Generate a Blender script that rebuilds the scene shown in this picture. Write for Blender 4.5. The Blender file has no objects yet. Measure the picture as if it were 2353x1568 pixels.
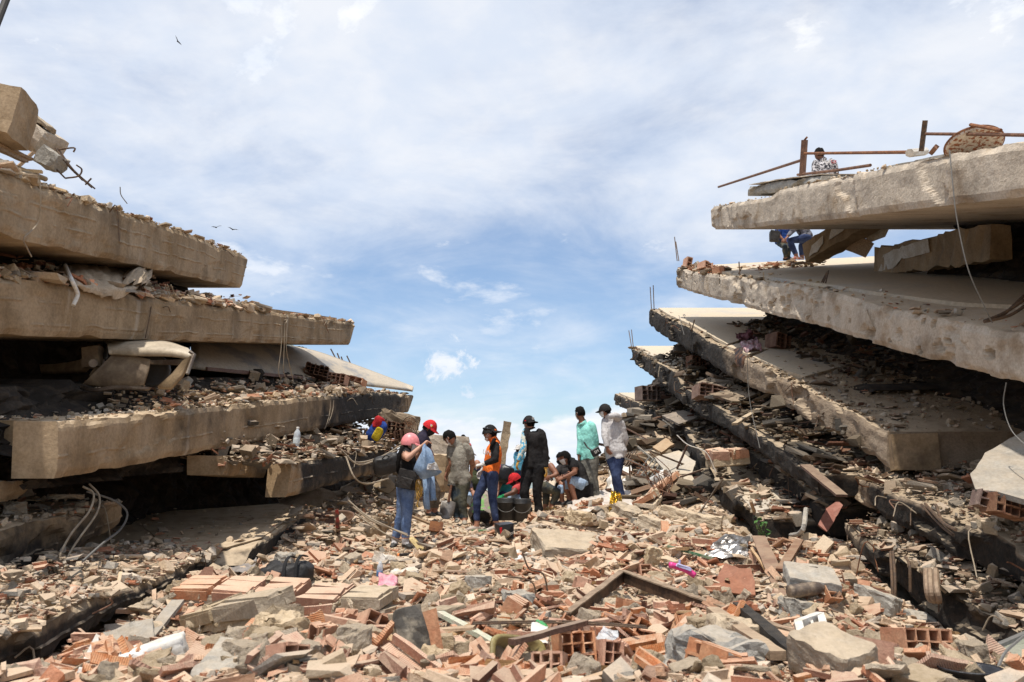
import bpy, bmesh, math, random
import numpy as np
from mathutils import Vector, Matrix, noise as mnoise, Quaternion
random.seed(7); RNG = np.random.default_rng(11)
R = math.radians
SC = bpy.context.scene
COL = SC.collection
# ------------------------------------------------------------------ camera
CZ = 1.7
PITCH = math.atan(149/796)
FD = 796*2353/1024            # focal length in pixels of the 2353 px wide view
cam_d = bpy.data.cameras.new('camera'); cam = bpy.data.objects.new('camera', cam_d); COL.objects.link(cam)
cam_d.sensor_width = 36; cam_d.lens = 36*796/1024; cam_d.clip_start = .05; cam_d.clip_end = 6000
cam.location = (0, 0, CZ); cam.rotation_euler = (R(90)+PITCH, 0, 0)
cam_d.dof.use_dof = True; cam_d.dof.focus_distance = 12.5; cam_d.dof.aperture_fstop = 4.0
SC.camera = cam
# ------------------------------------------------------------------ sky and sun
SUN_EL, SUN_AZ = 73, -153      # azimuth: degrees from +Y (view direction) clockwise; negative = from the left
world = bpy.data.worlds.new('World'); SC.world = world; world.use_nodes = True
def build_world():
    nt = world.node_tree; nt.nodes.clear(); N = nt.nodes.new; L = nt.links.new
    out = N('ShaderNodeOutputWorld'); tc = N('ShaderNodeTexCoord')
    sky = N('ShaderNodeTexSky'); sky.sky_type = 'NISHITA'; sky.sun_disc = False
    sky.sun_elevation = R(SUN_EL); sky.sun_rotation = R(SUN_AZ); sky.air_density = 1.0; sky.dust_density = 1.2; sky.ozone_density = 2.0
    b1 = N('ShaderNodeBackground'); b1.inputs[1].default_value = .14; L(sky.outputs[0], b1.inputs[0])
    sep = N('ShaderNodeSeparateXYZ'); L(tc.outputs['Generated'], sep.inputs[0])
    def M(op, a, b=None, c=None, clamp=False):
        n = N('ShaderNodeMath'); n.operation = op; n.use_clamp = clamp
        for i, v in enumerate((a, b, c)):
            if v is None: continue
            if isinstance(v, (int, float)): n.inputs[i].default_value = v
            else: L(v, n.inputs[i])
        return n.outputs[0]
    z = sep.outputs[2]
    k = M('ADD', M('MAXIMUM', z, 0), .22)
    cx = M('DIVIDE', sep.outputs[0], k); cy = M('DIVIDE', sep.outputs[1], k)
    comb = N('ShaderNodeCombineXYZ'); L(cx, comb.inputs[0]); L(cy, comb.inputs[1])
    def noise(scale, det, rough, dist=0, vec=None, off=(0, 0, 0), st=(1, 1, 1), lac=2.1):
        mp = N('ShaderNodeMapping'); mp.inputs['Location'].default_value = off; mp.inputs['Scale'].default_value = st
        mp.inputs['Rotation'].default_value = (0, 0, .5 if vec is None else 0)
        L(vec if vec is not None else comb.outputs[0], mp.inputs[0])
        n = N('ShaderNodeTexNoise'); n.inputs['Scale'].default_value = scale; n.inputs['Detail'].default_value = det
        n.inputs['Roughness'].default_value = rough; n.inputs['Distortion'].default_value = dist; n.inputs['Lacunarity'].default_value = lac
        L(mp.outputs[0], n.inputs['Vector']); return n.outputs['Fac']
    def ss(v, a, b):
        n = N('ShaderNodeMapRange'); n.interpolation_type = 'SMOOTHSTEP'
        n.inputs[1].default_value = a; n.inputs[2].default_value = b; L(v, n.inputs[0]); return n.outputs[0]
    veil = noise(.85, 7, .55, .35, off=(3.1, 1.7, 0), st=(1, .6, 1))
    veil2 = noise(2.6, 8, .6, .5, off=(7.3, 2.2, 0), st=(.7, 1, 1))
    band = ss(z, .06, .42)
    v = M('ADD', M('MULTIPLY', veil, .62), M('MULTIPLY', veil2, .38))
    veilm = M('MULTIPLY', ss(M('ADD', v, M('MULTIPLY', band, .17)), .47, .75), .84)
    puff = noise(1.9, 9, .58, .15, off=(1.4, 5.2, 0))
    puffm = M('MULTIPLY', ss(M('ADD', puff, M('MULTIPLY', band, .04)), .56, .70), ss(z, .1, .3))
    low = noise(4.2, 9, .56, .1, vec=tc.outputs['Generated'], off=(.37, .2, .1), st=(1, 1, 2.0))
    lowband = M('SUBTRACT', 1, ss(z, -.03, .17))
    lowm = ss(M('ADD', low, M('MULTIPLY', lowband, .47)), .60, .72)
    d0 = Vector((-.0746, .989, .151)).normalized()
    vd = N('ShaderNodeVectorMath'); vd.operation = 'DISTANCE'; L(tc.outputs['Generated'], vd.inputs[0]); vd.inputs[1].default_value = d0
    pn = noise(26, 9, .68, .3, vec=tc.outputs['Generated'], off=(.1, .3, .2))
    small = M('MULTIPLY', ss(M('SUBTRACT', M('MULTIPLY', pn, .17), vd.outputs['Value']), .05, .085), .95)
    mask = M('MAXIMUM', M('MAXIMUM', M('MAXIMUM', veilm, puffm), lowm), small, clamp=True)
    shade = noise(5.5, 6, .55, .2, off=(2, 8, 0))
    cr = N('ShaderNodeMix'); cr.data_type = 'RGBA'
    L(ss(shade, .35, .7), cr.inputs[0]); cr.inputs[6].default_value = (.78, .84, .94, 1); cr.inputs[7].default_value = (.93, .945, .975, 1)
    b2 = N('ShaderNodeBackground'); b2.inputs[1].default_value = .88; L(cr.outputs[2], b2.inputs[0])
    mx = N('ShaderNodeMixShader'); L(mask, mx.inputs[0]); L(b1.outputs[0], mx.inputs[1]); L(b2.outputs[0], mx.inputs[2])
    L(mx.outputs[0], out.inputs[0])
build_world()
sd = bpy.data.lights.new('sun', 'SUN'); sd.energy = 4.3; sd.angle = R(.8); sd.color = (1, .94, .85)
sun = bpy.data.objects.new('sun', sd); COL.objects.link(sun)
_e, _a = R(SUN_EL), R(SUN_AZ)
SUNV = Vector((math.sin(_a)*math.cos(_e), math.cos(_a)*math.cos(_e), math.sin(_e)))
sun.rotation_euler = SUNV.to_track_quat('Z', 'Y').to_euler(); sun.location = (0, 0, 60)
vs = SC.view_settings; vs.view_transform = 'Standard'; vs.look = 'None'; vs.exposure = .3; vs.gamma = 1
SC.render.resolution_x = 1024; SC.render.resolution_y = 682
SC.cycles.use_denoising = True; SC.cycles.max_bounces = 5; SC.cycles.transparent_max_bounces = 8
# ------------------------------------------------------------------ pixels <-> place (coordinates of the 2353x1568 view)
CP, SP = math.cos(PITCH), math.sin(PITCH)
def ray(x, y):
    a = (x-1176.5)/FD; b = (784-y)/FD
    return Vector((a, CP-b*SP, SP+b*CP))
CAM = Vector((0, 0, CZ))
def at(x, y, Y):
    d = ray(x, y); return CAM + d*(Y/d.y)
def at4(x, y, Y): return at(x/1.7408, y/1.7408, Y)          # full-resolution photograph pixels
def onx(x, y, X0, m):
    d = ray(x, y); return CAM + d*(X0/(d.x-m*d.y))
def proj(p):
    q = Vector(p)-CAM; dep = q.y*CP+q.z*SP; b = -q.y*SP+q.z*CP
    return 1176.5+q.x/dep*FD, 784-b/dep*FD
# ------------------------------------------------------------------ objects
def tag(o, label=None, cat=None, group=None, kind=None):
    if label: o['label'] = label
    if cat: o['category'] = cat
    if group: o['group'] = group
    if kind: o['kind'] = kind
    return o
def empty(name, loc, label, cat, group=None):
    o = bpy.data.objects.new(name, None); COL.objects.link(o); o.location = loc; o.empty_display_size = .1
    return tag(o, label, cat, group)
def link(name, me, mat=None, parent=None, smooth=False):
    if mat is not None and not me.materials:
        for m in (mat if isinstance(mat, (list, tuple)) else [mat]): me.materials.append(m)
    if smooth:
        me.polygons.foreach_set('use_smooth', [True]*len(me.polygons))
    o = bpy.data.objects.new(name, me); COL.objects.link(o)
    if parent is not None:
        o.parent = parent; o.matrix_parent_inverse = Matrix.Translation(-parent.location)
    return o
def pyd(name, verts, faces, mat=None, parent=None, smooth=False):
    me = bpy.data.meshes.new(name); me.from_pydata([tuple(v) for v in verts], [], faces); me.update()
    return link(name, me, mat, parent, smooth)
class MB:
    """collects shapes; build() links them as one mesh object"""
    def __init__(s): s.v = []; s.f = []
    def add(s, vs, fs):
        n = len(s.v); s.v += [Vector(v) for v in vs]; s.f += [tuple(i+n for i in f) for f in fs]; return s
    def box(s, c, size, M3=None, jit=0):
        c = Vector(c); hx, hy, hz = [k/2 for k in size]
        vs = []
        for x in (-hx, hx):
            for y in (-hy, hy):
                for z in (-hz, hz):
                    p = Vector((x, y, z)) + Vector((random.uniform(-jit, jit), random.uniform(-jit, jit), random.uniform(-jit, jit)))
                    vs.append(c + ((M3 @ p) if M3 is not None else p))
        return s.add(vs, [(0,1,3,2),(4,6,7,5),(0,4,5,1),(2,3,7,6),(0,2,6,4),(1,5,7,3)])
    def tube(s, pts, r, n=6, cap=True):
        pts = [Vector(p) for p in pts]; rr = r if isinstance(r, (list, tuple)) else [r]*len(pts)
        rings = []; up = None
        for i, p in enumerate(pts):
            t = (pts[min(i+1, len(pts)-1)]-pts[max(i-1, 0)]).normalized()
            if up is None: up = Vector((0,0,1)) if abs(t.z) < .9 else Vector((1,0,0))
            sdir = t.cross(up)
            if sdir.length < 1e-4: sdir = t.cross(Vector((1,.3,0)))
            sdir.normalize(); up = sdir.cross(t).normalized()
            rings.append([p+(sdir*math.cos(2*math.pi*k/n)+up*math.sin(2*math.pi*k/n))*rr[i] for k in range(n)])
        return s.loft(rings, cap)
    def loft(s, rings, cap=True, closed=True):
        n = len(rings[0]); vs = [v for r_ in rings for v in r_]; fs = []
        for i in range(len(rings)-1):
            for k in range(n if closed else n-1):
                a = i*n+k; b = i*n+(k+1) % n
                fs.append((a, b, b+n, a+n))
        if cap: fs.append(tuple(range(n))[::-1]); fs.append(tuple((len(rings)-1)*n+k for k in range(n)))
        return s.add(vs, fs)
    def ell(s, c, rad, M3=None, nu=10, nv=7):
        c = Vector(c); rings = []
        for j in range(nv):
            th = math.pi*(j+.03*(j == 0)-.03*(j == nv-1))/(nv-1)
            ring = []
            for k in range(nu):
                ph = 2*math.pi*k/nu
                p = Vector((rad[0]*math.sin(th)*math.cos(ph), rad[1]*math.sin(th)*math.sin(ph), rad[2]*math.cos(th)))
                ring.append(c+((M3 @ p) if M3 is not None else p))
            rings.append(ring[::-1])
        return s.loft(rings)
    def sell(s, c, rad, M3=None, e=.55, nu=20, nv=13, lump=0):
        """rounded box (superellipsoid) with soft lumps"""
        c = Vector(c); sg = lambda v: math.copysign(abs(v)**e, v); rings = []
        for j in range(nv):
            th = math.pi*(j+.04*(j == 0)-.04*(j == nv-1))/(nv-1); ring = []
            for k in range(nu):
                ph = 2*math.pi*k/nu
                p = Vector((rad[0]*sg(math.sin(th))*sg(math.cos(ph)), rad[1]*sg(math.sin(th))*sg(math.sin(ph)), rad[2]*sg(math.cos(th))))
                q = c+((M3 @ p) if M3 is not None else p)
                if lump: q = q+Vector((mnoise.fractal(q*7, 1, 2, 3), mnoise.fractal(q*7+Vector((5, 5, 5)), 1, 2, 3), mnoise.fractal(q*7+Vector((9, 2, 4)), 1, 2, 3)))*lump
                ring.append(q)
            rings.append(ring[::-1])
        return s.loft(rings)
    def build(s, name, mat, parent=None, smooth=False):
        return pyd(name, s.v, s.f, mat, parent, smooth)
def rotm(rx=0, ry=0, rz=0): return (Matrix.Rotation(rz, 3, 'Z') @ Matrix.Rotation(ry, 3, 'Y') @ Matrix.Rotation(rx, 3, 'X'))
def frame(fwd, up):
    """3x3 with columns right, forward, up"""
    f = Vector(fwd).normalized(); r_ = f.cross(Vector(up)).normalized(); u = r_.cross(f)
    return Matrix((r_, f, u)).transposed()
def curve_pts(pts, n=10):
    """catmull-rom through pts"""
    P = [Vector(p) for p in pts]; P = [P[0]*2-P[1]]+P+[P[-1]*2-P[-2]]; out = []
    for i in range(1, len(P)-2):
        for k in range(n):
            t = k/n; a, b, c, d = P[i-1], P[i], P[i+1], P[i+2]
            out.append(.5*((2*b)+(c-a)*t+(2*a-5*b+4*c-d)*t*t+(3*b-a-3*c+d)*t**3))
    out.append(P[-2]); return out
def nz(p, s=1, oct=3): return mnoise.fractal(Vector(p)*s, 1.0, 2.0, oct)
# ------------------------------------------------------------------ materials
MATS = {}
def srgb(r, g, b):
    f = lambda c: ((c/255+.055)/1.055)**2.4 if c > 10 else c/255/12.92
    return (f(r), f(g), f(b))
def mat(name, col, rough=.8, col2=None, nscale=8, bump=.15, bscale=30, metal=0, vary=0, attr=None, dust=0, stretch=None,
        transmission=0, alpha=1, sheen=0, spec=.4, ribs=None, soot=False, dustcol=(.50, .385, .26), weave=0, contrast=(.35, .65), dust_lo=.45, streak=0):
    if name in MATS: return MATS[name]
    m = bpy.data.materials.new(name); MATS[name] = m; m.use_nodes = True
    nt = m.node_tree; N = nt.nodes.new; L = nt.links.new
    bs = nt.nodes['Principled BSDF']; bs.inputs['Roughness'].default_value = rough; bs.inputs['Metallic'].default_value = metal
    bs.inputs['Specular IOR Level'].default_value = spec
    if transmission: bs.inputs['Transmission Weight'].default_value = transmission
    if alpha < 1: bs.inputs['Alpha'].default_value = alpha
    if sheen: bs.inputs['Sheen Weight'].default_value = sheen
    tc = N('ShaderNodeTexCoord'); vec = tc.outputs['Object']
    if stretch:
        mp = N('ShaderNodeMapping'); mp.inputs['Scale'].default_value = stretch; L(vec, mp.inputs[0]); svec = mp.outputs[0]
    else: svec = vec
    def noise(v, sc, det=6, ro=.6):
        n = N('ShaderNodeTexNoise'); n.inputs['Scale'].default_value = sc; n.inputs['Detail'].default_value = det; n.inputs['Roughness'].default_value = ro
        L(v, n.inputs['Vector']); return n.outputs['Fac']
    def mixc(f, a, b, blend='MIX'):
        n = N('ShaderNodeMix'); n.data_type = 'RGBA'; n.blend_type = blend
        for i, v in ((0, f), (6, a), (7, b)):
            if isinstance(v, (int, float)): n.inputs[i].default_value = v
            elif isinstance(v, tuple): n.inputs[i].default_value = (*v, 1)
            else: L(v, n.inputs[i])
        return n.outputs[2]
    def ss(v, a, b, lo=0, hi=1):
        n = N('ShaderNodeMapRange'); n.interpolation_type = 'SMOOTHSTEP'; n.inputs[1].default_value = a; n.inputs[2].default_value = b
        n.inputs[3].default_value = lo; n.inputs[4].default_value = hi; L(v, n.inputs[0]); return n.outputs[0]
    c = tuple(col)
    if attr:
        at_ = N('ShaderNodeAttribute'); at_.attribute_name = attr; c = at_.outputs['Color']
    if col2 is not None: c = mixc(ss(noise(svec, nscale), *contrast), c, tuple(col2))
    if vary:
        oi = N('ShaderNodeObjectInfo'); hs = N('ShaderNodeHueSaturation')
        L(ss(oi.outputs['Random'], 0, 1, 1-vary, 1+vary), hs.inputs['Value'])
        ml = N('ShaderNodeMath'); ml.operation = 'FRACT'; m2 = N('ShaderNodeMath'); m2.operation = 'MULTIPLY'; m2.inputs[1].default_value = 7.31
        L(oi.outputs['Random'], m2.inputs[0]); L(m2.outputs[0], ml.inputs[0])
        L(ss(ml.outputs[0], 0, 1, 1-vary*1.2, 1+vary*.6), hs.inputs['Saturation'])
        if isinstance(c, tuple): hs.inputs['Color'].default_value = (*c, 1)
        else: L(c, hs.inputs['Color'])
        c = hs.outputs[0]
    # fine mottling
    fine = noise(vec, bscale*1.4, 4, .65)
    c = mixc(.55, c, mixc(ss(fine, .25, .75), (.62, .60, .57), (1.18, 1.18, 1.18)), 'MULTIPLY')
    if streak:
        mp = N('ShaderNodeMapping'); mp.inputs['Scale'].default_value = (.6, 2.4, .5); L(vec, mp.inputs[0])
        c = mixc(streak, c, mixc(ss(noise(mp.outputs[0], 1.6, 6, .6), .32, .62), (.56, .52, .48), (1.12, 1.1, 1.08)), 'MULTIPLY')
        mp = N('ShaderNodeMapping'); mp.inputs['Scale'].default_value = (.6, 5, .3); mp.inputs['Location'].default_value = (5, 3, 1); L(vec, mp.inputs[0])
        c = mixc(ss(noise(mp.outputs[0], 1.1, 5, .6), .60, .74, 0, streak*.7), c, (.55, .49, .41))
        c = mixc(ss(noise(vec, .9, 6, .6), .52, .68, 0, streak), c, mixc(.62, c, (.0, .0, .0)))
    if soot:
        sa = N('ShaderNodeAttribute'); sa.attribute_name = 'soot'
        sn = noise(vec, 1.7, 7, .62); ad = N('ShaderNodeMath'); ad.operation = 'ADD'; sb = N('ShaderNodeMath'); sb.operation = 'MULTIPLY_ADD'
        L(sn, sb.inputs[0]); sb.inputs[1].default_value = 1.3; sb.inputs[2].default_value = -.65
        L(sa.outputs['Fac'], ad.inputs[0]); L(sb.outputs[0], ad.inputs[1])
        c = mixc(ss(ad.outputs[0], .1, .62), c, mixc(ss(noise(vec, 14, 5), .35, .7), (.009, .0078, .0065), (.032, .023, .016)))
    if dust:
        ge = N('ShaderNodeNewGeometry'); sp = N('ShaderNodeSeparateXYZ'); L(ge.outputs['Normal'], sp.inputs[0])
        up = ss(sp.outputs[2], dust_lo, .95); ml = N('ShaderNodeMath'); ml.operation = 'MULTIPLY'
        dn = ss(noise(vec, 5, 6, .65), .28, .6, .25, 1); L(up, ml.inputs[0]); L(dn, ml.inputs[1])
        m3 = N('ShaderNodeMath'); m3.operation = 'MULTIPLY'; L(ml.outputs[0], m3.inputs[0]); m3.inputs[1].default_value = dust
        c = mixc(m3.outputs[0], c, dustcol)
    if isinstance(c, tuple): bs.inputs['Base Color'].default_value = (*c, 1)
    else: L(c, bs.inputs['Base Color'])
    if bump:
        h = noise(vec, bscale, 6, .7)
        if ribs:
            wv = N('ShaderNodeTexWave'); wv.wave_type = 'BANDS'; wv.bands_direction = ribs[0]; wv.inputs['Scale'].default_value = ribs[1]
            wv.inputs['Distortion'].default_value = .6; L(vec, wv.inputs['Vector'])
            a2 = N('ShaderNodeMath'); a2.operation = 'MULTIPLY_ADD'; L(wv.outputs['Fac'], a2.inputs[0]); a2.inputs[1].default_value = ribs[2]; L(h, a2.inputs[2]); h = a2.outputs[0]
        if weave:
            w2 = noise(svec, weave, 3, .5); a3 = N('ShaderNodeMath'); a3.operation = 'MULTIPLY_ADD'; L(w2, a3.inputs[0]); a3.inputs[1].default_value = 2.0; L(h, a3.inputs[2]); h = a3.outputs[0]
        bp = N('ShaderNodeBump'); bp.inputs['Strength'].default_value = min(1, bump*2); bp.inputs['Distance'].default_value = .02
        L(h, bp.inputs['Height']); L(bp.outputs[0], bs.inputs['Normal'])
    return m
M_CONC = mat('concrete_tan', (.27, .188, .105), .9, (.37, .275, .175), 1.6, .22, 22, soot=True, streak=.5, dust=.8, stretch=(1, 1, 1), dustcol=(.52, .41, .285))
M_CONCW = mat('concrete_pale_render', (.50, .43, .345), .92, (.30, .225, .15), 2.2, .4, 26, soot=True, dust=.7, contrast=(.5, .72), streak=.35, dustcol=(.5, .4, .28))
M_CONCR = mat('concrete_burnt', (.30, .235, .17), .92, (.22, .16, .105), 2.2, .6, 26, soot=True, dust=.75, dustcol=(.44, .345, .235))
M_FLOOR = mat('floor_screed', (.46, .385, .285), .8, (.36, .335, .30), .8, .12, 16, dust=.35, dustcol=(.55, .45, .32), contrast=(.48, .7))
M_RUBB = mat('rubble_bed', (.40, .30, .205), .95, (.50, .39, .275), 5, .8, 18)
M_RUBD = mat('rubble_fill_shade_black', (.022, .017, .013), .95, (.075, .055, .038), 5, .9, 9, contrast=(.4, .75))  # near-black colour stands in for the deep shade inside the slab gaps
M_FRAG = mat('rubble_fragments', (.4, .3, .2), .92, bump=.35, bscale=45, attr='tint', dust=.72, dustcol=(.53, .405, .29), dust_lo=.2)
M_FRAGD = mat('rubble_fragments_soot_shade', (.2, .15, .1), .92, bump=.35, bscale=45, attr='tint', dust=.3, dustcol=(.19, .14, .09))  # soot on the burnt heaps; painted shade on the heap behind the car
M_CLAY = mat('fired_clay', (.44, .185, .095), .85, (.50, .27, .155), 9, .25, 30, vary=.22, dust=.72, ribs=('X', 9, .5), dustcol=(.54, .40, .285), dust_lo=.2)
M_CLAYR = mat('fired_clay_block', (.42, .19, .105), .85, (.49, .27, .16), 7, .25, 30, vary=.14, dust=.72, dustcol=(.54, .40, .285), dust_lo=.25)
M_CHUNK = mat('broken_concrete', (.37, .285, .185), .95, (.46, .37, .26), 8, .55, 28, vary=.18, dust=.5, dustcol=(.56, .44, .30))
M_GREY = mat('grey_concrete', (.27, .255, .225), .93, (.36, .34, .30), 6, .4, 28, vary=.1, dust=.35)
M_PLAST = mat('white_plaster', (.66, .62, .56), .9, (.52, .45, .36), 5, .3, 30, dust=.2)
M_WOOD = mat('raw_wood', (.42, .27, .14), .8, (.28, .17, .085), 6, .25, 30, vary=.2, dust=.4, stretch=(1, 8, 8))
M_WOODD = mat('dark_wood', (.105, .045, .026), .6, (.17, .08, .045), 6, .2, 30, vary=.2, dust=.35, stretch=(1, 6, 6))
M_RUST = mat('rusty_steel', (.13, .055, .03), .8, (.23, .105, .05), 12, .3, 40, metal=.2, vary=.15)
M_REBAR = mat('steel_bar', (.085, .06, .045), .75, (.16, .10, .06), 20, .3, 60, metal=.3)
M_WIRE = mat('cable_sheath', (.34, .28, .2), .7, (.22, .17, .12), 6, .1, 40)
M_WIREG = mat('grey_cable', (.14, .135, .125), .6, bump=.1)
M_WHITE = mat('white_plastic', (.70, .69, .66), .5, (.58, .53, .45), 4, .1, 20)
# ------------------------------------------------------------------ people
SKIN = {k: mat('skin_'+k, c, .55, tuple(x*.8 for x in c), 10, .06, 60) for k, c in
        dict(light=(.50, .27, .18), tan=(.36, .17, .105), brown=(.26, .115, .068), dark=(.15, .066, .04)).items()}
M_HAIR = mat('black_hair', (.006, .005, .0045), .75, bump=.4, bscale=70, spec=.12)
M_MASKW = mat('white_mask', (.70, .70, .70), .8, bump=.1)
M_MASKB = mat('black_mask', (.012, .012, .014), .8, bump=.1)
M_EYE = mat('eye', (.02, .015, .012), .25, bump=0)
def cloth(name, c, c2=None, nscale=5, rough=.9, weave=6, bump=.3, **k): return mat(name, c, rough, c2 or tuple(x*.72 for x in c), nscale, bump, 30, weave=weave, spec=.12, **k)
C_DENIM = cloth('denim_blue', (.085, .135, .26), (.16, .225, .37)); C_DENIMD = cloth('denim_dark', (.018, .026, .065), (.05, .07, .14))
C_DENIML = cloth('denim_light', (.23, .32, .45), (.34, .43, .55)); C_DENIMG = cloth('denim_dirty', (.035, .05, .065), (.11, .105, .075), 6)
C_BLACK = cloth('black_cloth', (.013, .012, .013), (.03, .028, .028)); C_NAVY = cloth('navy_cloth', (.026, .022, .04), (.05, .042, .055))
C_GREY = cloth('grey_tshirt', (.29, .27, .225), (.22, .2, .165)); C_ORANGE = cloth('orange_tshirt', (.82, .20, .035), (.70, .15, .03))
C_TEAL = cloth('mint_shirt', (.30, .70, .62), (.24, .58, .52)); C_HOOD = cloth('grey_hoodie', (.56, .545, .54), (.45, .43, .43))
C_KHAKI = cloth('grey_trousers', (.13, .125, .11), (.20, .19, .165)); C_RED = cloth('red_tshirt', (.50, .07, .07), (.36, .05, .05))
C_TEALD = cloth('teal_tshirt', (.035, .27, .30), (.03, .19, .22)); C_OLIVE = cloth('olive_cloth', (.06, .068, .036)); C_WHITE = cloth('white_cloth', (.62, .60, .58), (.45, .43, .4))
C_CHAR = cloth('charcoal_tshirt', (.04, .036, .036)); C_BROWN = cloth('brown_trousers', (.10, .08, .062), (.15, .12, .09)); C_BLUE = cloth('blue_shirt', (.03, .075, .28))
C_CAMO = cloth('camo_sleeve', (.08, .36, .56), (.62, .62, .52), 16, contrast=(.46, .54)); C_GLOVE = cloth('tan_glove', (.40, .33, .22), (.28, .24, .17)); C_GLOVEY = cloth('yellow_glove', (.66, .36, .07), (.45, .3, .12), 14)
C_PRINT = cloth('patterned_grey_shirt', (.30, .255, .215), (.20, .42, .13), 9, contrast=(.56, .62)); C_SHIRTW = cloth('black_white_pattern', (.55, .53, .54), (.06, .06, .07), 26, contrast=(.46, .54))
C_SHOEB = mat('black_shoe', (.02, .02, .021), .7, (.05, .048, .045), 8, .2); C_SHOEG = mat('dusty_shoe', (.24, .21, .17), .85, (.34, .3, .24), 9, .25); C_BOOT = mat('tan_boot', (.40, .27, .12), .85, (.3, .2, .1), 8, .2)
C_SHOEL = mat('pale_trainer', (.48, .42, .36), .8, (.36, .3, .25), 9, .2); C_SOCK = cloth('sock', (.5, .48, .48)); C_REDSH = mat('red_trainer', (.45, .09, .07), .8, (.55, .5, .45), 18, .1)
FEET = []
def ering(c, ax, bx, a, b, n=12): return [c+ax*(a*math.cos(2*math.pi*k/n))+bx*(b*math.sin(2*math.pi*k/n)) for k in range(n)]
def hand_mesh(mb, wrist, fwd, pn, s=1.0, curl=.5, side=1):
    """palm, four unequal bent fingers and a thumb that leaves the side of the palm"""
    f = Vector(fwd).normalized(); n = Vector(pn); n = (n-f*n.dot(f)).normalized(); l = f.cross(n)*side
    rings = []
    for t, a, b in ((-.02, .026, .02), (.0, .028, .019), (.03, .036, .017), (.065, .042, .016), (.09, .041, .014), (.10, .034, .009)):
        rings.append(ering(wrist+f*(t*s), l, n, a*s, b*s, 10))
    mb.loft(rings)
    for i, (o, L) in enumerate(((.030, .070), (.011, .080), (-.010, .074), (-.029, .058))):
        p = wrist+f*(.088*s)+l*(o*s); d = f.copy(); pts = [p-f*.012*s, p]; c = curl*(1+.12*i)
        for k, seg in enumerate((.45, .32, .23)):
            d = (d*math.cos(c*.75)+n*math.sin(c*.75)).normalized(); d = d; pts.append(pts[-1]+d*(L*seg*s))
        mb.tube(pts, [.0085*s, .0092*s, .0086*s, .0078*s, .006*s], 7)
    p = wrist+f*.025*s+l*.030*s; d = (f*.75+l*.65+n*.15).normalized()
    q_ = p+d*.038*s; r2 = q_+(f*.95+l*.15+n*(.2+.3*curl)).normalized()*.03*s; r3 = r2+(f*.85-l*.1+n*(.3+.4*curl)).normalized()*.024*s
    mb.tube([p-d*.01, p, q_, r2, r3], [.012*s, .0125*s, .0105*s, .0095*s, .007*s], 7)
def head_pts(nu=20, nv=15):
    """unit head: x across, y forward, z up; returns grid of local points"""
    g = []
    for j in range(nv):
        th = math.pi*j/(nv-1); row = []
        for k in range(nu):
            ph = 2*math.pi*k/nu
            x, y, z = math.sin(th)*math.sin(ph), math.sin(th)*math.cos(ph), math.cos(th)
            jaw = 1-.30*max(0, -z)**1.2; X = .076*x*jaw; Y = .096*y*(1-.12*max(0, -z)) + (.012*max(0, -z) if y > 0 else 0); Z = .118*z
            if y < 0 and z < 0: Y *= 1-.25*(-z)
            fr = max(0, y)
            Y += .020*fr**8*math.exp(-((z+.14)/.16)**2)*math.exp(-(x/.16)**2)       # nose
            Y += .006*fr**6*math.exp(-((z+.47)/.09)**2)*math.exp(-(x/.3)**2)         # lips
            Y -= .009*fr**4*math.exp(-((z-.06)/.09)**2)*math.exp(-((abs(x)-.36)/.16)**2)  # eye sockets
            Y += .006*fr**4*math.exp(-((z-.22)/.09)**2)                              # brow
            Y += .008*fr**5*math.exp(-((z+.80)/.14)**2)                              # chin
            row.append((Vector((X, Y, Z)), (x, y, z)))
        g.append(row)
    return g
HEADG = head_pts()
def head_shell(mb, M3, c, keep, off, s, nf=0, thick=.0):
    vs = []; idx = {}; fs = []
    for j, row in enumerate(HEADG):
        for k, (p, u) in enumerate(row):
            nrm = Vector((u[0]/.076, u[1]/.096, u[2]/.118)).normalized()
            o = off(u) if callable(off) else off
            q_ = p+nrm*(o+nf*nz(Vector(u)*4+c, 1, 3)); vs.append(c+M3 @ (q_*s))
    nu = len(HEADG[0])
    for j in range(len(HEADG)-1):
        for k in range(nu):
            a, b2 = (j, k), (j, (k+1) % nu)
            um = [sum(HEADG[jj][kk][1][i] for jj, kk in (a, b2, (j+1, a[1]), (j+1, b2[1])))/4 for i in range(3)]
            if keep(*um): fs.append((j*nu+a[1], (j+1)*nu+a[1], (j+1)*nu+b2[1], j*nu+b2[1]))
    used = sorted({i for f in fs for i in f}); mp = {o: i for i, o in enumerate(used)}
    mb.add([vs[i] for i in used], [tuple(mp[i] for i in f) for f in fs])
def seg_dist(P, a, b):
    a = np.array(a); b = np.array(b); d = b-a; t = np.clip(((P-a)@d)/max(1e-9, d@d), 0, 1)
    return np.linalg.norm(P-(a+t[:, None]*d), axis=1), t
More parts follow.
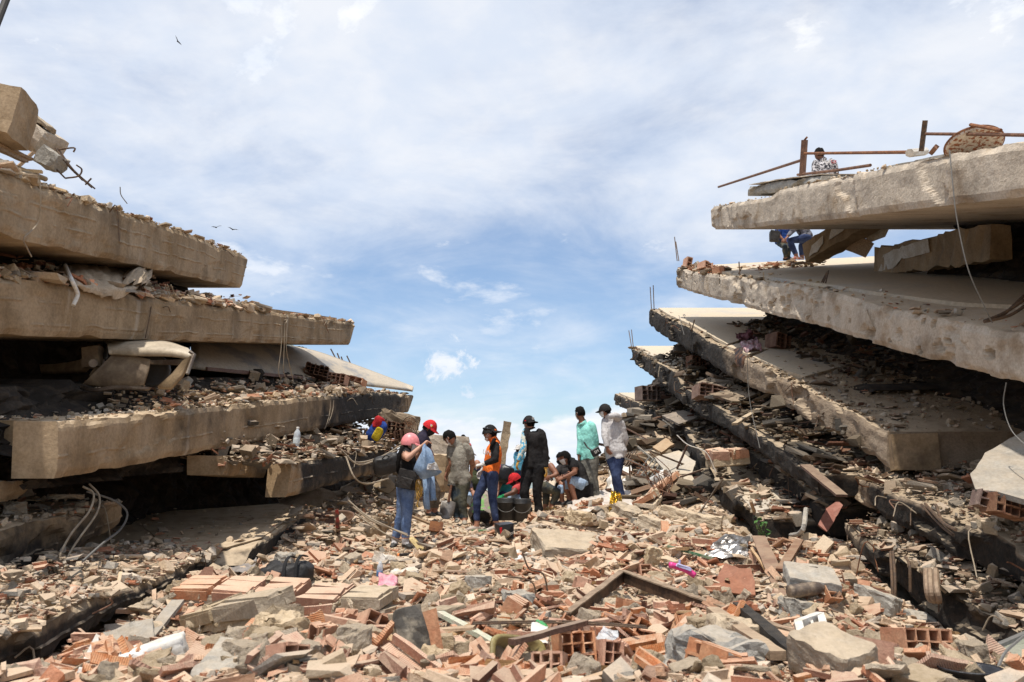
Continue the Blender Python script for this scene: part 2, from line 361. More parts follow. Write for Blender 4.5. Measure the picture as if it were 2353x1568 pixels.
def person(label, D, J, face, shirt, pants, shoe, skin='tan', sleeve=.55, pant=.93, cap=None, hair=True, mask=None, glove=None, w=1.0, bag=1.0, leg=1.0,
           curl=(.5, .5), palm=None, capmat=None, capback=False, sleevemat=(None, None), hem=.06, hs=1.0, sock=None, hide=(), flare=1.0, hairfn=None, group=None, neckskin=.5, hatpitch=0, waist=1.0):
    G = {k: at4(v[0], v[1], D+(v[2] if len(v) > 2 else 0)) for k, v in J.items()}
    sk = SKIN[skin]; hipc = (G['hipL']+G['hipR'])/2; shc = (G['shL']+G['shR'])/2; neck = G['neck']; head = G['head']
    def lat(a, b, ref):
        v = a-b; return v.normalized() if v.length > .02 else ref
    f3 = Vector(face).normalized(); ax_s = lat(G['shR'], G['shL'], f3.cross(Vector((0,0,1)))); ax_h = lat(G['hipR'], G['hipL'], ax_s)
    up_t = (shc-hipc).normalized()
    mb = MB()
    # torso
    rings = []
    half = .5*(G['shR']-G['shL']).length; hiph = max(.10, .5*(G['hipR']-G['hipL']).length)
    bl = [(-.10, .60, .075, 'h'), (-.03, .98, .115, 'h'), (.10, 1.0, .118, 'h'), (.28, .93, .112, 'm'), (.5, .95, .116, 'm'), (.72, 1.0, .122, 's'), (.86, 1.0, .110, 's'), (.94, .92, .095, 's'), (1.0, .74, .08, 's'), (1.07, .46, .062, 's')]
    L = (shc-hipc).length
    # belly line bends through an optional mid point
    mid = G.get('mid', (hipc+shc)/2+(f3 if False else Vector()))
    for t, a, b_, wh in bl:
        if t < .5: c = hipc.lerp(mid, max(0, t)/.5) if t >= 0 else hipc+(hipc-mid).normalized()*(-t*L)
        else: c = mid.lerp(shc, (t-.5)/.5) if t <= 1 else shc+(neck-shc).normalized()*(t-1)*L*.8
        k = max(0, min(1, t)); ax = ax_h.lerp(ax_s, k).normalized()
        tang = (mid-hipc).lerp(shc-mid, k).normalized(); bx = ax.cross(tang).normalized(); ax = tang.cross(bx)
        if t < .15: aw = (hiph+.085)*a
        elif t > .6: aw = max(.125, half*.74+.005)*a
        else: aw = (.5*(hiph+.07)+.5*max(.125, half*.72))*a*waist
        loose = bag if t > hem else 1.0
        rings.append(ering(c, ax, bx, aw*w*loose, b_*w*loose*(1.05 if wh == 'm' else 1), 14))
    mb.loft(rings)
    # neck
    mb.tube([neck-(head-neck)*.35, neck, neck.lerp(head, .6)], [.08*w, .066, .060], 10)
    bones = []                                     # (a, b, radius, material function)
    S, PN, SKI = 0, 1, 2
    mats = [shirt, pants, sk, shoe, sleevemat[0] or shirt, sleevemat[1] or shirt, glove or sk, sock or sk]
    tw = .125*w
    bones.append((hipc-up_t*.1, hipc.lerp(shc, hem), .15*w, lambda t: 1)); bones.append((hipc.lerp(shc, hem), shc, .16*w*bag, lambda t: 0)); bones.append((shc, neck, .09, lambda t: 0 if t < neckskin else 2)); bones.append((neck, head, .06, lambda t: 2))
    hands = []
    for i, sd_ in enumerate('LR'):
        if 'arm'+sd_ in hide: continue
        a, e, wr = G['sh'+sd_], G['el'+sd_], G['wr'+sd_]
        lo = bag if sleeve > .2 else 1.0
        ar = [.062*w*lo, .060*w*lo, .052*w*lo, .046*w*(lo if sleeve > 1 else 1), .042*w*(lo if sleeve > 1 else 1), .034*w*(lo if sleeve > 1.5 else 1), .030*w]
        if 0 < sleeve < 1: ar[1] *= 1.12; ar[2] *= 1.1
        ua = (a-e).normalized(); pts = [a+ua*.052+(neck-a)*.30, a+ua*.030+(neck-a)*.14, a+(neck-a)*.05, a.lerp(e, .3), a.lerp(e, .65), e, e.lerp(wr, .25), e.lerp(wr, .7), wr]
        mb.tube(pts, [.026*w, .050*w]+ar, 10)
        sm = 4+i
        bones.append((a, e, .058*w*lo, lambda t, sm=sm: sm if t < sleeve else 2)); bones.append((e, wr, .042*w*lo, lambda t, sm=sm: sm if t+1 < sleeve else (6 if glove and t > .82 else 2)))
        pn = Vector(palm[i]) if palm and palm[i] is not None else f3*-.2+(hipc-wr).normalized()
        if 'hand'+sd_ in G: fw = G['hand'+sd_]-wr
        else: fw = (wr-e)
        if 'hand'+sd_ not in hide: hands.append((wr, fw, pn, curl[i], 1 if sd_ == 'R' else -1))
    for i, sd_ in enumerate('LR'):
        if 'leg'+sd_ in hide: continue
        h, k, an = G['hip'+sd_], G['kn'+sd_], G['an'+sd_]; b2 = leg; sh_ = b2 if pant > .6 else 1
        pts = [h+(k-h)*-.06, h.lerp(k, .22), h.lerp(k, .6), k, k.lerp(an, .28), k.lerp(an, .65), k.lerp(an, .93), an]
        mb.tube(pts, [.092*w*b2, .092*w*b2, .075*w*b2, .062*w*b2, .060*w*sh_, .048*w*sh_**1.3, .043*w*sh_**1.6*flare, .040*w], 12)
        bones.append((h, k, .085*w*b2, lambda t: 1 if t < pant*2-.0 or pant > .55 else 2)); bones.append((k, an, .055*w*b2, lambda t: 1 if pant > .55 and t < (pant-.5)*2 else (7 if sock and t > .9 else 2)))
        if D < 17 and an.z < CZ+1: FEET.append((an, D))
        toe = G.get('toe'+sd_, an+Vector((f3.x, f3.y, 0)).normalized()*.17-Vector((0, 0, .07)))
        heel = an+(an-toe).normalized()*.055; heel.z = min(toe.z, an.z-.06)+.005
        fd = (toe-heel); fw = fd.normalized(); sx = fw.cross(Vector((0, 0, 1))).normalized(); ux = sx.cross(fw)
        rg = []
        for t, a, b_, up in ((-.06, .022, .028, .03), (.05, .036, .044, .04), (.3, .039, .050, .045), (.55, .043, .038, .032), (.8, .045, .029, .022), (.96, .036, .020, .014), (1.04, .016, .010, .008)):
            rg.append(ering(heel+fd*t+ux*up, sx, ux, a, b_, 10))
        mb.loft(rg); mb.tube([an, heel.lerp(toe, .22)+ux*.03], [.044, .042], 10)
        bones.append((heel+ux*.02, toe, .05, lambda t: 3))
    # one skin over all of it
    tmp_me = bpy.data.meshes.new('tmp'); tmp_me.from_pydata([tuple(v) for v in mb.v], [], mb.f)
    bm = bmesh.new(); bm.from_mesh(tmp_me); bmesh.ops.recalc_face_normals(bm, faces=bm.faces); bm.to_mesh(tmp_me); bm.free()
    tmp = bpy.data.objects.new('tmp', tmp_me); COL.objects.link(tmp)
    md = tmp.modifiers.new('r', 'REMESH'); md.mode = 'VOXEL'; md.voxel_size = .0145
    ms = tmp.modifiers.new('s', 'SMOOTH'); ms.factor = .5; ms.iterations = 4
    dg = bpy.context.evaluated_depsgraph_get(); ev = tmp.evaluated_get(dg).to_mesh()
    V = np.empty(len(ev.vertices)*3); ev.vertices.foreach_get('co', V); V = V.reshape(-1, 3)
    NV = np.empty(len(ev.vertices)*3); ev.vertices.foreach_get('normal', NV); NV = NV.reshape(-1, 3)
    F = [tuple(p.vertices) for p in ev.polygons]
    COL.objects.unlink(tmp); bpy.data.objects.remove(tmp); bpy.data.meshes.remove(tmp_me)
    def classify(P):
        best = np.full(len(P), 1e9); out = np.zeros(len(P), int)
        for a, b_, r_, fn in bones:
            d, t = seg_dist(P, a, b_); d = d/r_; m = d < best
            vals = np.array([fn(x) for x in np.linspace(0, 1, 41)])
            out[m] = vals[np.rint(t[m]*40).astype(int)]; best[m] = d[m]
        return out
    cv = classify(V); clothm = (cv != 2) & (cv != 3) & (cv != 6)
    # folds in the cloth
    fold = np.array([nz((v[0]*8+v[2]*4, v[1]*8, v[2]*5-v[0]*3), 1, 3) for v in V])*.006*clothm
    fold += np.array([abs(nz((v[0]*11+v[2]*7, v[1]*11, v[2]*9-v[0]*8), 1, 2)) for v in V])*.008*clothm
    shell = np.where((cv == 0) | (cv == 4) | (cv == 5), .010, np.where((cv == 1) | (cv == 7), .004, np.where(cv == 6, .004, 0)))
    V = V+NV*(fold+shell)[:, None]
    Fc = np.array([V[list(f)].mean(0) for f in F]); fm = classify(Fc)
    out = MB(); out.v = [Vector(v) for v in V]; out.f = list(F); mi = list(fm)
    n0 = len(out.f)
    for wr, fw, pn, cu, sd_ in hands: hand_mesh(out, wr, fw, pn, 1.0, cu, sd_)
    mi += [6]*(len(out.f)-n0); n0 = len(out.f)
    M3 = frame(f3, Vector((0, 0, 1)) if abs(f3.z) < .9 else Vector((0, 1, 0))); s = hs
    HM = MB(); head_shell(HM, M3, head, lambda x, y, z: True, 0, s); out.add(HM.v, HM.f)
    for sx in (-1, 1): out.ell(head+M3 @ (Vector((.077*sx, -.006, -.008))*s), (.010*s, .019*s, .030*s), M3)
    mi += [2]*(len(out.f)-n0)
    me = bpy.data.meshes.new('person'); me.from_pydata([tuple(v) for v in out.v], [], out.f); me.update()
    me.polygons.foreach_set('material_index', np.array(mi, np.int32)); me.polygons.foreach_set('use_smooth', [True]*len(out.f))
    for m in mats: me.materials.append(m)
    foot = min(v.z for v in out.v)
    root = empty('person', (hipc.x, hipc.y, foot), label, 'person', group)
    link('body', me, None, root)
    e = MB()
    for sx in (-1, 1):
        e = MB(); e.ell(head+M3 @ (Vector((.030*sx, .0835, .006))*s), (.013*s, .007*s, .007*s), M3, 8, 6); e.build('eye', M_EYE, root, True)
    if hair:
        hm = MB(); fn = hairfn or (lambda x, y, z: z > .42 or (y < .22 and z > -.05) or (y < -.15 and z > -.42))
        head_shell(hm, M3, head, fn, lambda u: .014+.008*max(0, u[2]), s, .012); G['hair'] = hm.build('hair', M_HAIR, root, True)
    if cap:
        cm = MB(); C3 = M3 @ Matrix.Rotation(hatpitch, 3, 'X'); sg = -1 if capback else 1
        if cap == 'helmet':
            head_shell(cm, C3, head, lambda x, y, z: z > .02 or (y < .1 and z > -.28), .034, s*1.02); br = (.10, .055)
        else:
            head_shell(cm, C3, head, lambda x, y, z: z > .20 or (y*sg < .2 and z > .10), .022, s*1.02); br = (.082, .075)
        G['cap'] = capo = cm.build('cap_crown' if cap != 'helmet' else 'helmet_shell', capmat, root, True)
        bmv = MB(); z0 = .026 if cap != 'helmet' else .008; k = 9; ro = []; ri = []
        for q_ in range(k):
            a = math.pi*(q_/(k-1)); x = math.cos(a)*br[0]; y = (.062+(.018 if cap == 'helmet' else .012)+math.sin(a)*br[1])
            ri.append(Vector((math.cos(a)*.090*(1.12 if cap == 'helmet' else 1), sg*(.035+math.sin(a)*.062), z0+.012))); ro.append(Vector((x*1.05, sg*y+sg*(.035 if q_ not in (0, k-1) else 0), z0-.010-.010*math.cos(a)**2)))
        top = [head+C3 @ (p*s) for p in ri+ro]; bot = [head+C3 @ ((p+Vector((0, 0, -.006)))*s) for p in ri+ro]
        fs = []
        for q_ in range(k-1): fs += [(q_, q_+1, k+q_+1, k+q_), (2*k+q_, 3*k+q_, 3*k+q_+1, 2*k+q_+1), (k+q_, k+q_+1, 3*k+q_+1, 3*k+q_)]
        bmv.add(top+bot, fs); bmv.build('cap_brim' if cap != 'helmet' else 'helmet_brim', capmat, capo, True)
    if mask:
        mm, low = mask; kp = MB(); dz = -.62 if low else 0
        head_shell(kp, M3, head, lambda x, y, z: y > .25 and -.82+dz*.3 < z < (-.05 if not low else -.55), lambda u: .007+.008*max(0, 1-abs(u[0])*2), s); mo = kp.build('face_mask', mm, root, True)
        for sx in (-1, 1):
            p0 = Vector((.066*sx, .058, -.025+dz*.05)); p1 = Vector((.083*sx, .0, .03)); p2 = Vector((.066*sx, .05, -.07+dz*.03))
            tb = MB(); tb.tube([head+M3 @ (p*s) for p in (p0, p0.lerp(p1, .5)+Vector((.006*sx, 0, .004)), p1, Vector((.085*sx, -.018, .0)), p2.lerp(p1, .45), p2)], .0028*s, 5); tb.build('mask_loop', mm, mo)
    G['root'] = root; G['M3'] = M3; G['f3'] = f3
    return G
# joints: photograph pixels (full size) and metres nearer/farther than the person
M_PINK = mat('pink_helmet', (.80, .27, .28), .4, (.72, .23, .24), 6, .05, 20); M_REDCAP = cloth('red_cap', (.56, .03, .035)); M_BLKCAP = cloth('black_cap', (.014, .013, .014), (.03, .028, .027))
P1 = person('woman in black top, jeans and pink helmet holding up a pair of jeans', 11.2, dict(head=(1640,1776), neck=(1627,1804), shR=(1620,1813,-.17), elR=(1629,1836,-.30), wrR=(1688,1783,-.22), handR=(1702,1770,-.2),
    shL=(1634,1812,.17), elL=(1668,1836,.24), wrL=(1694,1786,.12), handL=(1706,1772,.1), mid=(1630,1872), hipR=(1628,1945,-.10), hipL=(1618,1945,.10), knR=(1628,2058,-.10), anR=(1621,2166,-.10), knL=(1606,2058,.12), anL=(1580,2164,.14), toeR=(1647,2194,-.16), toeL=(1566,2192,.02)),
    (.93, .25, -.18), C_BLACK, C_DENIM, C_SHOEB, 'light', .42, .93, cap='helmet', capmat=M_PINK, mask=(M_MASKW, False), leg=1.12, w=1.0, waist=.9, sock=C_SOCK, curl=(1.0, 1.0), palm=(Vector((0, 0, -1)), Vector((0, 0, -1))), hem=.14, hatpitch=.05)
P2 = person('man in red cap, black mask and navy shirt behind the pink helmet', 12.4, dict(head=(1716,1714), neck=(1697,1738), shR=(1690,1752,-.18), elR=(1684,1806,-.22), wrR=(1702,1822,-.42), shL=(1694,1748,.18), elL=(1716,1800,.3), wrL=(1726,1812,.1),
    mid=(1680,1810), hipR=(1694,1892,-.1), hipL=(1700,1892,.1), knR=(1722,1968,-.12), anR=(1716,2040,-.1), knL=(1744,1966,.14), anL=(1738,2042,.14), toeL=(1768,2064,.08), toeR=(1742,2066,-.16)),
    (.80, -.15, -.55), C_NAVY, C_BROWN, C_SHOEB, 'brown', .8, .95, cap='cap', capmat=M_REDCAP, mask=(M_MASKB, False), w=1.05, bag=1.06, leg=1.1)
P3 = person('man in dusty grey t-shirt and dirty jeans stooping with lowered head', 13.0, dict(head=(1800,1752,-.05), neck=(1826,1779), shL=(1806,1791,.05), elL=(1806,1858,.0), wrL=(1788,1888,.1), handL=(1783,1906,.1), shR=(1872,1795,-.05), elR=(1890,1858,.05), wrR=(1884,1892,.25),
    mid=(1840,1858), hipL=(1822,1922,.03), hipR=(1856,1922,-.03), knL=(1824,1996,-.02), anL=(1830,2076,.05), knR=(1848,2006,-.08), anR=(1858,2080,-.06), toeL=(1826,2092,-.12), toeR=(1858,2100,-.22)),
    (-.72, .35, -.6), C_GREY, C_DENIMG, C_SHOEG, 'tan', .66, .95, mask=(M_MASKW, True), bag=1.05, waist=.95, leg=1.14, flare=1.35, hem=.0, hairfn=lambda x, y, z: z > .30 or (y < .3 and z > -.1) or (y < -.1 and z > -.4))
P4 = person('distant man in red vest seen from behind over the grey t-shirt', 26, dict(head=(1853,1756), neck=(1856,1773), shL=(1842,1778), elL=(1838,1815), wrL=(1840,1845), shR=(1878,1782), elR=(1886,1815), wrR=(1884,1848), hipL=(1850,1850), hipR=(1866,1850), knL=(1850,1900), knR=(1868,1900), anL=(1850,1950), anR=(1868,1950)),
    (.1, 1, 0), C_RED, C_DENIMD, C_SHOEB, 'brown', .1, .95, hs=1.0)
P5 = person('woman in orange t-shirt and dark jeans with a backwards black cap', 12.4, dict(head=(1961,1735), neck=(1977,1768), shL=(1980,1784,-.17), elL=(1980,1840,-.27), wrL=(1930,1859,-.26), handL=(1910,1862,-.24), shR=(1976,1784,.17), elR=(1962,1842,.28), wrR=(1926,1884,.2), handR=(1916,1902,.2),
    mid=(1972,1836), hipL=(1970,1896,-.08), hipR=(1954,1896,.10), knL=(1970,1994,-.08), anL=(1986,2096,-.08), knR=(1908,1990,.06), anR=(1908,2094,.05), toeL=(1940,2126,-.12), toeR=(1858,2126,.0)),
    (-1, .05, .02), C_ORANGE, C_DENIMD, C_SHOEL, 'tan', 1.82, .95, cap='cap', capmat=M_BLKCAP, capback=True, mask=(M_MASKW, True), glove=C_WHITE, sleevemat=(C_BLACK, C_BLACK), leg=1.04, w=.95, waist=.88, bag=1.06, curl=(1.1, .9), hem=.22, hatpitch=-.12, palm=(Vector((0, .5, -1)), Vector((0, -.5, -1))))
P6 = person('man in black vest with blue camouflage sleeves and tan work gloves', 13.8, dict(head=(2116,1695), neck=(2122,1713), shL=(2103,1731,-.05), elL=(2092,1797,-.13), wrL=(2074,1845,-.15), handL=(2062,1878,-.15), shR=(2168,1738,-.06), elR=(2182,1803,-.05), wrR=(2184,1873,-.1), handR=(2188,1906,-.12),
    mid=(2140,1790), hipL=(2114,1866,.05), hipR=(2158,1866,-.05), knL=(2097,1972,-.05), anL=(2114,2052,.05), knR=(2148,1962,-.05), anR=(2156,2050,.0), toeL=(2076,2081,-.08), toeR=(2160,2078,-.22)),
    (-.72, .68, -.05), C_BLACK, C_BLACK, C_SHOEG, 'tan', 2.0, .97, cap='cap', capmat=M_BLKCAP, capback=True, mask=(M_MASKW, True), glove=C_GLOVEY, sleevemat=(C_CAMO, C_BLACK), leg=1.22, w=1.0, bag=1.03, flare=1.3, curl=(.6, .5), hem=.05)
P7 = person('man in mint long-sleeved shirt and grey cargo trousers with a waist bag', 14.8, dict(head=(2320,1655), neck=(2329,1687), shL=(2321,1702,.08), elL=(2321,1762,.0), wrL=(2314,1826,-.05), handL=(2316,1856,-.05), shR=(2370,1706,-.06), elR=(2384,1765,-.05), wrR=(2386,1826,.1),
    mid=(2350,1760), hipL=(2340,1832,.04), hipR=(2372,1832,-.04), knL=(2347,1912,-.05), anL=(2366,1988,.0), knR=(2374,1914,-.05), anR=(2390,1990,-.02), toeL=(2352,2004,-.1), toeR=(2386,2006,-.18)),
    (-.62, .78, -.12), C_TEAL, C_KHAKI, C_SHOEB, 'brown', 1.92, .97, mask=(M_MASKW, False), leg=1.2, bag=1.05, flare=1.35, w=.98, hem=.07)
P8 = person('man in light grey hoodie and black cap with a hand on his hip', 14.5, dict(head=(2421,1646), neck=(2440,1672), shL=(2422,1684,.06), elL=(2420,1744,-.06), wrL=(2428,1792,-.12), handL=(2440,1816,-.12), shR=(2482,1694,-.06), elR=(2502,1762,-.02), wrR=(2488,1800,.1),
    mid=(2462,1745), hipL=(2444,1818,.05), hipR=(2478,1818,-.05), knL=(2462,1905,-.08), anL=(2470,1992,.06), knR=(2468,1908,-.12), anR=(2494,2000,-.1), toeL=(2452,2004,.0), toeR=(2490,2016,-.25)),
    (-.95, .28, -.16), C_HOOD, C_DENIMD, C_SHOEB, 'brown', 1.95, .97, cap='cap', capmat=M_BLKCAP, mask=(M_MASKW, False), bag=1.14, w=1.03, leg=1.04, hem=.05)
P9 = person('seated man in black t-shirt, denim shorts and white mask with clasped hands', 14.6, dict(head=(2262,1834), neck=(2284,1846), shL=(2298,1856,-.16), elL=(2300,1890,-.24), wrL=(2252,1912,-.22), handL=(2234,1918,-.2), shR=(2290,1852,.18), elR=(2284,1890,.28), wrR=(2250,1908,-.02), handR=(2233,1915,-.12),
    mid=(2316,1888), hipL=(2332,1938,-.10), hipR=(2328,1936,.12), knL=(2277,1920,-.16), anL=(2300,1998,-.16), knR=(2260,1940,.18), anR=(2284,1998,.2), toeL=(2266,2020,-.24), toeR=(2256,2016,.1)),
    (-.95, -.05, -.3), C_BLACK, C_DENIML, C_SHOEB, 'brown', .62, .5, mask=(M_MASKW, False), w=1.04, leg=1.12, hem=.05)
P10 = person('seated man in white sleeveless top with bare shoulder behind the vest', 15.0, dict(head=(2176,1846), neck=(2188,1858), shR=(2204,1866,-.16), elR=(2228,1900,-.26), wrR=(2200,1908,-.34), shL=(2192,1864,.18), elL=(2200,1900,.3), wrL=(2206,1910,.1),
    mid=(2176,1898), hipR=(2160,1940,-.1), hipL=(2158,1940,.12), knR=(2232,1970,-.16), anR=(2206,2024,-.1), knL=(2186,1954,.16), anL=(2182,2030,.1), toeL=(2206,2040,-.04), toeR=(2224,2040,-.2)),
    (.85, -.2, -.25), C_WHITE, C_DENIMG, C_BOOT, 'brown', .0, .93, w=1.05, leg=1.1, hem=.05)
P11 = person('seated man in red t-shirt and red cap reaching over a black bucket', 14.5, dict(head=(2061,1922), neck=(2072,1944), shL=(2068,1954,-.15), elL=(2052,1972,-.28), wrL=(2010,1986,-.26), handL=(1998,1994,-.26), shR=(2080,1950,.16), elR=(2060,1978,.28), wrR=(2018,1990,.1),
    mid=(2084,1972), hipL=(2094,2010,-.1), hipR=(2094,2008,.12), knL=(2048,1986,-.16), anL=(2044,2046,-.14), knR=(2026,1996,.18), anR=(2026,2046,.16), toeL=(2026,2054,-.18), toeR=(2006,2052,.1)),
    (-.85, -.2, -.45), C_RED, C_DENIML, C_SHOEB, 'dark', .55, .93, cap='cap', capmat=M_REDCAP, w=1.0, leg=1.06, glove=cloth('green_glove', (.03, .28, .10)), mask=(M_MASKB, False))
P12 = person('crouching person in teal t-shirt with a black bag on the back', 15.3, dict(head=(1998,1890), neck=(2006,1906), shL=(2002,1916,-.14), elL=(1996,1945,-.2), wrL=(1990,1968,-.26), shR=(2012,1912,.16), elR=(2000,1945,.25), wrR=(1994,1968,.2), mid=(2022,1940), hipL=(2026,1985,-.1), hipR=(2030,1985,.1),
    knL=(2000,1980,-.14), anL=(2010,2030,-.1), knR=(2002,1980,.14), anR=(2014,2030,.12)), (-.8, -.3, -.4), C_TEALD, C_DENIMD, C_SHOEB, 'brown', .5, .95, cap='cap', capmat=mat('pink_cap', (.6, .05, .16), .8), hem=.05)
P13 = person('person in patterned grey shirt bent double with back to the camera', 13.2, dict(head=(1938,1990,.55), neck=(1936,1990,.40), shL=(1914,1998,.32), elL=(1898,2034,.34), wrL=(1894,2066,.4), shR=(1958,1998,.32), elR=(1972,2036,.34), wrR=(1972,2066,.4), mid=(1934,2010,.12), hipL=(1908,2062,-.05), hipR=(1942,2062,-.05),
    knL=(1900,2070,.3), anL=(1904,2092,-.02), knR=(1954,2070,.3), anR=(1950,2092,-.02), toeL=(1904,2094,.2), toeR=(1950,2094,.2)), (0, .6, -.8), C_PRINT, C_BLACK, C_SHOEB, 'brown', .6, .95, w=1.16, bag=1.15, hem=.12)
P14 = person('kneeling bald man in olive vest and blue scarf between the standing two', 14.3, dict(head=(1907,1866), neck=(1904,1890), shR=(1880,1904,-.02), elR=(1876,1940,-.12), wrR=(1890,1966,-.22), shL=(1926,1902,.06), elL=(1934,1938,-.04), wrL=(1920,1962,-.16), mid=(1900,1930), hipR=(1884,1968,.1), hipL=(1912,1968,.1),
    knR=(1872,1990,-.25), anR=(1886,2016,.1), knL=(1922,1996,-.2), anL=(1920,2020,.1)), (.25, -.85, -.45), C_OLIVE, C_DENIML, C_SHOEB, 'tan', 1.7, .95, hair=False, mask=(cloth('blue_scarf', (.06, .07, .2)), False), sleevemat=(C_NAVY, C_NAVY), hem=.05)
P15 = person('distant person in blue t-shirt and white cap beyond the camouflage sleeve', 24, dict(head=(2075,1798), neck=(2073,1812), shL=(2064,1818), elL=(2062,1845), wrL=(2062,1870), shR=(2088,1818), elR=(2092,1845), wrR=(2092,1870), hipL=(2068,1880), hipR=(2084,1880), knL=(2068,1925), knR=(2084,1925), anL=(2068,1970), anR=(2084,1970)),
    (-.6, -.7, -.1), cloth('sky_tshirt', (.10, .34, .5)), C_DENIMD, C_SHOEB, 'brown', .5, .95, cap='cap', capmat=C_WHITE, mask=(M_MASKB, False))
P16 = person('man in charcoal t-shirt and black mask behind the seated man', 15.2, dict(head=(2247,1838), neck=(2256,1862), shL=(2236,1878,-.05), elL=(2228,1912,-.1), wrL=(2240,1930,-.2), shR=(2280,1874,.05), elR=(2290,1910,.0), wrR=(2270,1926,-.15), mid=(2258,1900), hipL=(2250,1950), hipR=(2274,1950),
    knL=(2244,1958,-.35), anL=(2248,2005,-.3), knR=(2276,1958,-.3), anR=(2276,2005,-.28)), (-.85, -.35, -.25), C_CHAR, C_DENIML, C_SHOEB, 'tan', .6, .6, mask=(M_MASKB, False), hem=.05)
P17 = person('man in black and white patterned jersey sitting on the topmost right slab', 15.0, dict(head=(3277,618), neck=(3288,638), shL=(3262,654,.05), elL=(3258,696,.0), wrL=(3270,728,.2), shR=(3334,654,-.05), elR=(3344,698,-.05), wrR=(3326,728,.2), mid=(3300,691), hipL=(3284,738), hipR=(3316,738),
    knL=(3262,721,.42), anL=(3262,776,.5), knR=(3320,721,.42), anR=(3320,776,.5)), (-.5, .85, .05), C_SHIRTW, C_DENIMD, C_SHOEB, 'dark', 1.0, .95, hem=.03, bag=1.05)
P18 = person('man in jeans and grey jacket stepping under the topmost right slab', 18.2, dict(head=(3190,880,-.1), neck=(3198,892), shL=(3190,904,-.15), elL=(3168,926,-.25), wrL=(3150,947,-.3), shR=(3204,902,.15), elR=(3226,932,.2), wrR=(3216,954,.1), mid=(3216,927), hipL=(3234,952,-.1), hipR=(3230,952,.1),
    knL=(3158,964,-.14), anL=(3186,1024,-.14), knR=(3206,986,.12), anR=(3208,1028,.14), toeL=(3162,1038,-.16), toeR=(3186,1038,.1)), (-.9, .2, -.35), cloth('grey_jacket', (.16, .155, .175), (.04, .04, .045), 9, contrast=(.45, .6)), C_DENIMD, C_REDSH, 'brown', 1.9, .95, bag=1.1, leg=1.15, hem=.05)
P19 = person('man in blue shirt crouching beside the man in jeans', 18.7, dict(head=(3118,880), neck=(3122,896), shL=(3112,908,-.1), elL=(3112,938,-.2), wrL=(3130,957,-.25), shR=(3146,908,.08), elR=(3152,938,.1), wrR=(3146,962,-.05), mid=(3126,936), hipL=(3120,970), hipR=(3142,970),
    knL=(3138,987,-.3), anL=(3142,1032,-.1), knR=(3152,997,-.2), anR=(3154,1032,0)), (.5, -.3, -.3), C_BLUE, C_DENIMG, C_SHOEB, 'tan', .9, .95, hem=.05)
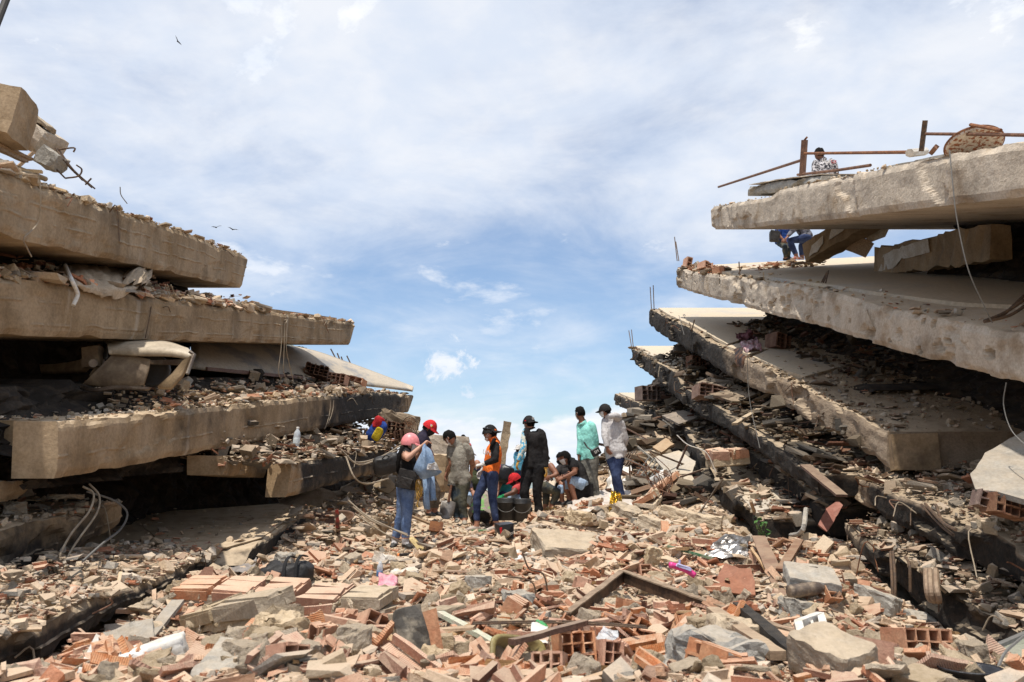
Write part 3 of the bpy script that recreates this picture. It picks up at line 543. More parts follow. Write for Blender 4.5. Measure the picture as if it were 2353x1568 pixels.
# ------------------------------------------------------------------ slabs
def resample(P, n):
    P = [Vector(p) for p in P]; L = [0]
    for i in range(1, len(P)): L.append(L[-1]+(P[i]-P[i-1]).length)
    out = []; k = 0
    for j in range(n):
        t = L[-1]*j/(n-1)
        while k < len(P)-2 and L[k+1] < t: k += 1
        f = (t-L[k])/max(1e-6, L[k+1]-L[k]); out.append(P[k].lerp(P[k+1], min(1, f)))
    return out
SL = {}
def slab(key, label, side, plane, top, bot, W, material, rows=12, step=.085, rough=.02, seams=(), pits=0, chip=.06, soot=lambda s, v: 0, group=None, slope=0, name='concrete_slab', parent=None, belly=0, backstep=None):
    T = [onx(x, y, *plane) for x, y in top]; B = [onx(x, y, *plane) for x, y in bot]
    Ln = sum((T[i+1]-T[i]).length for i in range(len(T)-1)); n = max(12, int(Ln/step))
    T = resample(T, n); B = resample(B, n); sd_ = sum(map(ord, key))
    rr = random.Random(sd_)
    PT = []
    for _ in range(pits):
        PT.append((rr.gauss(.46, .17)*Ln, rr.uniform(.1, .88), .028+.075*rr.random()**2, rr.uniform(.05, .14)))
    V = []; F = []; S = []
    vrow = sorted(set([0]+[i/rows for i in range(1, rows)]+[1]+[round(min(.985, max(.015, q_+k_)), 4) for q_ in seams for k_ in (-.05, -.028, -.012, .004, .02, .04)])); nr = len(vrow)
    nrm = Vector((-side, 0, 0)); out = Vector((side, 0, slope))
    for i in range(n):
        s = Ln*i/(n-1); t, b = T[i].copy(), B[i].copy(); H = (t-b).length
        c = nz((s*1.3, sd_, 0), 1, 4); c2 = nz((s*5, sd_, 3), 1, 3)
        t.z -= max(0, c)*chip + max(0, c2)*chip*.5; b.z += max(0, nz((s*1.7, sd_, 8), 1, 4))*chip*.9
        for r_, v in enumerate(vrow):
            p = t.lerp(b, v)
            d = rough*nz((s*2.2, v*H*2.2, sd_), 1, 5)
            e = min(v, 1-v)*H
            if e < .07: d -= (.07-e)*(.35+1.2*max(0, nz((s*2.6, sd_+9, v), 1, 4)))*(1 if r_ not in () else 0)
            # spalled patches
            sp = nz((s*.9+40, v*H*1.4, sd_), 1, 4)
            if sp > .22: d -= min(.05, (sp-.22)*.35)*(rough/.02)
            for q in seams:
                k = abs(v-q-.012*nz((s*.7, sd_, q), 1, 2))*H
                if k < .02 and nz((s*1.9, q*9, sd_), 1, 3) > -.12: d += .02*(1-k/.02)*(.7+.6*nz((s*7, q, sd_), 1, 2))
            for (ps, pv, pr, pd) in PT:
                if abs(s-ps) < pr*1.3:
                    k = math.hypot(s-ps, (v-pv)*H)*(1+.35*nz((s*9, v*9, ps), 1, 2))
                    if k < pr: d -= pd*(1-(k/pr)**3)
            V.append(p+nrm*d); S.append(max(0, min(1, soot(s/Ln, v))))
    def q(i, r_): return i*nr+r_
    for i in range(n-1):
        for r_ in range(nr-1):
            f = (q(i, r_), q(i, r_+1), q(i+1, r_+1), q(i+1, r_)); F.append(f if side > 0 else f[::-1])
    # top
    offs = [o for o in (.06, .16, .35, .8, 1.6, 3, W) if o < W]+[W]; nb = len(V); no = len(offs)
    for i in range(n):
        t = V[q(i, 0)]; s = Ln*i/(n-1)
        for o in offs:
            V.append(Vector((T[i].x, T[i].y, max(t.z, T[i].z-.03*(o < .3)))) + out*o + Vector((0, 0, .02*nz((s*1.2, o*1.2, sd_), 1, 4)))); S.append(max(0, min(1, soot(s/Ln, 0)*.35)))
    def tq(i, k): return q(i, 0) if k < 0 else nb+i*no+k
    for i in range(n-1):
        for k in range(-1, no-1):
            f = (tq(i, k), tq(i+1, k), tq(i+1, k+1), tq(i, k+1)); F.append(f if side > 0 else f[::-1])
    # underside and back
    nb2 = len(V)
    for i in range(n):
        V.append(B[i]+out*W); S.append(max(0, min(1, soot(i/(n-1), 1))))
    for i in range(n-1):
        f = (q(i, nr-1), nb2+i, nb2+i+1, q(i+1, nr-1)); F.append(f if side > 0 else f[::-1])
        f = (tq(i, no-1), tq(i+1, no-1), nb2+i+1, nb2+i); F.append(f if side > 0 else f[::-1])
    for i, flip in ((0, False), (n-1, True)):
        lp = [q(i, r_) for r_ in range(nr)]+[nb2+i]+[tq(i, k) for k in range(no-1, -1, -1)]
        if flip == (side > 0): lp = lp[::-1]
        F.append(tuple(lp[::-1]))
    me = bpy.data.meshes.new(name); me.from_pydata([tuple(v) for v in V], [], F); me.update()
    a = me.attributes.new('soot', 'FLOAT', 'POINT'); a.data.foreach_set('value', S)
    bm = bmesh.new(); bm.from_mesh(me); bmesh.ops.recalc_face_normals(bm, faces=bm.faces); bm.to_mesh(me); bm.free()
    if parent is None:
        root = tag(empty(name, (T[0]+T[-1])/2, label, 'beam' if 'beam' in name else 'slab', group), kind='thing')
        part = link('slab_body', me, material, root)
    else:
        root = parent; part = link('slab_body', me, material, root)
    SL[key] = dict(T=T, B=B, L=Ln, out=out, side=side, root=root, W=W, n=n)
    return root
def sp(key, t, w, dz=0):
    """a point on a slab's top: t 0..1 along the front edge, w metres in from it"""
    d = SL[key]; f = t*(d['n']-1); i = max(0, min(d['n']-2, int(f))); p = d['T'][i].lerp(d['T'][i+1], f-i)
    return p + d['out']*w + Vector((0, 0, dz))
def clamp01(v): return max(0, min(1, v))
def smooth01(a, b, x):
    t = clamp01((x-a)/(b-a)); return t*t*(3-2*t)
# left side, near to far
slab('L1', 'topmost tan concrete slab of the left stack, tilted down to the right', -1, (-4.4, -.04),
     [(-260,292),(0,390),(110,432),(300,492),(430,535),(570,590)], [(-260,470),(0,540),(100,562),(300,606),(555,662)], 7, M_CONC, rows=20, step=.055, seams=(.34, .62), rough=.009, soot=lambda s, v: -.3+.25*(s < .2))
slab('L2', 'long tan concrete slab of the left stack above the crushed car', -1, (-5.9, .116),
     [(-260,612),(0,635),(160,655),(400,690),(620,716),(818,742)], [(-260,764),(0,770),(300,780),(600,788),(805,793)], 8, M_CONC, rows=18, step=.06, seams=(.38, .8), rough=.009, soot=lambda s, v: .42*smooth01(.72, .95, s)*(v < .3)-.12)
slab('L3', 'tan and soot-stained slab of the left stack under the crushed car', -1, (-4.83, .084),
     [(135,968),(180,966),(330,952),(520,932),(700,914),(860,902),(951,908)], [(130,1100),(230,1085),(400,1052),(640,1005),(800,974),(938,948)], .42, M_CONC, rows=18, step=.06, seams=(.62,), rough=.009, soot=lambda s, v: .15+.62*smooth01(.38, .62, s)*(1-.8*smooth01(.86, .97, s)))
def plate(name, pts, th, material, parent=None, jag=.02, sub=10, smooth=False, sag=None, soot=None):
    """a thick plate over a ring of 3-D points, with ragged edges"""
    P = [Vector(p) for p in pts]; nrm = Vector((0, 0, 0))
    c = sum(P, Vector())/len(P)
    for i in range(len(P)): nrm += (P[i]-c).cross(P[(i+1) % len(P)]-c)
    nrm.normalize()
    if nrm.z < 0: nrm = -nrm; P = P[::-1]
    ring = []
    for i in range(len(P)):
        a, b = P[i], P[(i+1) % len(P)]; k = max(1, int((b-a).length*sub))
        for j in range(k):
            p = a.lerp(b, j/k); inw = (c-p).normalized()
            ring.append(p+inw*(jag*(.5+nz(p, 4, 4))) if jag else p)
    n = len(ring); top = ring; rng_ = random.Random(n)
    bot = [p-nrm*th+(c-p).normalized()*rng_.uniform(-.3, .5)*jag for p in ring]
    mid = [c+(p-c)*.55 for p in ring]
    vs = top+bot+mid+[c, c-nrm*th]
    fs = []
    for i in range(n):
        j = (i+1) % n
        fs += [(i, n+i, n+j, j), (i, j, 2*n+j, 2*n+i), (2*n+i, 2*n+j, 3*n), (n+j, n+i, 3*n+1)]
    if sag: vs = [v+Vector((0, 0, sag(v))) for v in vs]
    o = pyd(name, vs, fs, material, parent, smooth)
    if material in (M_CONC, M_CONCR, M_CONCW):
        a = o.data.attributes.new('soot', 'FLOAT', 'POINT'); a.data.foreach_set('value', [soot or 0]*len(vs))
    return o
# the floor behind the L3 edge beam, set back from its near end
f = SL['L3']; p0 = sp('L3', .03, .40, -.01); p1 = sp('L3', 1, .40, -.01)
plate('slab_body', [p0, p1, p1+Vector((-7, 0, .1)), p0+Vector((-7, -.2, -.05))], .30, M_CONC, f['root'], .015, 4)
slab('L4', 'short sooty concrete beam below the clear bottle, its end facing the camera', -1, (-4.18, .088),
     [(671,1064),(760,1052),(860,1038),(915,1028)], [(664,1143),(760,1116),(869,1087),(915,1070)], .34, M_CONC, rows=16, step=.045, seams=(.55,), rough=.009, soot=lambda s, v: .85*smooth01(.0, .12, s)*(1-.35*v)-.1, name='concrete_beam')
slab('L4b', 'shaded concrete beam stub left of the short sooty beam', -1, (-4.3, .05),
     [(517,1048),(614,1046)], [(517,1092),(610,1098)], .5, M_CONC, rows=10, step=.05, rough=.03, name='concrete_beam', soot=lambda s, v: .1)
slab('L5', 'lower left slab with dark burnt face and cables hanging over it', -1, (-4.1, -.06),
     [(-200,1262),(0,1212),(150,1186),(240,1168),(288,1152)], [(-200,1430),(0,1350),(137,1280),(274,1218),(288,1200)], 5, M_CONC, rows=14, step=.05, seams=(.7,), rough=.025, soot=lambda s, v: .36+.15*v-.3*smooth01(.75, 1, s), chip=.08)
slab('L5b', 'small broken slab end at the left picture edge above the cables', -1, (-4.9, 0),
     [(-150,1112),(0,1106),(70,1104)], [(-150,1166),(0,1156),(66,1142)], 3, M_CONC, rows=8, step=.05, rough=.03, soot=lambda s, v: .2*v)
slab('L6', 'lowest left slab in the corner with brick shards heaped on its floor', -1, (-2.65, -.1),
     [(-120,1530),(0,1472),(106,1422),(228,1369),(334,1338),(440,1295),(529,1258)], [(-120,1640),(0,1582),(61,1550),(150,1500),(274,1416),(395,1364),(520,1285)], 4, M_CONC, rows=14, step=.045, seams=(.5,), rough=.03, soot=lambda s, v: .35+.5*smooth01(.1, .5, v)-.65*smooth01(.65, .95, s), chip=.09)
slab('L7', 'dusty floor slab running into the dark gap under the left stack', -1, (-3.28, 0),
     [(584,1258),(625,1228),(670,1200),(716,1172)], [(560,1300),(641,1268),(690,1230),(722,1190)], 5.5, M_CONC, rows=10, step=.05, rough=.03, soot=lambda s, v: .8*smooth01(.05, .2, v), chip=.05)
slab('L8', 'leaning concrete beam behind the woman in the pink helmet', -1, (-2.55, .02),
     [(822,1232),(850,1216),(905,1186),(935,1172)], [(822,1270),(870,1266),(920,1246),(940,1232)], .8, M_CONC, rows=10, step=.05, rough=.04, soot=lambda s, v: .1, name='concrete_beam')
# right side
slab('R1', 'topmost pale rendered slab of the right stack, under the rusty railing', 1, (4.45, -.01),
     [(2620,262),(2353,322),(2190,352),(2000,392),(1900,412),(1790,436),(1768,452),(1632,476)], [(2620,420),(2353,452),(2120,478),(1900,506),(1700,526),(1636,528)], 6, M_CONCW, rows=20, step=.055, rough=.018, chip=.04, soot=lambda s, v: -.35)
slab('R2', 'second slab of the right stack with a pitted cream edge', 1, (5.22, -.056),
     [(2640,838),(2353,766),(2214,744),(2130,726),(2069,714),(2003,696),(1897,668),(1800,652),(1708,638),(1616,628),(1553,617)], [(2640,975),(2353,888),(2217,848),(2033,799),(1896,753),(1791,728),(1708,705),(1616,680),(1554,661)], 8, M_CONCW, rows=30, step=.04, rough=.03, pits=48, soot=lambda s, v: .75*smooth01(.93, .99, s)-.3, slope=.055)
slab('R3', 'third slab of the right stack, burnt far tip and broken near corner', 1, (5.45, -.075),
     [(2036,992),(1970,954),(1868,908),(1807,872),(1758,846),(1708,824),(1633,788),(1577,752),(1530,730),(1491,711)], [(2040,1076),(1950,1018),(1896,992),(1807,937),(1758,906),(1692,876),(1626,834),(1577,804),(1540,785),(1491,749)], 8, M_CONCR, rows=16, step=.06, rough=.035, soot=lambda s, v: 1.0*smooth01(.36, .6, s)+.1*v-.05)
slab('R4', 'fourth slab of the right stack with a narrow sooty edge', 1, (4.0, -.005),
     [(1880,1092),(1790,1030),(1720,985),(1665,947),(1616,917),(1563,888),(1550,856),(1488,822),(1445,798)], [(1880,1140),(1800,1085),(1735,1036),(1708,1016),(1662,984),(1626,967),(1563,926),(1540,904),(1491,860),(1447,830)], 7, M_CONCR, rows=12, step=.09, rough=.04, soot=lambda s, v: 1-.1*smooth01(.9, 1, s))
slab('R5', 'fifth slab of the right stack, tip just above the man in the hoodie', 1, (3.9, 0),
     [(1600,1000),(1563,977),(1491,937),(1450,920),(1409,905)], [(1600,1030),(1567,1008),(1520,982),(1487,967),(1440,942),(1412,931)], 6, M_CONCR, rows=10, step=.09, rough=.05, soot=lambda s, v: .8-.3*smooth01(.8, 1, s)+.2*(s < .2))
slab('R5b', 'short burnt slab end dropping steeply below the fifth right slab', 1, (3.6, 0),
     [(1640,1105),(1624,1075),(1606,1035),(1576,998)], [(1640,1150),(1622,1128),(1600,1090),(1580,1052)], 2.2, M_CONCR, rows=10, step=.06, rough=.04, soot=lambda s, v: .95)
slab('R6', 'low burnt slab with cracked floor plates beside the dark gap', 1, (3.4, 0),
     [(1742,1198),(1692,1143),(1651,1117)], [(1745,1240),(1700,1205),(1652,1160)], 2.6, M_CONCR, rows=10, step=.05, rough=.04, soot=lambda s, v: .9)
slab('R7', 'long black burnt slab right of the brick wall fragment', 1, (4.2, 0),
     [(1905,1172),(1848,1128),(1789,1080),(1757,1064),(1713,1034)], [(1905,1232),(1877,1210),(1789,1136),(1716,1070)], 5, M_CONCR, rows=12, step=.06, rough=.04, soot=lambda s, v: .95)
slab('R8', 'upper of the two near right slabs with bent bars on its dark face', 1, (4.4, 0),
     [(2560,1372),(2348,1272),(2265,1218),(2178,1198),(2125,1162),(2023,1124),(1980,1100),(1933,1078)], [(2560,1480),(2353,1358),(2204,1288),(2125,1240),(2027,1188),(1951,1142)], 5, M_CONCR, rows=14, step=.045, rough=.03, soot=lambda s, v: .75*smooth01(.95, .75, s)*smooth01(.0, .25, v)+.18, chip=.07)
slab('R9', 'lowest right slab with a burnt face above the rubble', 1, (4.1, 0),
     [(2560,1600),(2340,1462),(2272,1412),(2163,1350),(2099,1308),(2042,1268),(1982,1236),(1938,1200)], [(2560,1720),(2380,1600),(2261,1506),(2178,1460),(2087,1388),(2008,1310),(1948,1242)], 5, M_CONCR, rows=14, step=.045, rough=.035, soot=lambda s, v: .55+.25*v-.3*smooth01(.8, 1, s), chip=.07)
# near end of the third slab: end beam
c0 = SL['R3']['T'][0]; cb = SL['R3']['B'][0]; H = c0.z-cb.z
b = MB(); b.box(c0+Vector((.32, -.035, -H/2-.03)), (.58, .1, H*.98), None, .012); o = b.build('end_beam', M_CONC, SL['R3']['root'])
a = o.data.attributes.new('soot', 'FLOAT', 'POINT'); a.data.foreach_set('value', [.12]*len(o.data.vertices))
# ------------------------------------------------------------------ heights of the rubble
_ctrl = []
for x, y, Y in [(-200,1600,4.0),(150,1590,4.4),(300,1530,4.9),(600,1568,4.3),(900,1568,4.2),(1176,1568,4.2),(1700,1568,4.2),(2050,1568,4.5),(2250,1560,4.9),(2500,1600,4.6),
    (420,1440,6.3),(560,1345,7.6),(800,1440,5.7),(1176,1440,6.1),(1600,1450,6.0),(2000,1440,6.4),(2120,1480,5.8),(1176,1340,8.2),(800,1330,8.4),(1500,1340,8.4),(1850,1330,8.3),(1960,1290,8.8),
    (700,1290,9.4),(900,1262,11),(1000,1245,11.6),(1100,1228,12.1),(1176,1214,12.5),(780,1245,10.6),(1350,1235,11.3),(1600,1235,11.2),(1780,1235,10.6),(1900,1240,10),
    (1010,1200,13.2),(1250,1190,13.7),(1350,1170,13.2),(1430,1158,14.0),(1560,1165,13.2),(1640,1195,12.2),(1100,1185,14.6),(1300,1160,15.2),(1020,1130,16.6),(960,1085,17.5),(1050,1110,18),
    (1176,1140,18),(1300,1125,18),(1400,1100,18),(1176,1180,26),(1400,1150,26),
    (1480,1050,17.5),(1560,1090,15.3),(1480,975,20.5),(1440,960,22),(1610,1110,14.5),(1400,1075,17.2),(1580,1030,16.5),
    (870,1095,15.3),(720,1170,12.3),(780,1130,13.4),(920,1100,15),(830,1190,12.3)]:
    p = at(x, y, Y); _ctrl.append((p.x, p.y, p.z))
for X, Y, Z in [(0,0,-1.3),(-4,0,-1.3),(4,0,-1.3),(-7,4,-1.4),(7,4,-1.5),(-5,6,-1.35),(-5,8,-1.3),(-5.2,9.7,-1.25),(-5.2,11,-1.1),(-5,13,-.8),(-6,15,-.3),(-6,18,.2),
    (5.6,7,-1.6),(5.6,9,-1.0),(6,12,-.5),(6,15,.2),(5.5,18,.9),(4.8,22,1.0),(1.2,20,-.7),(2.2,22,-.5),(3.2,24,.2),(-1.6,26,.0),(.5,24,-.3),(0,34,-1.5),(-9,10,-1.2),(-9,20,-.2),(9,10,-1),(9,20,.2),(-5,28,-.5),(6,28,.6),(-3.4,19,.3),(-3.0,22,.5)]:
    _ctrl.append((X, Y, Z+CZ))
for key, lo in (('L6', .0), ('L7', .0), ('L8', .0), ('R9', .0), ('R6', .0), ('R7', -.1), ('R5b', 0.), ('L4', -.25)):
    d = SL[key]; sgn = d['side']
    for k_ in range(0, 13):
        b_ = d['B'][int((d['n']-1)*k_/12)]
        _ctrl += [(b_.x-sgn*.04, b_.y, b_.z+lo+.02), (b_.x-sgn*.18, b_.y, b_.z+lo+.01), (b_.x+sgn*.3, b_.y, b_.z-.45), (b_.x+sgn*.9, b_.y, b_.z-.5), (b_.x+sgn*1.8, b_.y, b_.z-.5)]
_ctrl += [(a.x, a.y, a.z-.125) for a, D_ in FEET]*2
_CT = np.array(_ctrl)
_FT = np.array([(a.x, a.y) for a, D_ in FEET])
def calm(X, Y):
    """0 next to somebody's feet, 1 away from them"""
    dx = np.asarray(X)[..., None]-_FT[:, 0]; dy = np.asarray(Y)[..., None]-_FT[:, 1]; dy = np.where(dy < 0, dy*.42, dy)
    d = np.sqrt((dx**2+dy**2).min(-1)); return np.clip((d-.2)/.4, 0, 1)
def hbase(X, Y):
    X = np.asarray(X, float); Y = np.asarray(Y, float)
    d2 = (X[..., None]-_CT[:, 0])**2 + (Y[..., None]-_CT[:, 1])**2 + .12
    w = d2**-2.0
    return (w*_CT[:, 2]).sum(-1)/w.sum(-1)
def vnoise(X, Y, sc, seed=0):
    """value noise, vectorised"""
    X = np.asarray(X)*sc+seed*17.3; Y = np.asarray(Y)*sc-seed*9.1
    xi = np.floor(X).astype(np.int64); yi = np.floor(Y).astype(np.int64); fx = X-xi; fy = Y-yi
    fx = fx*fx*(3-2*fx); fy = fy*fy*(3-2*fy)
    def h(a, b):
        n = (a*374761393 + b*668265263 + seed*1442695041) & 0xffffffff
        n = ((n ^ (n >> 13))*1274126177) & 0xffffffff
        return ((n ^ (n >> 16)) & 0xffff)/65535.0
    return (h(xi, yi)*(1-fx)+h(xi+1, yi)*fx)*(1-fy)+(h(xi, yi+1)*(1-fx)+h(xi+1, yi+1)*fx)*fy
def hgt(X, Y):
    return hbase(X, Y) + calm(X, Y)*(.22*(vnoise(X, Y, 1.3, 1)-.5) + .12*(vnoise(X, Y, 3.1, 2)-.5) + .05*(vnoise(X, Y, 8, 3)-.5))
def h1(x, y): return float(hgt(np.array([x]), np.array([y]))[0])
def gpix(x, y, y0=3.2, y1=24):
    """where the sight line through a pixel meets the rubble"""
    d = ray(x, y); Y = np.linspace(y0, y1, 900); s = Y/d.y
    zz = CZ+d.z*s; hh = hgt(d.x*s, Y); k = np.argmax(hh >= zz)
    if not (hh >= zz).any(): k = len(Y)-1
    return Vector((d.x*s[k], Y[k], float(hh[k])))
# ------------------------------------------------------------------ ground, rubble bed, hill
def grid_sheet(name, xs, ys, zf, mat, smooth=True):
    XX, YY = np.meshgrid(xs, ys); ZZ = zf(XX, YY); nx, ny = len(xs), len(ys)
    v = np.stack([XX, YY, ZZ], -1).reshape(-1, 3)
    f = [(j*nx+i, j*nx+i+1, (j+1)*nx+i+1, (j+1)*nx+i) for j in range(ny-1) for i in range(nx-1)]
    return pyd(name, v, f, mat, None, smooth)
g = pyd('ground', [(-4000,-300,0),(4000,-300,0),(4000,5000,0),(-4000,5000,0)], [(0,1,2,3)], mat('bare_earth', (.25, .19, .13), .95, (.33, .26, .18), .5, .3, 4)); tag(g, kind='structure')
g = grid_sheet('rubble_mound', np.linspace(-11, 11, 190), np.concatenate([np.linspace(.4, 12, 150), np.linspace(12.1, 32, 120)]), hgt, M_RUBB); tag(g, 'mound of broken brick and concrete between the collapsed floors', kind='structure')
def hill(x, y):
    X0 = at(1222, 1100, 700).x
    return 27*np.exp(-((x-X0)/24)**2)+9*vnoise(x, y, .016, 4)+6*vnoise(x, y, .07, 5)+3*vnoise(x, y, .25, 6) - 4
g = grid_sheet('hill', np.linspace(-400, 400, 260), np.linspace(620, 900, 20), lambda x, y: CZ+hill(x, y)*np.clip((y-620)/80, 0, 1), mat('hazy_forest', (.17, .21, .21), 1, (.25, .29, .29), .12, .3, .3)); tag(g, kind='structure')
# fill added between the floors so the gaps go dark
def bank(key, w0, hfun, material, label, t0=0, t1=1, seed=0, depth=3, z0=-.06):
    """rough face of added dark fill standing in from a slab's edge"""
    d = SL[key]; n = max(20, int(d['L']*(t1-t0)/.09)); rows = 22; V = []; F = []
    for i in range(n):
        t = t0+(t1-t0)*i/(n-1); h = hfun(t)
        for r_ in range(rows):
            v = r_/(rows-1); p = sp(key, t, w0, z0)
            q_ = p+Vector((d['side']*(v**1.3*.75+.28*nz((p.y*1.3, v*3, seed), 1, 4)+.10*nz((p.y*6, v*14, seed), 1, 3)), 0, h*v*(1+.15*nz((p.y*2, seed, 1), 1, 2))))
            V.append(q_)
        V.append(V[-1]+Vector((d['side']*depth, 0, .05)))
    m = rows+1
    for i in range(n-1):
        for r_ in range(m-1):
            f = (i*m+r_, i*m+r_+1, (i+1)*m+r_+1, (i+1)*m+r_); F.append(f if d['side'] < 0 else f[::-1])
    return tag(pyd('dark_gap_fill', V, F, material), label, kind='stuff')
bank('L2', .55, lambda t: 1.0-.72*smooth01(.3, .62, t), M_RUBD, 'debris fill, blackened for shade, between the two upper left slabs', .0, .64, 1)
bank('L3', 2.4, lambda t: 1.5+.9*t, M_RUBD, 'debris fill, blackened for shade, behind the crushed car', -.1, .52, 2)
bank('L4', 1.1, lambda t: 1.25+.5*t, M_RUBD, 'debris fill, blackened for shade, under the third left slab', -.6, 1.1, 3)
bank('L5', 1.0, lambda t: .9, M_RUBD, 'debris fill, blackened for shade, in the hole at the left picture edge', .2, 1, 4)
bank('L7', 3.2, lambda t: 2.2, M_RUBD, 'debris fill, blackened for shade, at the back of the dark left gap', -.9, 1.4, 5)
bank('R2', 2.4, lambda t: 1.28, M_RUBD, 'debris fill, blackened for shade, deep under the topmost right slab', -.1, .5, 6)
bank('R3', 2.0, lambda t: .9, M_RUBD, 'debris fill, blackened for shade, between the second and third right slabs', .0, .75, 7)
bank('R4', .8, lambda t: .9, M_RUBD, 'burnt debris fill, blackened for shade, between the third and fourth right slabs', .1, .85, 8)
bank('R5', .7, lambda t: 1.0, M_RUBD, 'burnt debris fill, blackened for shade, between the fourth and fifth right slabs', .1, .8, 9)
bank('R7', 1.6, lambda t: 1.1, M_RUBD, 'burnt debris fill, blackened for shade, above the long black slab', 0, 1, 10)
bank('R8', 1.8, lambda t: 1.2, M_RUBD, 'debris fill, blackened for shade, behind the upper near right slab', 0, 1, 11)
bank('R9', 1.1, lambda t: .8, M_RUBD, 'debris fill, blackened for shade, between the two near right slabs', 0, 1, 12)
bank('L4', 2.4, lambda t: 1.5, M_RUBD, 'debris fill, blackened for shade, below the short sooty beam', -.9, 2.0, 13, z0=-1.3)
# ------------------------------------------------------------------ fragments
def tri_mesh(vs, fs):
    T = []
    for f in fs:
        for i in range(1, len(f)-1): T.append((f[0], f[i], f[i+1]))
    return np.array([tuple(v) for v in vs], float), np.array(T, int)
def t_shard(r_):
    n = r_.choice([4, 5, 5, 6]); th = r_.uniform(.05, .11); el = r_.uniform(.45, .9); ring = []
    for i in range(n):
        a = 2*math.pi*(i+r_.uniform(-.3, .3))/n; k = r_.uniform(.75, 1.1)
        ring.append((.5*k*math.cos(a), .5*k*el*math.sin(a)))
    m = MB(); m.loft([[Vector((x*r_.uniform(.93, 1), y*r_.uniform(.93, 1), -th/2)) for x, y in ring], [Vector((x, y, th/2)) for x, y in ring]])
    if r_.random() < .5:        # a stub of the inner web
        x0 = r_.uniform(-.15, .15); m.box((x0, 0, th/2+.06), (th*.8, el*.75, .14), None, .02)
    return tri_mesh(m.v, m.f)
def t_strip(r_):
    th = r_.uniform(.06, .1); w = r_.uniform(.2, .34); m = MB()
    m.box((0, 0, 0), (1, w, th), None, .045)
    if r_.random() < .6: m.box((0, w/2-.03, th/2+.07), (r_.uniform(.6, .95), th, .16), None, .03)
    return tri_mesh(m.v, m.f)
def t_chunk(r_, flat=.7, cuts=2):
    bm = bmesh.new(); cn = [Vector((x, y, z)) for x in (-1, 1) for y in (-1, 1) for z in (-1, 1)]; cut = r_.sample(range(8), cuts)
    for i, c in enumerate(cn):
        pts = [c] if i not in cut else [Vector((c.x*(1-k*r_.uniform(.5, 1.1)*(a == 0)), c.y*(1-k*r_.uniform(.5, 1.1)*(a == 1)), c.z*(1-k*r_.uniform(.6, 1.4)*(a == 2)))) for a in range(3) for k in (1,)]
        for p in pts:
            p = p+Vector((r_.uniform(-.28, .28), r_.uniform(-.28, .28), r_.uniform(-.2, .2))); bm.verts.new((p.x*.42, p.y*.42*.75, p.z*.42*flat))
    bmesh.ops.convex_hull(bm, input=bm.verts)
    for v in [v for v in bm.verts if not v.link_faces]: bm.verts.remove(v)
    bmesh.ops.triangulate(bm, faces=bm.faces); bm.verts.index_update()
    V = np.array([tuple(v.co) for v in bm.verts]); F = np.array([[v.index for v in f.verts] for f in bm.faces]); bm.free(); return V, F
def t_splint(r_):
    m = MB(); m.box((0, 0, 0), (1, r_.uniform(.05, .12), r_.uniform(.03, .06)), None, .02); return tri_mesh(m.v, m.f)
_r = random.Random(5)
TPL = {'shard': [t_shard(_r) for _ in range(9)]+[t_strip(_r) for _ in range(5)], 'chunk': [t_chunk(_r, _r.uniform(.4, .85), _r.choice([1, 2, 3])) for _ in range(12)],
       'plate': [t_chunk(_r, _r.uniform(.12, .24), 1) for _ in range(8)], 'splinter': [t_splint(_r) for _ in range(4)]}
PAL = {'shard': [(.46, .20, .11), (.50, .25, .15), (.50, .31, .20), (.38, .165, .095), (.53, .38, .26), (.48, .35, .24), (.24, .115, .075)],
       'chunk': [(.45, .35, .235), (.52, .42, .295), (.38, .29, .19), (.33, .30, .255), (.50, .38, .26), (.58, .50, .40)],
       'plate': [(.46, .355, .245), (.36, .31, .25), (.52, .42, .30), (.42, .29, .19), (.27, .245, .21)],
       'splinter': [(.36, .23, .12), (.16, .08, .05), (.46, .34, .2)]}
def rand_rot(n, tilt):
    """rotation matrices: random yaw, pieces lie flat within the tilt"""
    yaw = RNG.uniform(0, 2*np.pi, n); ax = RNG.uniform(0, 2*np.pi, n); tl = np.abs(RNG.normal(0, 1, n))*tilt
    c, s = np.cos(yaw), np.sin(yaw); Z = np.zeros(n); O = np.ones(n)
    Rz = np.stack([np.stack([c, -s, Z], -1), np.stack([s, c, Z], -1), np.stack([Z, Z, O], -1)], 1)
    ux, uy = np.cos(ax), np.sin(ax); c, s = np.cos(tl), np.sin(tl)
    Rt = np.stack([np.stack([c+ux*ux*(1-c), ux*uy*(1-c), uy*s], -1), np.stack([ux*uy*(1-c), c+uy*uy*(1-c), -ux*s], -1), np.stack([-uy*s, ux*s, c], -1)], 1)
    return Rt @ Rz
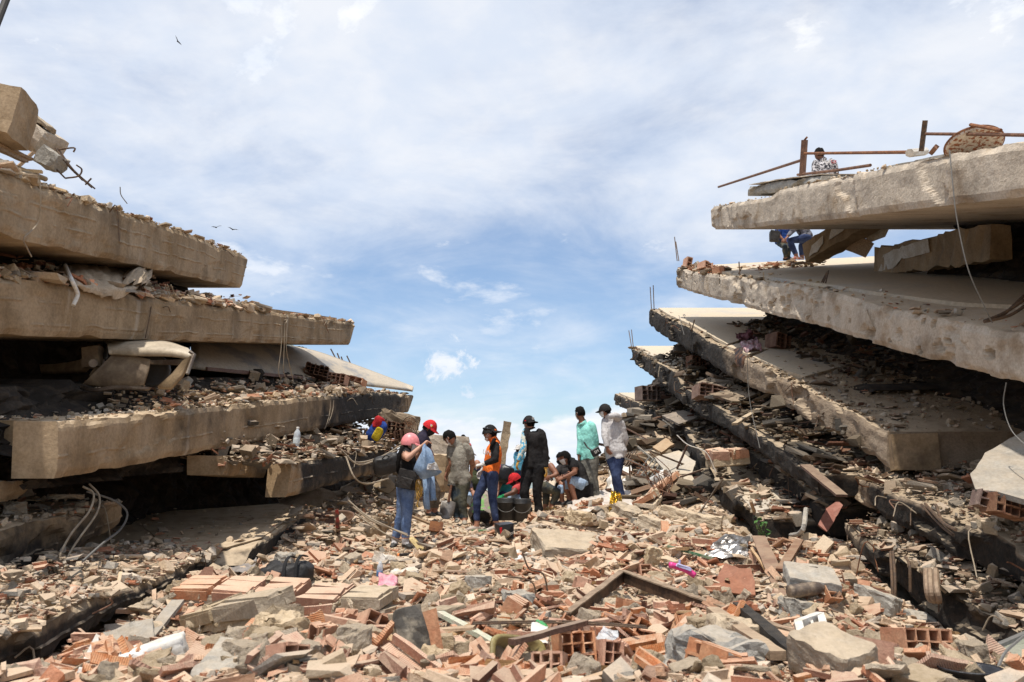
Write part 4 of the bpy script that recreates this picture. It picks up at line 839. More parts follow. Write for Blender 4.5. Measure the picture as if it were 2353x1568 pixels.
def frag_mesh(name, items, material, label):
    """items: list of (kind, positions, sizes, rotations, tints) joined into one mesh"""
    VV = []; FF = []; CC = []; off = 0
    for kind, P, S, Rm, C in items:
        ti = RNG.integers(0, len(TPL[kind]), len(P))
        for t in range(len(TPL[kind])):
            idx = np.where(ti == t)[0]
            if not len(idx): continue
            v, f = TPL[kind][t]
            w = np.einsum('nij,vj->nvi', Rm[idx], v)*S[idx, None, None]+P[idx, None, :]
            VV.append(w.reshape(-1, 3)); FF.append((f[None]+(np.arange(len(idx))*len(v))[:, None, None]+off).reshape(-1, 3)); off += len(idx)*len(v)
            CC.append(np.repeat(C[idx], len(v), 0))
    V = np.concatenate(VV); F = np.concatenate(FF); C = np.concatenate(CC)
    me = bpy.data.meshes.new(name); me.vertices.add(len(V)); me.vertices.foreach_set('co', V.ravel())
    me.loops.add(F.size); me.loops.foreach_set('vertex_index', F.ravel().astype(np.int32)); me.polygons.add(len(F))
    me.polygons.foreach_set('loop_start', np.arange(0, F.size, 3, dtype=np.int32)); me.polygons.foreach_set('loop_total', np.full(len(F), 3, np.int32)); me.polygons.foreach_set('use_smooth', np.zeros(len(F), bool)); me.update(calc_edges=True)
    a = me.attributes.new('tint', 'FLOAT_COLOR', 'POINT'); a.data.foreach_set('color', np.concatenate([C, np.ones((len(C), 1))], 1).ravel())
    return tag(link(name, me, material), label, kind='stuff')
def tints(kind, n, mul=1.0, spread=.14):
    p = np.array(PAL[kind]); i = RNG.integers(0, len(p), n); c = p[i]*(1+RNG.normal(0, spread, (n, 1)))
    return np.clip(c*np.asarray(mul).reshape(-1, 1) if np.ndim(mul) else c*mul, .008, .8)
# main field ---------------------------------------------------------------
IND = {}
def field():
    items = []; N0 = 52000
    u = RNG.random(N0); y0, y1 = 3.6, 19.0; e = -.75      # closer ground carries more and smaller pieces
    Y = (y0**e+u*(y1**e-y0**e))**(1/e)
    X = RNG.uniform(-1, 1, N0)*(np.minimum(.70*Y+.5, 5.0)); 
    keep = ~((X < -2.6-.1*Y) & (Y < 10.7)) & ~((X < -3.35) & (Y > 10)) & ~((X > 4.12) & (Y < 10.2)) & ~((X > 3.5) & (Y > 10.8) & (Y < 13.2)); X, Y = X[keep], Y[keep]; n = len(X)
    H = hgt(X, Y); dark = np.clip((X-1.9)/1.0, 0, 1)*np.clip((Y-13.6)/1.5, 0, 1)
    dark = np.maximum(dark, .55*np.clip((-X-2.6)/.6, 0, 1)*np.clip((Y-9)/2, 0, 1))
    smin = .0036*Y+.006
    S = smin*(1-RNG.random(n))**(-1/1.6); S = np.minimum(S*(.45+1.15*vnoise(X, Y, .8, 61)), .29+.02*RNG.random(n)); S = np.minimum(S, .035+.25*calm(X, Y))
    pk = RNG.random(n); oran = .47-.17*np.clip((Y-9.5)/3, 0, 1)+.12*np.exp(-((Y-6.5)/2)**2)
    # patches of one stuff
    pat = vnoise(X, Y, .9, 21); oran = np.clip(oran+(pat-.5)*.5, .12, .9)
    kind = np.where(pk < oran, 0, np.where(pk < oran+(1-oran)*.52, 1, np.where(pk < .965, 2, 3)))
    Z = H+RNG.uniform(-.25, .75, n)*np.minimum(S, .12)*.6
    P = np.stack([X, Y, Z], -1)
    for k, nm in enumerate(('shard', 'chunk', 'plate', 'splinter')):
        idx = np.where(kind == k)[0]; s = S[idx]*(1.15, .66, 1.05, 2.2)[k]
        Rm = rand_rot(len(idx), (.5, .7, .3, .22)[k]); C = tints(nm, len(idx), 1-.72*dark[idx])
        Pn = P[idx]; vis = s/Pn[:, 1]*((np.abs(Pn[:, 0]) < .66*Pn[:, 1]+.1) & (Pn[:, 1] > 4.1))
        order = np.argsort(-vis); nI = (300, 300, 150, 40)[k]
        big = order[:nI]; rest = order[nI:]
        IND[nm] = (Pn[big], s[big], Rm[big], dark[idx][big])
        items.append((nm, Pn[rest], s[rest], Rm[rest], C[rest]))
    frag_mesh('brick_rubble', [items[0]], M_FRAG, 'mass of small broken red brick shards over the mound')
    frag_mesh('concrete_rubble', [items[1], items[2]], M_FRAG, 'mass of small crumbled concrete and mortar over the mound')
    frag_mesh('wood_splinters', [items[3]], M_FRAG, 'small wood splinters strewn over the mound')
    # fine grit
    n = 12000; u = RNG.random(n); Y = (3.8**-1+u*(13.0**-1-3.8**-1))**-1; X = RNG.uniform(-1, 1, n)*np.minimum(.68*Y+.3, 4.0); X = np.where(X < -2.6-.1*Y, -X, X)
    P = np.stack([X, Y, hgt(X, Y)+.012], -1); S = (.0042*Y+.003)*RNG.uniform(.6, 1.6, n)
    h = n//2
    frag_mesh('grit', [('shard', P[:h], S[:h], rand_rot(h, .7), tints('shard', h)), ('chunk', P[h:], S[h:], rand_rot(n-h, .7), tints('chunk', n-h))], M_FRAG, 'fine brick and mortar grit between the larger rubble')
field()
def dark_bank():
    n = 5200; X = RNG.uniform(1.6, 5.5, n); Y = RNG.uniform(13.5, 27, n); k = (X > 2.2+.0*Y) | (Y > 19); X, Y = X[k], Y[k]; n = len(X)
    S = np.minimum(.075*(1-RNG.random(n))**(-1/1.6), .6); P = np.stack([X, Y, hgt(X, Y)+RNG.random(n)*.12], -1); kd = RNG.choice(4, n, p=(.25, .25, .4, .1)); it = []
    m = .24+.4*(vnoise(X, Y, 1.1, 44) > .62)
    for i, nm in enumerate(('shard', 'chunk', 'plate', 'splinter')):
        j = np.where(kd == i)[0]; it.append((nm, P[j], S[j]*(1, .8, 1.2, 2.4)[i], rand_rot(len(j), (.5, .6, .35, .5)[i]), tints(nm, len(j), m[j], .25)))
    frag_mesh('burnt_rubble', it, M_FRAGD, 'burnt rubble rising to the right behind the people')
    X = RNG.uniform(-3.6, 1.6, 2600); Y = RNG.uniform(16, 27, 2600); S = np.minimum(.07*(1-RNG.random(2600))**(-1/1.6), .5); P = np.stack([X, Y, hgt(X, Y)+.03], -1); h = 1300
    frag_mesh('far_rubble', [('chunk', P[:h], S[:h], rand_rot(h, .6), tints('chunk', h)), ('plate', P[h:], S[h:], rand_rot(h, .4), tints('plate', h))], M_FRAG, 'rubble behind the group of people')
dark_bank()
def rough_up(me, seed, nm):
    """breaks the clean faces and edges of the larger pieces"""
    bm = bmesh.new(); bm.from_mesh(me)
    bmesh.ops.dissolve_limit(bm, angle_limit=.02, verts=bm.verts, edges=bm.edges); bmesh.ops.triangulate(bm, faces=bm.faces)
    for _ in range(2 if nm in ('chunk', 'plate') else 1): bmesh.ops.subdivide_edges(bm, edges=[e for e in bm.edges if e.calc_length() > .12], cuts=2 if nm != 'splinter' else 1, use_grid_fill=True)
    a = {'chunk': .055, 'plate': .03, 'shard': .018, 'splinter': .01}[nm]
    for v in bm.verts:
        p = v.co*4+Vector((seed*3.1, 0, 0)); d = Vector((nz(p, 1, 3), nz(p+Vector((7, 0, 0)), 1, 3), nz(p+Vector((0, 7, 0)), 1, 3)))
        sharp = max([e.calc_face_angle(0) for e in v.link_edges] or [0]) > .5
        v.co += d*a*(1, 1)[0]-(v.co*.06*max(0, .4+nz(p*2, 1, 2)) if sharp and nm in ('chunk', 'plate') else Vector())
    bm.to_mesh(me); bm.free()
INDM = {}
def template_objects(nm, oname, material, materiald, label, labeld, cat, group, groupd):
    P, S, Rm, dark = IND[nm]; meshes = {}
    for i in range(len(P)):
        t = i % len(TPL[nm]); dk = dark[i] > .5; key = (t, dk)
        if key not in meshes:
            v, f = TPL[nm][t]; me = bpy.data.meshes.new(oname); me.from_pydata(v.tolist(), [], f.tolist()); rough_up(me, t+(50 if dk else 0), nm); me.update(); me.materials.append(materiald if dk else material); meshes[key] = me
        o = bpy.data.objects.new(oname, meshes[key]); COL.objects.link(o)
        o.matrix_world = Matrix.Translation(Vector(P[i])+Vector((0, 0, .25*S[i]*(.15 if nm != 'chunk' else .4)))) @ (Matrix(Rm[i].tolist()).to_4x4()) @ Matrix.Scale(float(S[i]), 4)
        tag(o, labeld if dk else label, cat, groupd if dk else group)
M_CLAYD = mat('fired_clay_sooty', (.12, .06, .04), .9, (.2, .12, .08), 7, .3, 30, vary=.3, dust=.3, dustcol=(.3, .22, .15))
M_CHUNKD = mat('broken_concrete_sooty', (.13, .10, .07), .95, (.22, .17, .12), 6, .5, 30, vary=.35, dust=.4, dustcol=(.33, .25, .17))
template_objects('shard', 'brick_shard', M_CLAY, M_CLAYD, 'flat broken shard of orange hollow brick lying in the rubble', 'soot-darkened shard of hollow brick in the burnt heap', 'brick shard', 'orange brick shards in the rubble', 'burnt brick shards')
template_objects('chunk', 'concrete_chunk', M_CHUNK, M_CHUNKD, 'lumpy tan chunk of broken concrete lying in the rubble', 'soot-darkened chunk of concrete in the burnt heap', 'concrete chunk', 'tan concrete chunks in the rubble', 'burnt concrete chunks')
template_objects('plate', 'mortar_piece', M_CHUNK, M_CHUNKD, 'thin flat piece of beige mortar lying in the rubble', 'thin flat soot-darkened piece of mortar in the burnt heap', 'mortar piece', 'flat mortar pieces in the rubble', 'burnt mortar pieces')
template_objects('splinter', 'wood_splinter', M_WOOD, M_WOODD, 'thin splinter of wood lying in the rubble', 'charred splinter of wood in the burnt heap', 'wood splinter', 'wood splinters in the rubble', 'charred wood splinters')
# debris lying on the slabs --------------------------------------------------
def on_slab(key, name, label, n, t0=0, t1=1, w0=.02, w1=1.2, pile=.25, smin=.03, smax=.25, mul=1.0, mix=(.4, .3, .25, .05), material=None, over=0):
    t = RNG.uniform(t0, t1, n); w = w0+(w1-w0)*RNG.random(n)**1.25
    P = np.array([tuple(sp(key, a, b)) for a, b in zip(t, w)])
    P[:, 2] += RNG.random(n)*pile*np.clip((w-w0)/(w1-w0)*1.4+.12, 0, 1)*(.6+.8*vnoise(P[:, 1], t*3, 1.7, 31)) + .01
    S = np.minimum(smin*(1-RNG.random(n))**(-1/1.5), smax)
    k = RNG.choice(4, n, p=mix); items = []
    for i, nm in enumerate(('shard', 'chunk', 'plate', 'splinter')):
        idx = np.where(k == i)[0]
        if len(idx): items.append((nm, P[idx], S[idx]*(1, .8, 1.3, 2)[i], rand_rot(len(idx), (.35, .6, .22, .2)[i]), tints(nm, len(idx), mul, .22)))
    return frag_mesh(name, items, material or (M_FRAG if mul > .55 else M_FRAGD), label)
on_slab('L1', 'rubble_strip', 'crumbs of concrete along the top left slab edge', 420, 0, .97, .0, .3, .03, .025, .13, .85, (.2, .5, .28, .02))
on_slab('L2', 'rubble_heap', 'brick and mortar rubble spilling from between the two upper left slabs', 1500, .03, .60, .0, .8, .28, .04, .28, .85, (.5, .25, .22, .03))
on_slab('L2', 'rubble_strip', 'crumbs along the far end of the second left slab', 200, .7, .99, .0, .8, .05, .03, .2, .9)
on_slab('L3', 'rubble_heap', 'rubble strewn over the slab below the crushed car', 1700, .12, .72, .04, 1.5, .38, .035, .26, .85, (.4, .35, .22, .03))
on_slab('L3', 'gravel', 'gravel on the slab in front of the crushed car', 900, .0, .5, .1, 1.8, .04, .02, .08, .9, (.2, .6, .2, 0))
on_slab('L3', 'rubble_strip', 'crumbs near the far tip of the third left slab', 260, .55, .97, .02, .5, .08, .03, .16, .6)
on_slab('L4', 'rubble_heap', 'rubble heaped on the short sooty beam under the clear bottle', 2200, -.15, 1.3, .0, 1.6, .62, .035, .3, .62, (.38, .3, .28, .04))
on_slab('L5', 'rubble_heap', 'rubble on the lower left slab under the cables', 420, .2, .97, .03, 1.1, .14, .025, .2, .8)
on_slab('L6', 'rubble_heap', 'brick and concrete rubble heaped on the lowest left slab', 2900, .02, .98, .0, 1.15, .20, .026, .19, .9, (.45, .32, .21, .02))
on_slab('L7', 'rubble_strip', 'scattered brick pieces on the dusty floor slab', 170, 0, 1, .1, 3.4, .04, .025, .16, .85)
on_slab('L8', 'rubble_heap', 'brick rubble above the leaning concrete beam', 700, -.2, 1.1, .0, 1.2, .35, .035, .25, .72)
on_slab('R1', 'rubble_strip', 'crumbs on the topmost right slab edge', 90, .3, 1, .0, .2, .02, .015, .07, .9, (.05, .7, .25, 0))
on_slab('R2', 'rubble_strip', 'small crumbs on the edge of the second right slab', 260, .05, .98, .0, .5, .04, .02, .12, .95)
on_slab('R2', 'brick_heap', 'heap of broken red bricks at the tip of the second right slab', 150, .80, .99, .02, .5, .13, .07, .24, .85, (.75, .1, .13, .02))
on_slab('R3', 'gravel', 'gravel and grit over the near part of the third right slab', 1500, .0, .42, .05, 2.6, .04, .018, .12, .62, (.3, .5, .2, 0))
on_slab('R3', 'rubble_strip', 'crumbs along the far edge of the third right slab', 220, .4, 1, .0, .4, .03, .02, .12, .5)
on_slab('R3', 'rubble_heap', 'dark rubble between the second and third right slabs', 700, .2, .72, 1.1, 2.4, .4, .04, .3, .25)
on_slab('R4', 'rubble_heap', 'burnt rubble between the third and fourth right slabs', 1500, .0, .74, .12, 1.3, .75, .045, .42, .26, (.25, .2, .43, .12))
on_slab('R4', 'rubble_strip', 'crumbs on the tip of the fourth right slab', 120, .7, 1, .0, .3, .04, .03, .15, .6)
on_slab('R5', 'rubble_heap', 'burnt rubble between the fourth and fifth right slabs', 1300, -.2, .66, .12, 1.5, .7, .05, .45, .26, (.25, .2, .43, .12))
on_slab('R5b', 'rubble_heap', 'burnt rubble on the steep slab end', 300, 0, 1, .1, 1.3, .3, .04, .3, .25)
on_slab('R6', 'rubble_heap', 'grey rubble on the low burnt slab', 500, 0, 1, .02, 2.0, .2, .04, .3, .6)
on_slab('R7', 'rubble_heap', 'burnt rubble on the long black slab', 1100, .0, 1, .08, 1.5, .45, .035, .34, .42, (.2, .3, .42, .08))
on_slab('R8', 'rubble_heap', 'rubble strewn on the upper near right slab', 1700, .0, 1, .04, 1.6, .34, .025, .26, .56, (.35, .38, .24, .03))
on_slab('R9', 'rubble_heap', 'rubble strewn on the lowest right slab', 2100, .0, 1, .04, 1.3, .38, .025, .24, .58, (.38, .35, .23, .04))
on_slab('L3', 'rubble_heap', 'debris tinted dark for shade on the floor behind the crushed car', 700, -.02, .5, 1.4, 3.4, .35, .04, .4, .35)  # low tint puts the shade behind the car into the colour
on_slab('R2', 'brick_heap', 'broken red bricks at the foot of the leaning column', 220, .76, .9, .9, 2.4, .12, .05, .25, .8, (.7, .1, .17, .03))
# ------------------------------------------------------------------ floor sheets, beams and railings of the ruin
def tpx(key, x):
    d = SL[key]; best = min(range(d['n']), key=lambda i: abs(proj(d['T'][i])[0]-x)); return best/(d['n']-1)
def ontop(key, x, y, dz=0):
    d = SL[key]; r_ = ray(x, y); n = (d['T'][-1]-d['T'][0]).cross(d['out']); p = CAM+r_*((d['T'][0]-CAM).dot(n)/r_.dot(n))
    for _ in range(4):
        i = min(range(d['n']), key=lambda k: abs(d['T'][k].y-p.y)); q_ = d['T'][i]; i2 = min(i+1, d['n']-1); i1 = max(0, i2-3)
        n = (d['T'][i2]-d['T'][i1]).cross(d['out']); p = CAM+r_*((q_-CAM).dot(n)/r_.dot(n))
    return p+Vector((0, 0, dz))
def floor(key, ring, th=.05, m=None, dz=.05, nm='floor_panel'):
    pts = [ontop(key, *p, dz) if max(p) > 30 else sp(key, p[0], p[1], dz) for p in ring]
    return plate(nm, pts, th, m or M_FLOOR, SL[key]['root'], .02, 6)
def floor_grid(key, edge, w1, dz=.05, th=.06, m=None):
    """edge: (t, w) along the panel's front; runs back to w1"""
    P = []; k_ = 10
    ts = np.linspace(edge[0][0], edge[-1][0], 60)
    for t in ts:
        w0 = float(np.interp(t, [e_[0] for e_ in edge], [e_[1] for e_ in edge]))+.03*nz((t*60, 3, 1), 1, 3)
        for j in range(k_): P.append(sp(key, t, w0+(w1-w0)*(j/(k_-1))**1.6, dz))
    n = len(ts); Q = [p_-Vector((0, 0, th)) for p_ in P]; F = []
    for i in range(n-1):
        for j in range(k_-1): F.append((i*k_+j, (i+1)*k_+j, (i+1)*k_+j+1, i*k_+j+1))
        F.append((i*k_, n*k_+i*k_, n*k_+(i+1)*k_, (i+1)*k_))
    for j in range(k_-1):
        F.append((j, j+1, n*k_+j+1, n*k_+j)); a_ = (n-1)*k_+j; F.append((a_, n*k_+a_, n*k_+a_+1, a_+1))
    me = bpy.data.meshes.new('floor_panel'); me.from_pydata([tuple(v) for v in P+Q], [], F); bm = bmesh.new(); bm.from_mesh(me); bmesh.ops.recalc_face_normals(bm, faces=bm.faces); bm.to_mesh(me); bm.free()
    return link('floor_panel', me, m or M_FLOOR, SL[key]['root'])
T2 = lambda x: tpx('R2', x)
floor_grid('R2', [(T2(2240), 2.3), (T2(2130), 1.2), (T2(2060), .75), (T2(1960), .38), (T2(1895), .22), (T2(1712), .12), (.992, .3)], 5.5)
floor_grid('R3', [(tpx('R3', 1600), .2), (tpx('R3', 1580), .15), (tpx('R3', 1522), .14), (.995, .25)], 5.0)

floor('R3', [(tpx('R3', 1588), .14), (tpx('R3', 1650), .18), (1740,775), (1797,762), (1830,742), (1790,734)], .05)
floor('R3', [(tpx('R3', 1660), .1), (tpx('R3', 1700), .15), (1790,800), (1790,780), (1730,785)], .05)
floor('R3', [(tpx('R3', 1712), .14), (tpx('R3', 1790), .2), (1850,872), (1930,850), (2010,830), (1990,800), (1800,792)], .06)
floor('R4', [(tpx('R4', 1468), .12), (tpx('R4', 1540), .15), (1603,829), (.86, 3), (.995, 3), (.995, .2)], .05)
floor('R5', [(tpx('R5', 1424), .1), (tpx('R5', 1495), .14), (1522,893), (.75, 3), (.99, 3), (.99, .2)], .05)
floor('R6', [(1660,1120), (1700,1145), (1760,1140), (1755,1118), (1700,1105)], .05); floor('R6', [(1702,1150), (1738,1188), (1800,1175), (1790,1135), (1760,1125)], .06)
floor('R7', [(1765,1060), (1800,1078), (1880,1052), (1860,1035), (1790,1045)], .07); floor('R7', [(1815,1090), (1850,1120), (1910,1112), (1900,1075)], .06); floor('R7', [(1850,1140), (1895,1160), (1935,1120), (1905,1090)], .05)
floor('L7', [(600,1240), (640,1212), (700,1172), (640,1160), (430,1175), (330,1215), (380,1262), (520,1262)], .02, M_CONC, .02, 'dust_layer')
floor('R8', [(2010,1112), (2055,1125), (2090,1105), (2050,1092)], .05); floor('R8', [(2180,1150), (2215,1170), (2235,1150), (2200,1130)], .05); floor('R8', [(2265,1195), (2330,1215), (2353,1180), (2300,1160)], .06)
# screed layers lying on the left slabs
f = SL['L1']; p = [sp('L1', t, .35, .10) for t in (tpx('L1', 300), tpx('L1', 420), tpx('L1', 530))]
plate('screed_layer', p+[q_+Vector((-3, 0, .06)) for q_ in p[::-1]], .10, M_CONC, f['root'], .05, 8)
p = [sp('L2', t, .25, .09) for t in (tpx('L2', 555), tpx('L2', 680), tpx('L2', 800))]
plate('screed_layer', p+[q_+Vector((-3, 0, .05)) for q_ in p[::-1]], .09, M_CONC, SL['L2']['root'], .03, 8)
o = slab('R1s', '', 1, (4.62, -.01), [(1885,404), (1800,414), (1722,428)], [(1885,426), (1800,440), (1716,451)], 1.6, M_GREY, rows=6, step=.05, rough=.03, parent=SL['R1']['root'])
f1 = SL['R1']['root']; f1.children[-1].name = 'screed_layer'
p = [sp('R1s', t, w_, .03) for t, w_ in ((0, -.02), (.5, -.04), (.97, -.05), (.98, 1.3), (.5, 1.5), (0, 1.3))]
plate('roof_sheet', p, .012, M_PLAST, f1, .04, 8)
p = [sp('R1', tpx('R1', x),   .35, .09) for x in (2105, 2010, 1960)]
plate('screed_layer', p+[q_+Vector((2.5, 0, .02)) for q_ in p[::-1]], .14, M_GREY, f1, .05, 8)
# the curled floor sheet slid over the third left slab
N_ = curve_pts([at(*q_) for q_ in ((440,838,12.6), (560,852,14.2), (700,868,17), (860,884,20.5), (948,895,22.9))], 6); F_ = curve_pts([at(*q_) for q_ in ((430,790,15.8), (560,786,17.4), (700,800,19.6), (800,832,21.8), (950,888,23.5))], 6)
V = []; m = 9
for a, b in zip(N_, F_):
    for k in range(m):
        t = k/(m-1); V.append(a.lerp(b, t)+Vector((0, 0, .30*math.sin(math.pi*min(1, t*1.0))*(1-.0*t)*(1-smooth01(12, 23, a.y)))))
n = len(N_); V2 = [v-Vector((0, 0, .07)) for v in V]; F = []
for i in range(n-1):
    for k in range(m-1):
        F.append((i*m+k, (i+1)*m+k, (i+1)*m+k+1, i*m+k+1)); F.append(tuple(n*m+j for j in (i*m+k, i*m+k+1, (i+1)*m+k+1, (i+1)*m+k)))
    for k in (0, m-1): a, b = i*m+k, (i+1)*m+k; F.append((a, n*m+a, n*m+b, b))
for i in (0, n-1):
    for k in range(m-1): a, b = i*m+k, i*m+k+1; F.append((a, b, n*m+b, n*m+a))
tag(pyd('floor_sheet', V+V2, F, mat('weathered_floor', (.40, .345, .27), .75, (.20, .205, .21), 2.2, .2, 14, stretch=(1, .35, 1), dust=.25, contrast=(.5, .66), dustcol=(.55, .45, .33)), None, True), 'large curled pale floor sheet lying on the third left slab', 'floor sheet', kind='thing')
def beam(name, label, a, b, th, m, cat='beam', parent=None, wd=None, up=(0, 0, 1), jag=.03):
    a, b = Vector(a), Vector(b); M3 = frame(b-a, up); n = max(4, int((b-a).length/.12)); wd = wd or th; rings = []
    for i in range(n+1):
        c = a.lerp(b, i/n); rg = []
        for sx, sz in ((-1, -1), (0, -1), (1, -1), (1, 0), (1, 1), (0, 1), (-1, 1), (-1, 0)):
            q_ = c+M3 @ Vector((sx*wd/2, 0, sz*th/2)); rg.append(q_+Vector((nz(q_, 5, 3), nz(q_+Vector((9, 0, 0)), 5, 3), nz(q_+Vector((0, 9, 0)), 5, 3)))*jag)
        rings.append(rg)
    mb = MB(); mb.loft(rings); o = mb.build(name, m, parent)
    if m in (M_CONC, M_CONCR, M_CONCW): at_ = o.data.attributes.new('soot', 'FLOAT', 'POINT')
    if parent is None and label: tag(o, label, cat, kind='thing')
    return o, M3
def rooted(name, label, cat, pts, group=None):
    c = sum((Vector(p) for p in pts), Vector())/len(pts); c.z = min(Vector(p).z for p in pts); return tag(empty(name, c, label, cat, group), kind='thing')
r_ = rooted('fallen_column', 'tan concrete column with peeling white paint leaning under the topmost right slab', 'column', [at(1862,578,16.2)])
a, b = at(1864,584,16.2), at(2035,484,14.4); o, M3 = beam('shaft', '', a, b, .40, M_CONC, parent=r_, wd=.4)
for t0, t1, h0, h1_ in ((.06, .30, -.15, .10), (.36, .68, -.05, .2)):
    pts = [a.lerp(b, t)+M3 @ Vector((.215, 0, h)) for t, h in ((t0, h0), (t0+.06, h1_-.05), (t1, h1_), (t1-.02, h0+.1), ((t0+t1)/2, h0-.02))]
    pts = [p+Vector((-.01, -.03, 0)) for p in pts]; plate('paint_patch', pts, .012, M_PLAST, r_, .03, 14)
r_ = rooted('fallen_wall', 'dark broken wall piece with white plaster under the topmost right slab', 'wall piece', [at(2040,600,13.5)])
a, b = at(2030,602,13.9), at(2300,556,10.4); o, M3 = beam('wall_body', '', a, b, .5, M_CONC, parent=r_, wd=.3, jag=.06)
pts = [a.lerp(b, t)+M3 @ Vector((.17, 0, h)) for t, h in ((.04, -.2), (.10, .1), (.3, .2), (.55, .22), (.56, 0), (.3, -.05), (.2, -.18))]; plate('plaster_patch', pts, .012, M_PLAST, r_, .05, 10)
r_ = rooted('ceiling_panel', 'hanging brown and white ceiling boards under the leaning column', 'panel', [at(1960,590,15.5)])
for i, (q_, m) in enumerate((([(1905,560,15.8), (1965,535,15.2), (2010,560,15), (1990,592,15.2), (1945,575,15.6)], M_WOOD), ([(1985,530,15.2), (2050,512,14.6), (2035,545,14.8), (1995,560,15.2)], M_PLAST))):
    plate('board', [at(*p) for p in q_], .02, m, r_, .01, 6)
# railing on the roof slab
r_ = rooted('railing', 'rusty steel railing along the edge of the topmost right slab', 'railing', [onx(1843, 405, 4.75, 0)])
def pipe(name, pts, rad, m, parent=None, n=7): mb = MB(); mb.tube(pts, rad, n); return mb.build(name, m, parent, False)
X_ = 4.75; q = lambda x, y, X=X_: onx(x, y, X, 0)
pipe('post', [q(1843,412), q(1849,322)], .055, M_RUST, r_, 4); pipe('post_tip', [q(1849,322), q(1854,316)], .02, M_RUST, r_, 4)
pipe('rail', [q(1651,430), q(1846,367)], .025, M_RUST, r_); pipe('rail', [q(1849,353), q(2095,350)], .022, M_RUST, r_); pipe('rail', [q(1833,402), q(1920,392), q(2000,380)], .022, M_RUST, r_)
pipe('post', [q(2117,348), q(2126,277)], .032, M_REBAR, r_, 4); pipe('rail', [q(2128,308), q(2240,309), q(2420,312)], .018, M_RUST, r_); pipe('rail', [q(2230,287), q(2300,300)], .018, M_RUST, r_)
tag(pipe('pipe_stub', [q(2090,352, 4.6), q(2125,348, 5.0)], .05, M_WHITE), 'short white plastic pipe end beside the rusty railing post', 'pipe')
tag(pipe('steel_offcut', [q(2140,352), q(2152,337)], .035, M_RUST, None, 4), 'short rusty steel offcut on the roof slab by the disc', 'steel offcut')
c = q(2238,334, 4.9); M3 = frame(Vector((.1, .75, .62)), Vector((0, -.6, .8))); mb = MB(); rad = .275; M4 = rotm(R(-18), R(6), 0)
mb.loft([[c+M4 @ Vector((rad*k_*math.cos(2*math.pi*i/28), rad*k_*math.sin(2*math.pi*i/28), z_)) for i in range(28)] for k_, z_ in ((.96, -.02), (1, 0), (1, .018), (.9, .022), (.85, .012))]); o = mb.build('steel_disc', mat('rusted_white_paint', (.56, .50, .43), .7, (.25, .085, .035), 22, .15, 40, contrast=(.47, .6)))
mb = MB(); mb.tube([c+M4 @ Vector((rad*math.cos(2*math.pi*i/36), rad*math.sin(2*math.pi*i/36), .01)) for i in range(37)], .014, 6); rim_ = mb
tag(o, 'round steel lid with rust-eaten white paint on the topmost right slab', 'lid', kind='thing')
o_ = rim_.build('lid_rim', M_RUST); o_.parent = o
# cables -----------------------------------------------------------------------
def cable(label, pts, rad=.007, m=None, n=8, name='cable', grp=None): return tag(pipe(name, curve_pts(pts, n), rad, m or M_WIRE, None, 5), label, 'cable', grp, 'thing')
x1 = lambda *P: [onx(x, y, X, 0) for x, y, X in P]
cable('long grey cable hanging from the topmost right slab past the second', x1((2182,345,4.33), (2190,430,4.3), (2200,510,4.3), (2225,620,4.35), (2262,705,4.5), (2280,742,4.6)), .006, M_WIREG)
cable('grey cable end dangling below the second right slab at the picture edge', x1((2312,880,4.4), (2306,930,4.4), (2322,985,4.4), (2353,1020,4.4), (2380,1040,4.4)), .005, M_WIREG)
cable('thin pale wire hanging down the topmost left slab', x1((92,418,-4.55), (93,470,-4.55), (85,515,-4.6), (55,548,-4.6), (62,570,-4.65), (72,590,-4.7)), .007)
cable('curled twig-like wire on top of the topmost left slab', x1((276,430,-4.8), (278,448,-4.85), (292,468,-4.9)), .006, M_WIREG)
for i, (dx, dy) in enumerate(((0, 0), (8, 10), (-6, 4))): cable(('first', 'second', 'third')[i]+' of the frayed strands drooping over the second left slab', [onx(x+dx, y+dy*(k_ > 1), -5.55, .08) for k_, (x, y) in enumerate(((385,655), (400,690), (425,705), (418,730)))], .007)
for i, (xa, xb) in enumerate(((648,640), (660,668), (655,652))): cable(('left', 'right', 'middle')[i]+' strand of thin wire hanging between the second and third left slabs', [onx(x, y, -5.2, .116) for x, y in ((xa,740), (xa-2,800), (xb,850), (xb+6,875))], .006)
for i in range(2): cable(('longer', 'shorter')[i]+' wire drooping down the sooty third left slab', [onx(760+i*7-k_*k_*1.5, 920+k_*22-i*k_*4, -4.78, .084) for k_ in range(4)], .006)
cable('left loop of yellowish cable over the lower left slab', x1((190,1118,-4.35), (215,1135,-4.25), (205,1175,-4.2), (165,1225,-4.2), (140,1270,-4.2), (136,1292,-4.2)), .011)
cable('right loop of yellowish cable over the lower left slab', x1((205,1112,-4.35), (228,1140,-4.25), (222,1180,-4.2), (180,1240,-4.2), (158,1275,-4.2), (155,1290,-4.2)), .011)
cable('dark cable arching off the end of the lower left slab', [at(x, y, Y) for x, y, Y in ((200,1130,8.6), (260,1150,9), (292,1178,9.2), (278,1215,9), (235,1250,8), (190,1290,7.4))], .012, M_WIREG)
cable('coil of cable lying on the lower left slab', [sp('L5', tpx('L5', 200), .25, .16)+Vector((.16*math.cos(k_*.7), .16*math.sin(k_*.7)*1.3, .02*math.sin(k_*1.9))) for k_ in range(22)], .012, M_WIRE, 3)
cable('white cable dangling over the burnt slab beside the brick wall fragment', [at(x, y, 13.2) for x, y in ((1555,1000), (1580,1022), (1622,1040), (1645,1085))], .009, M_WHITE)
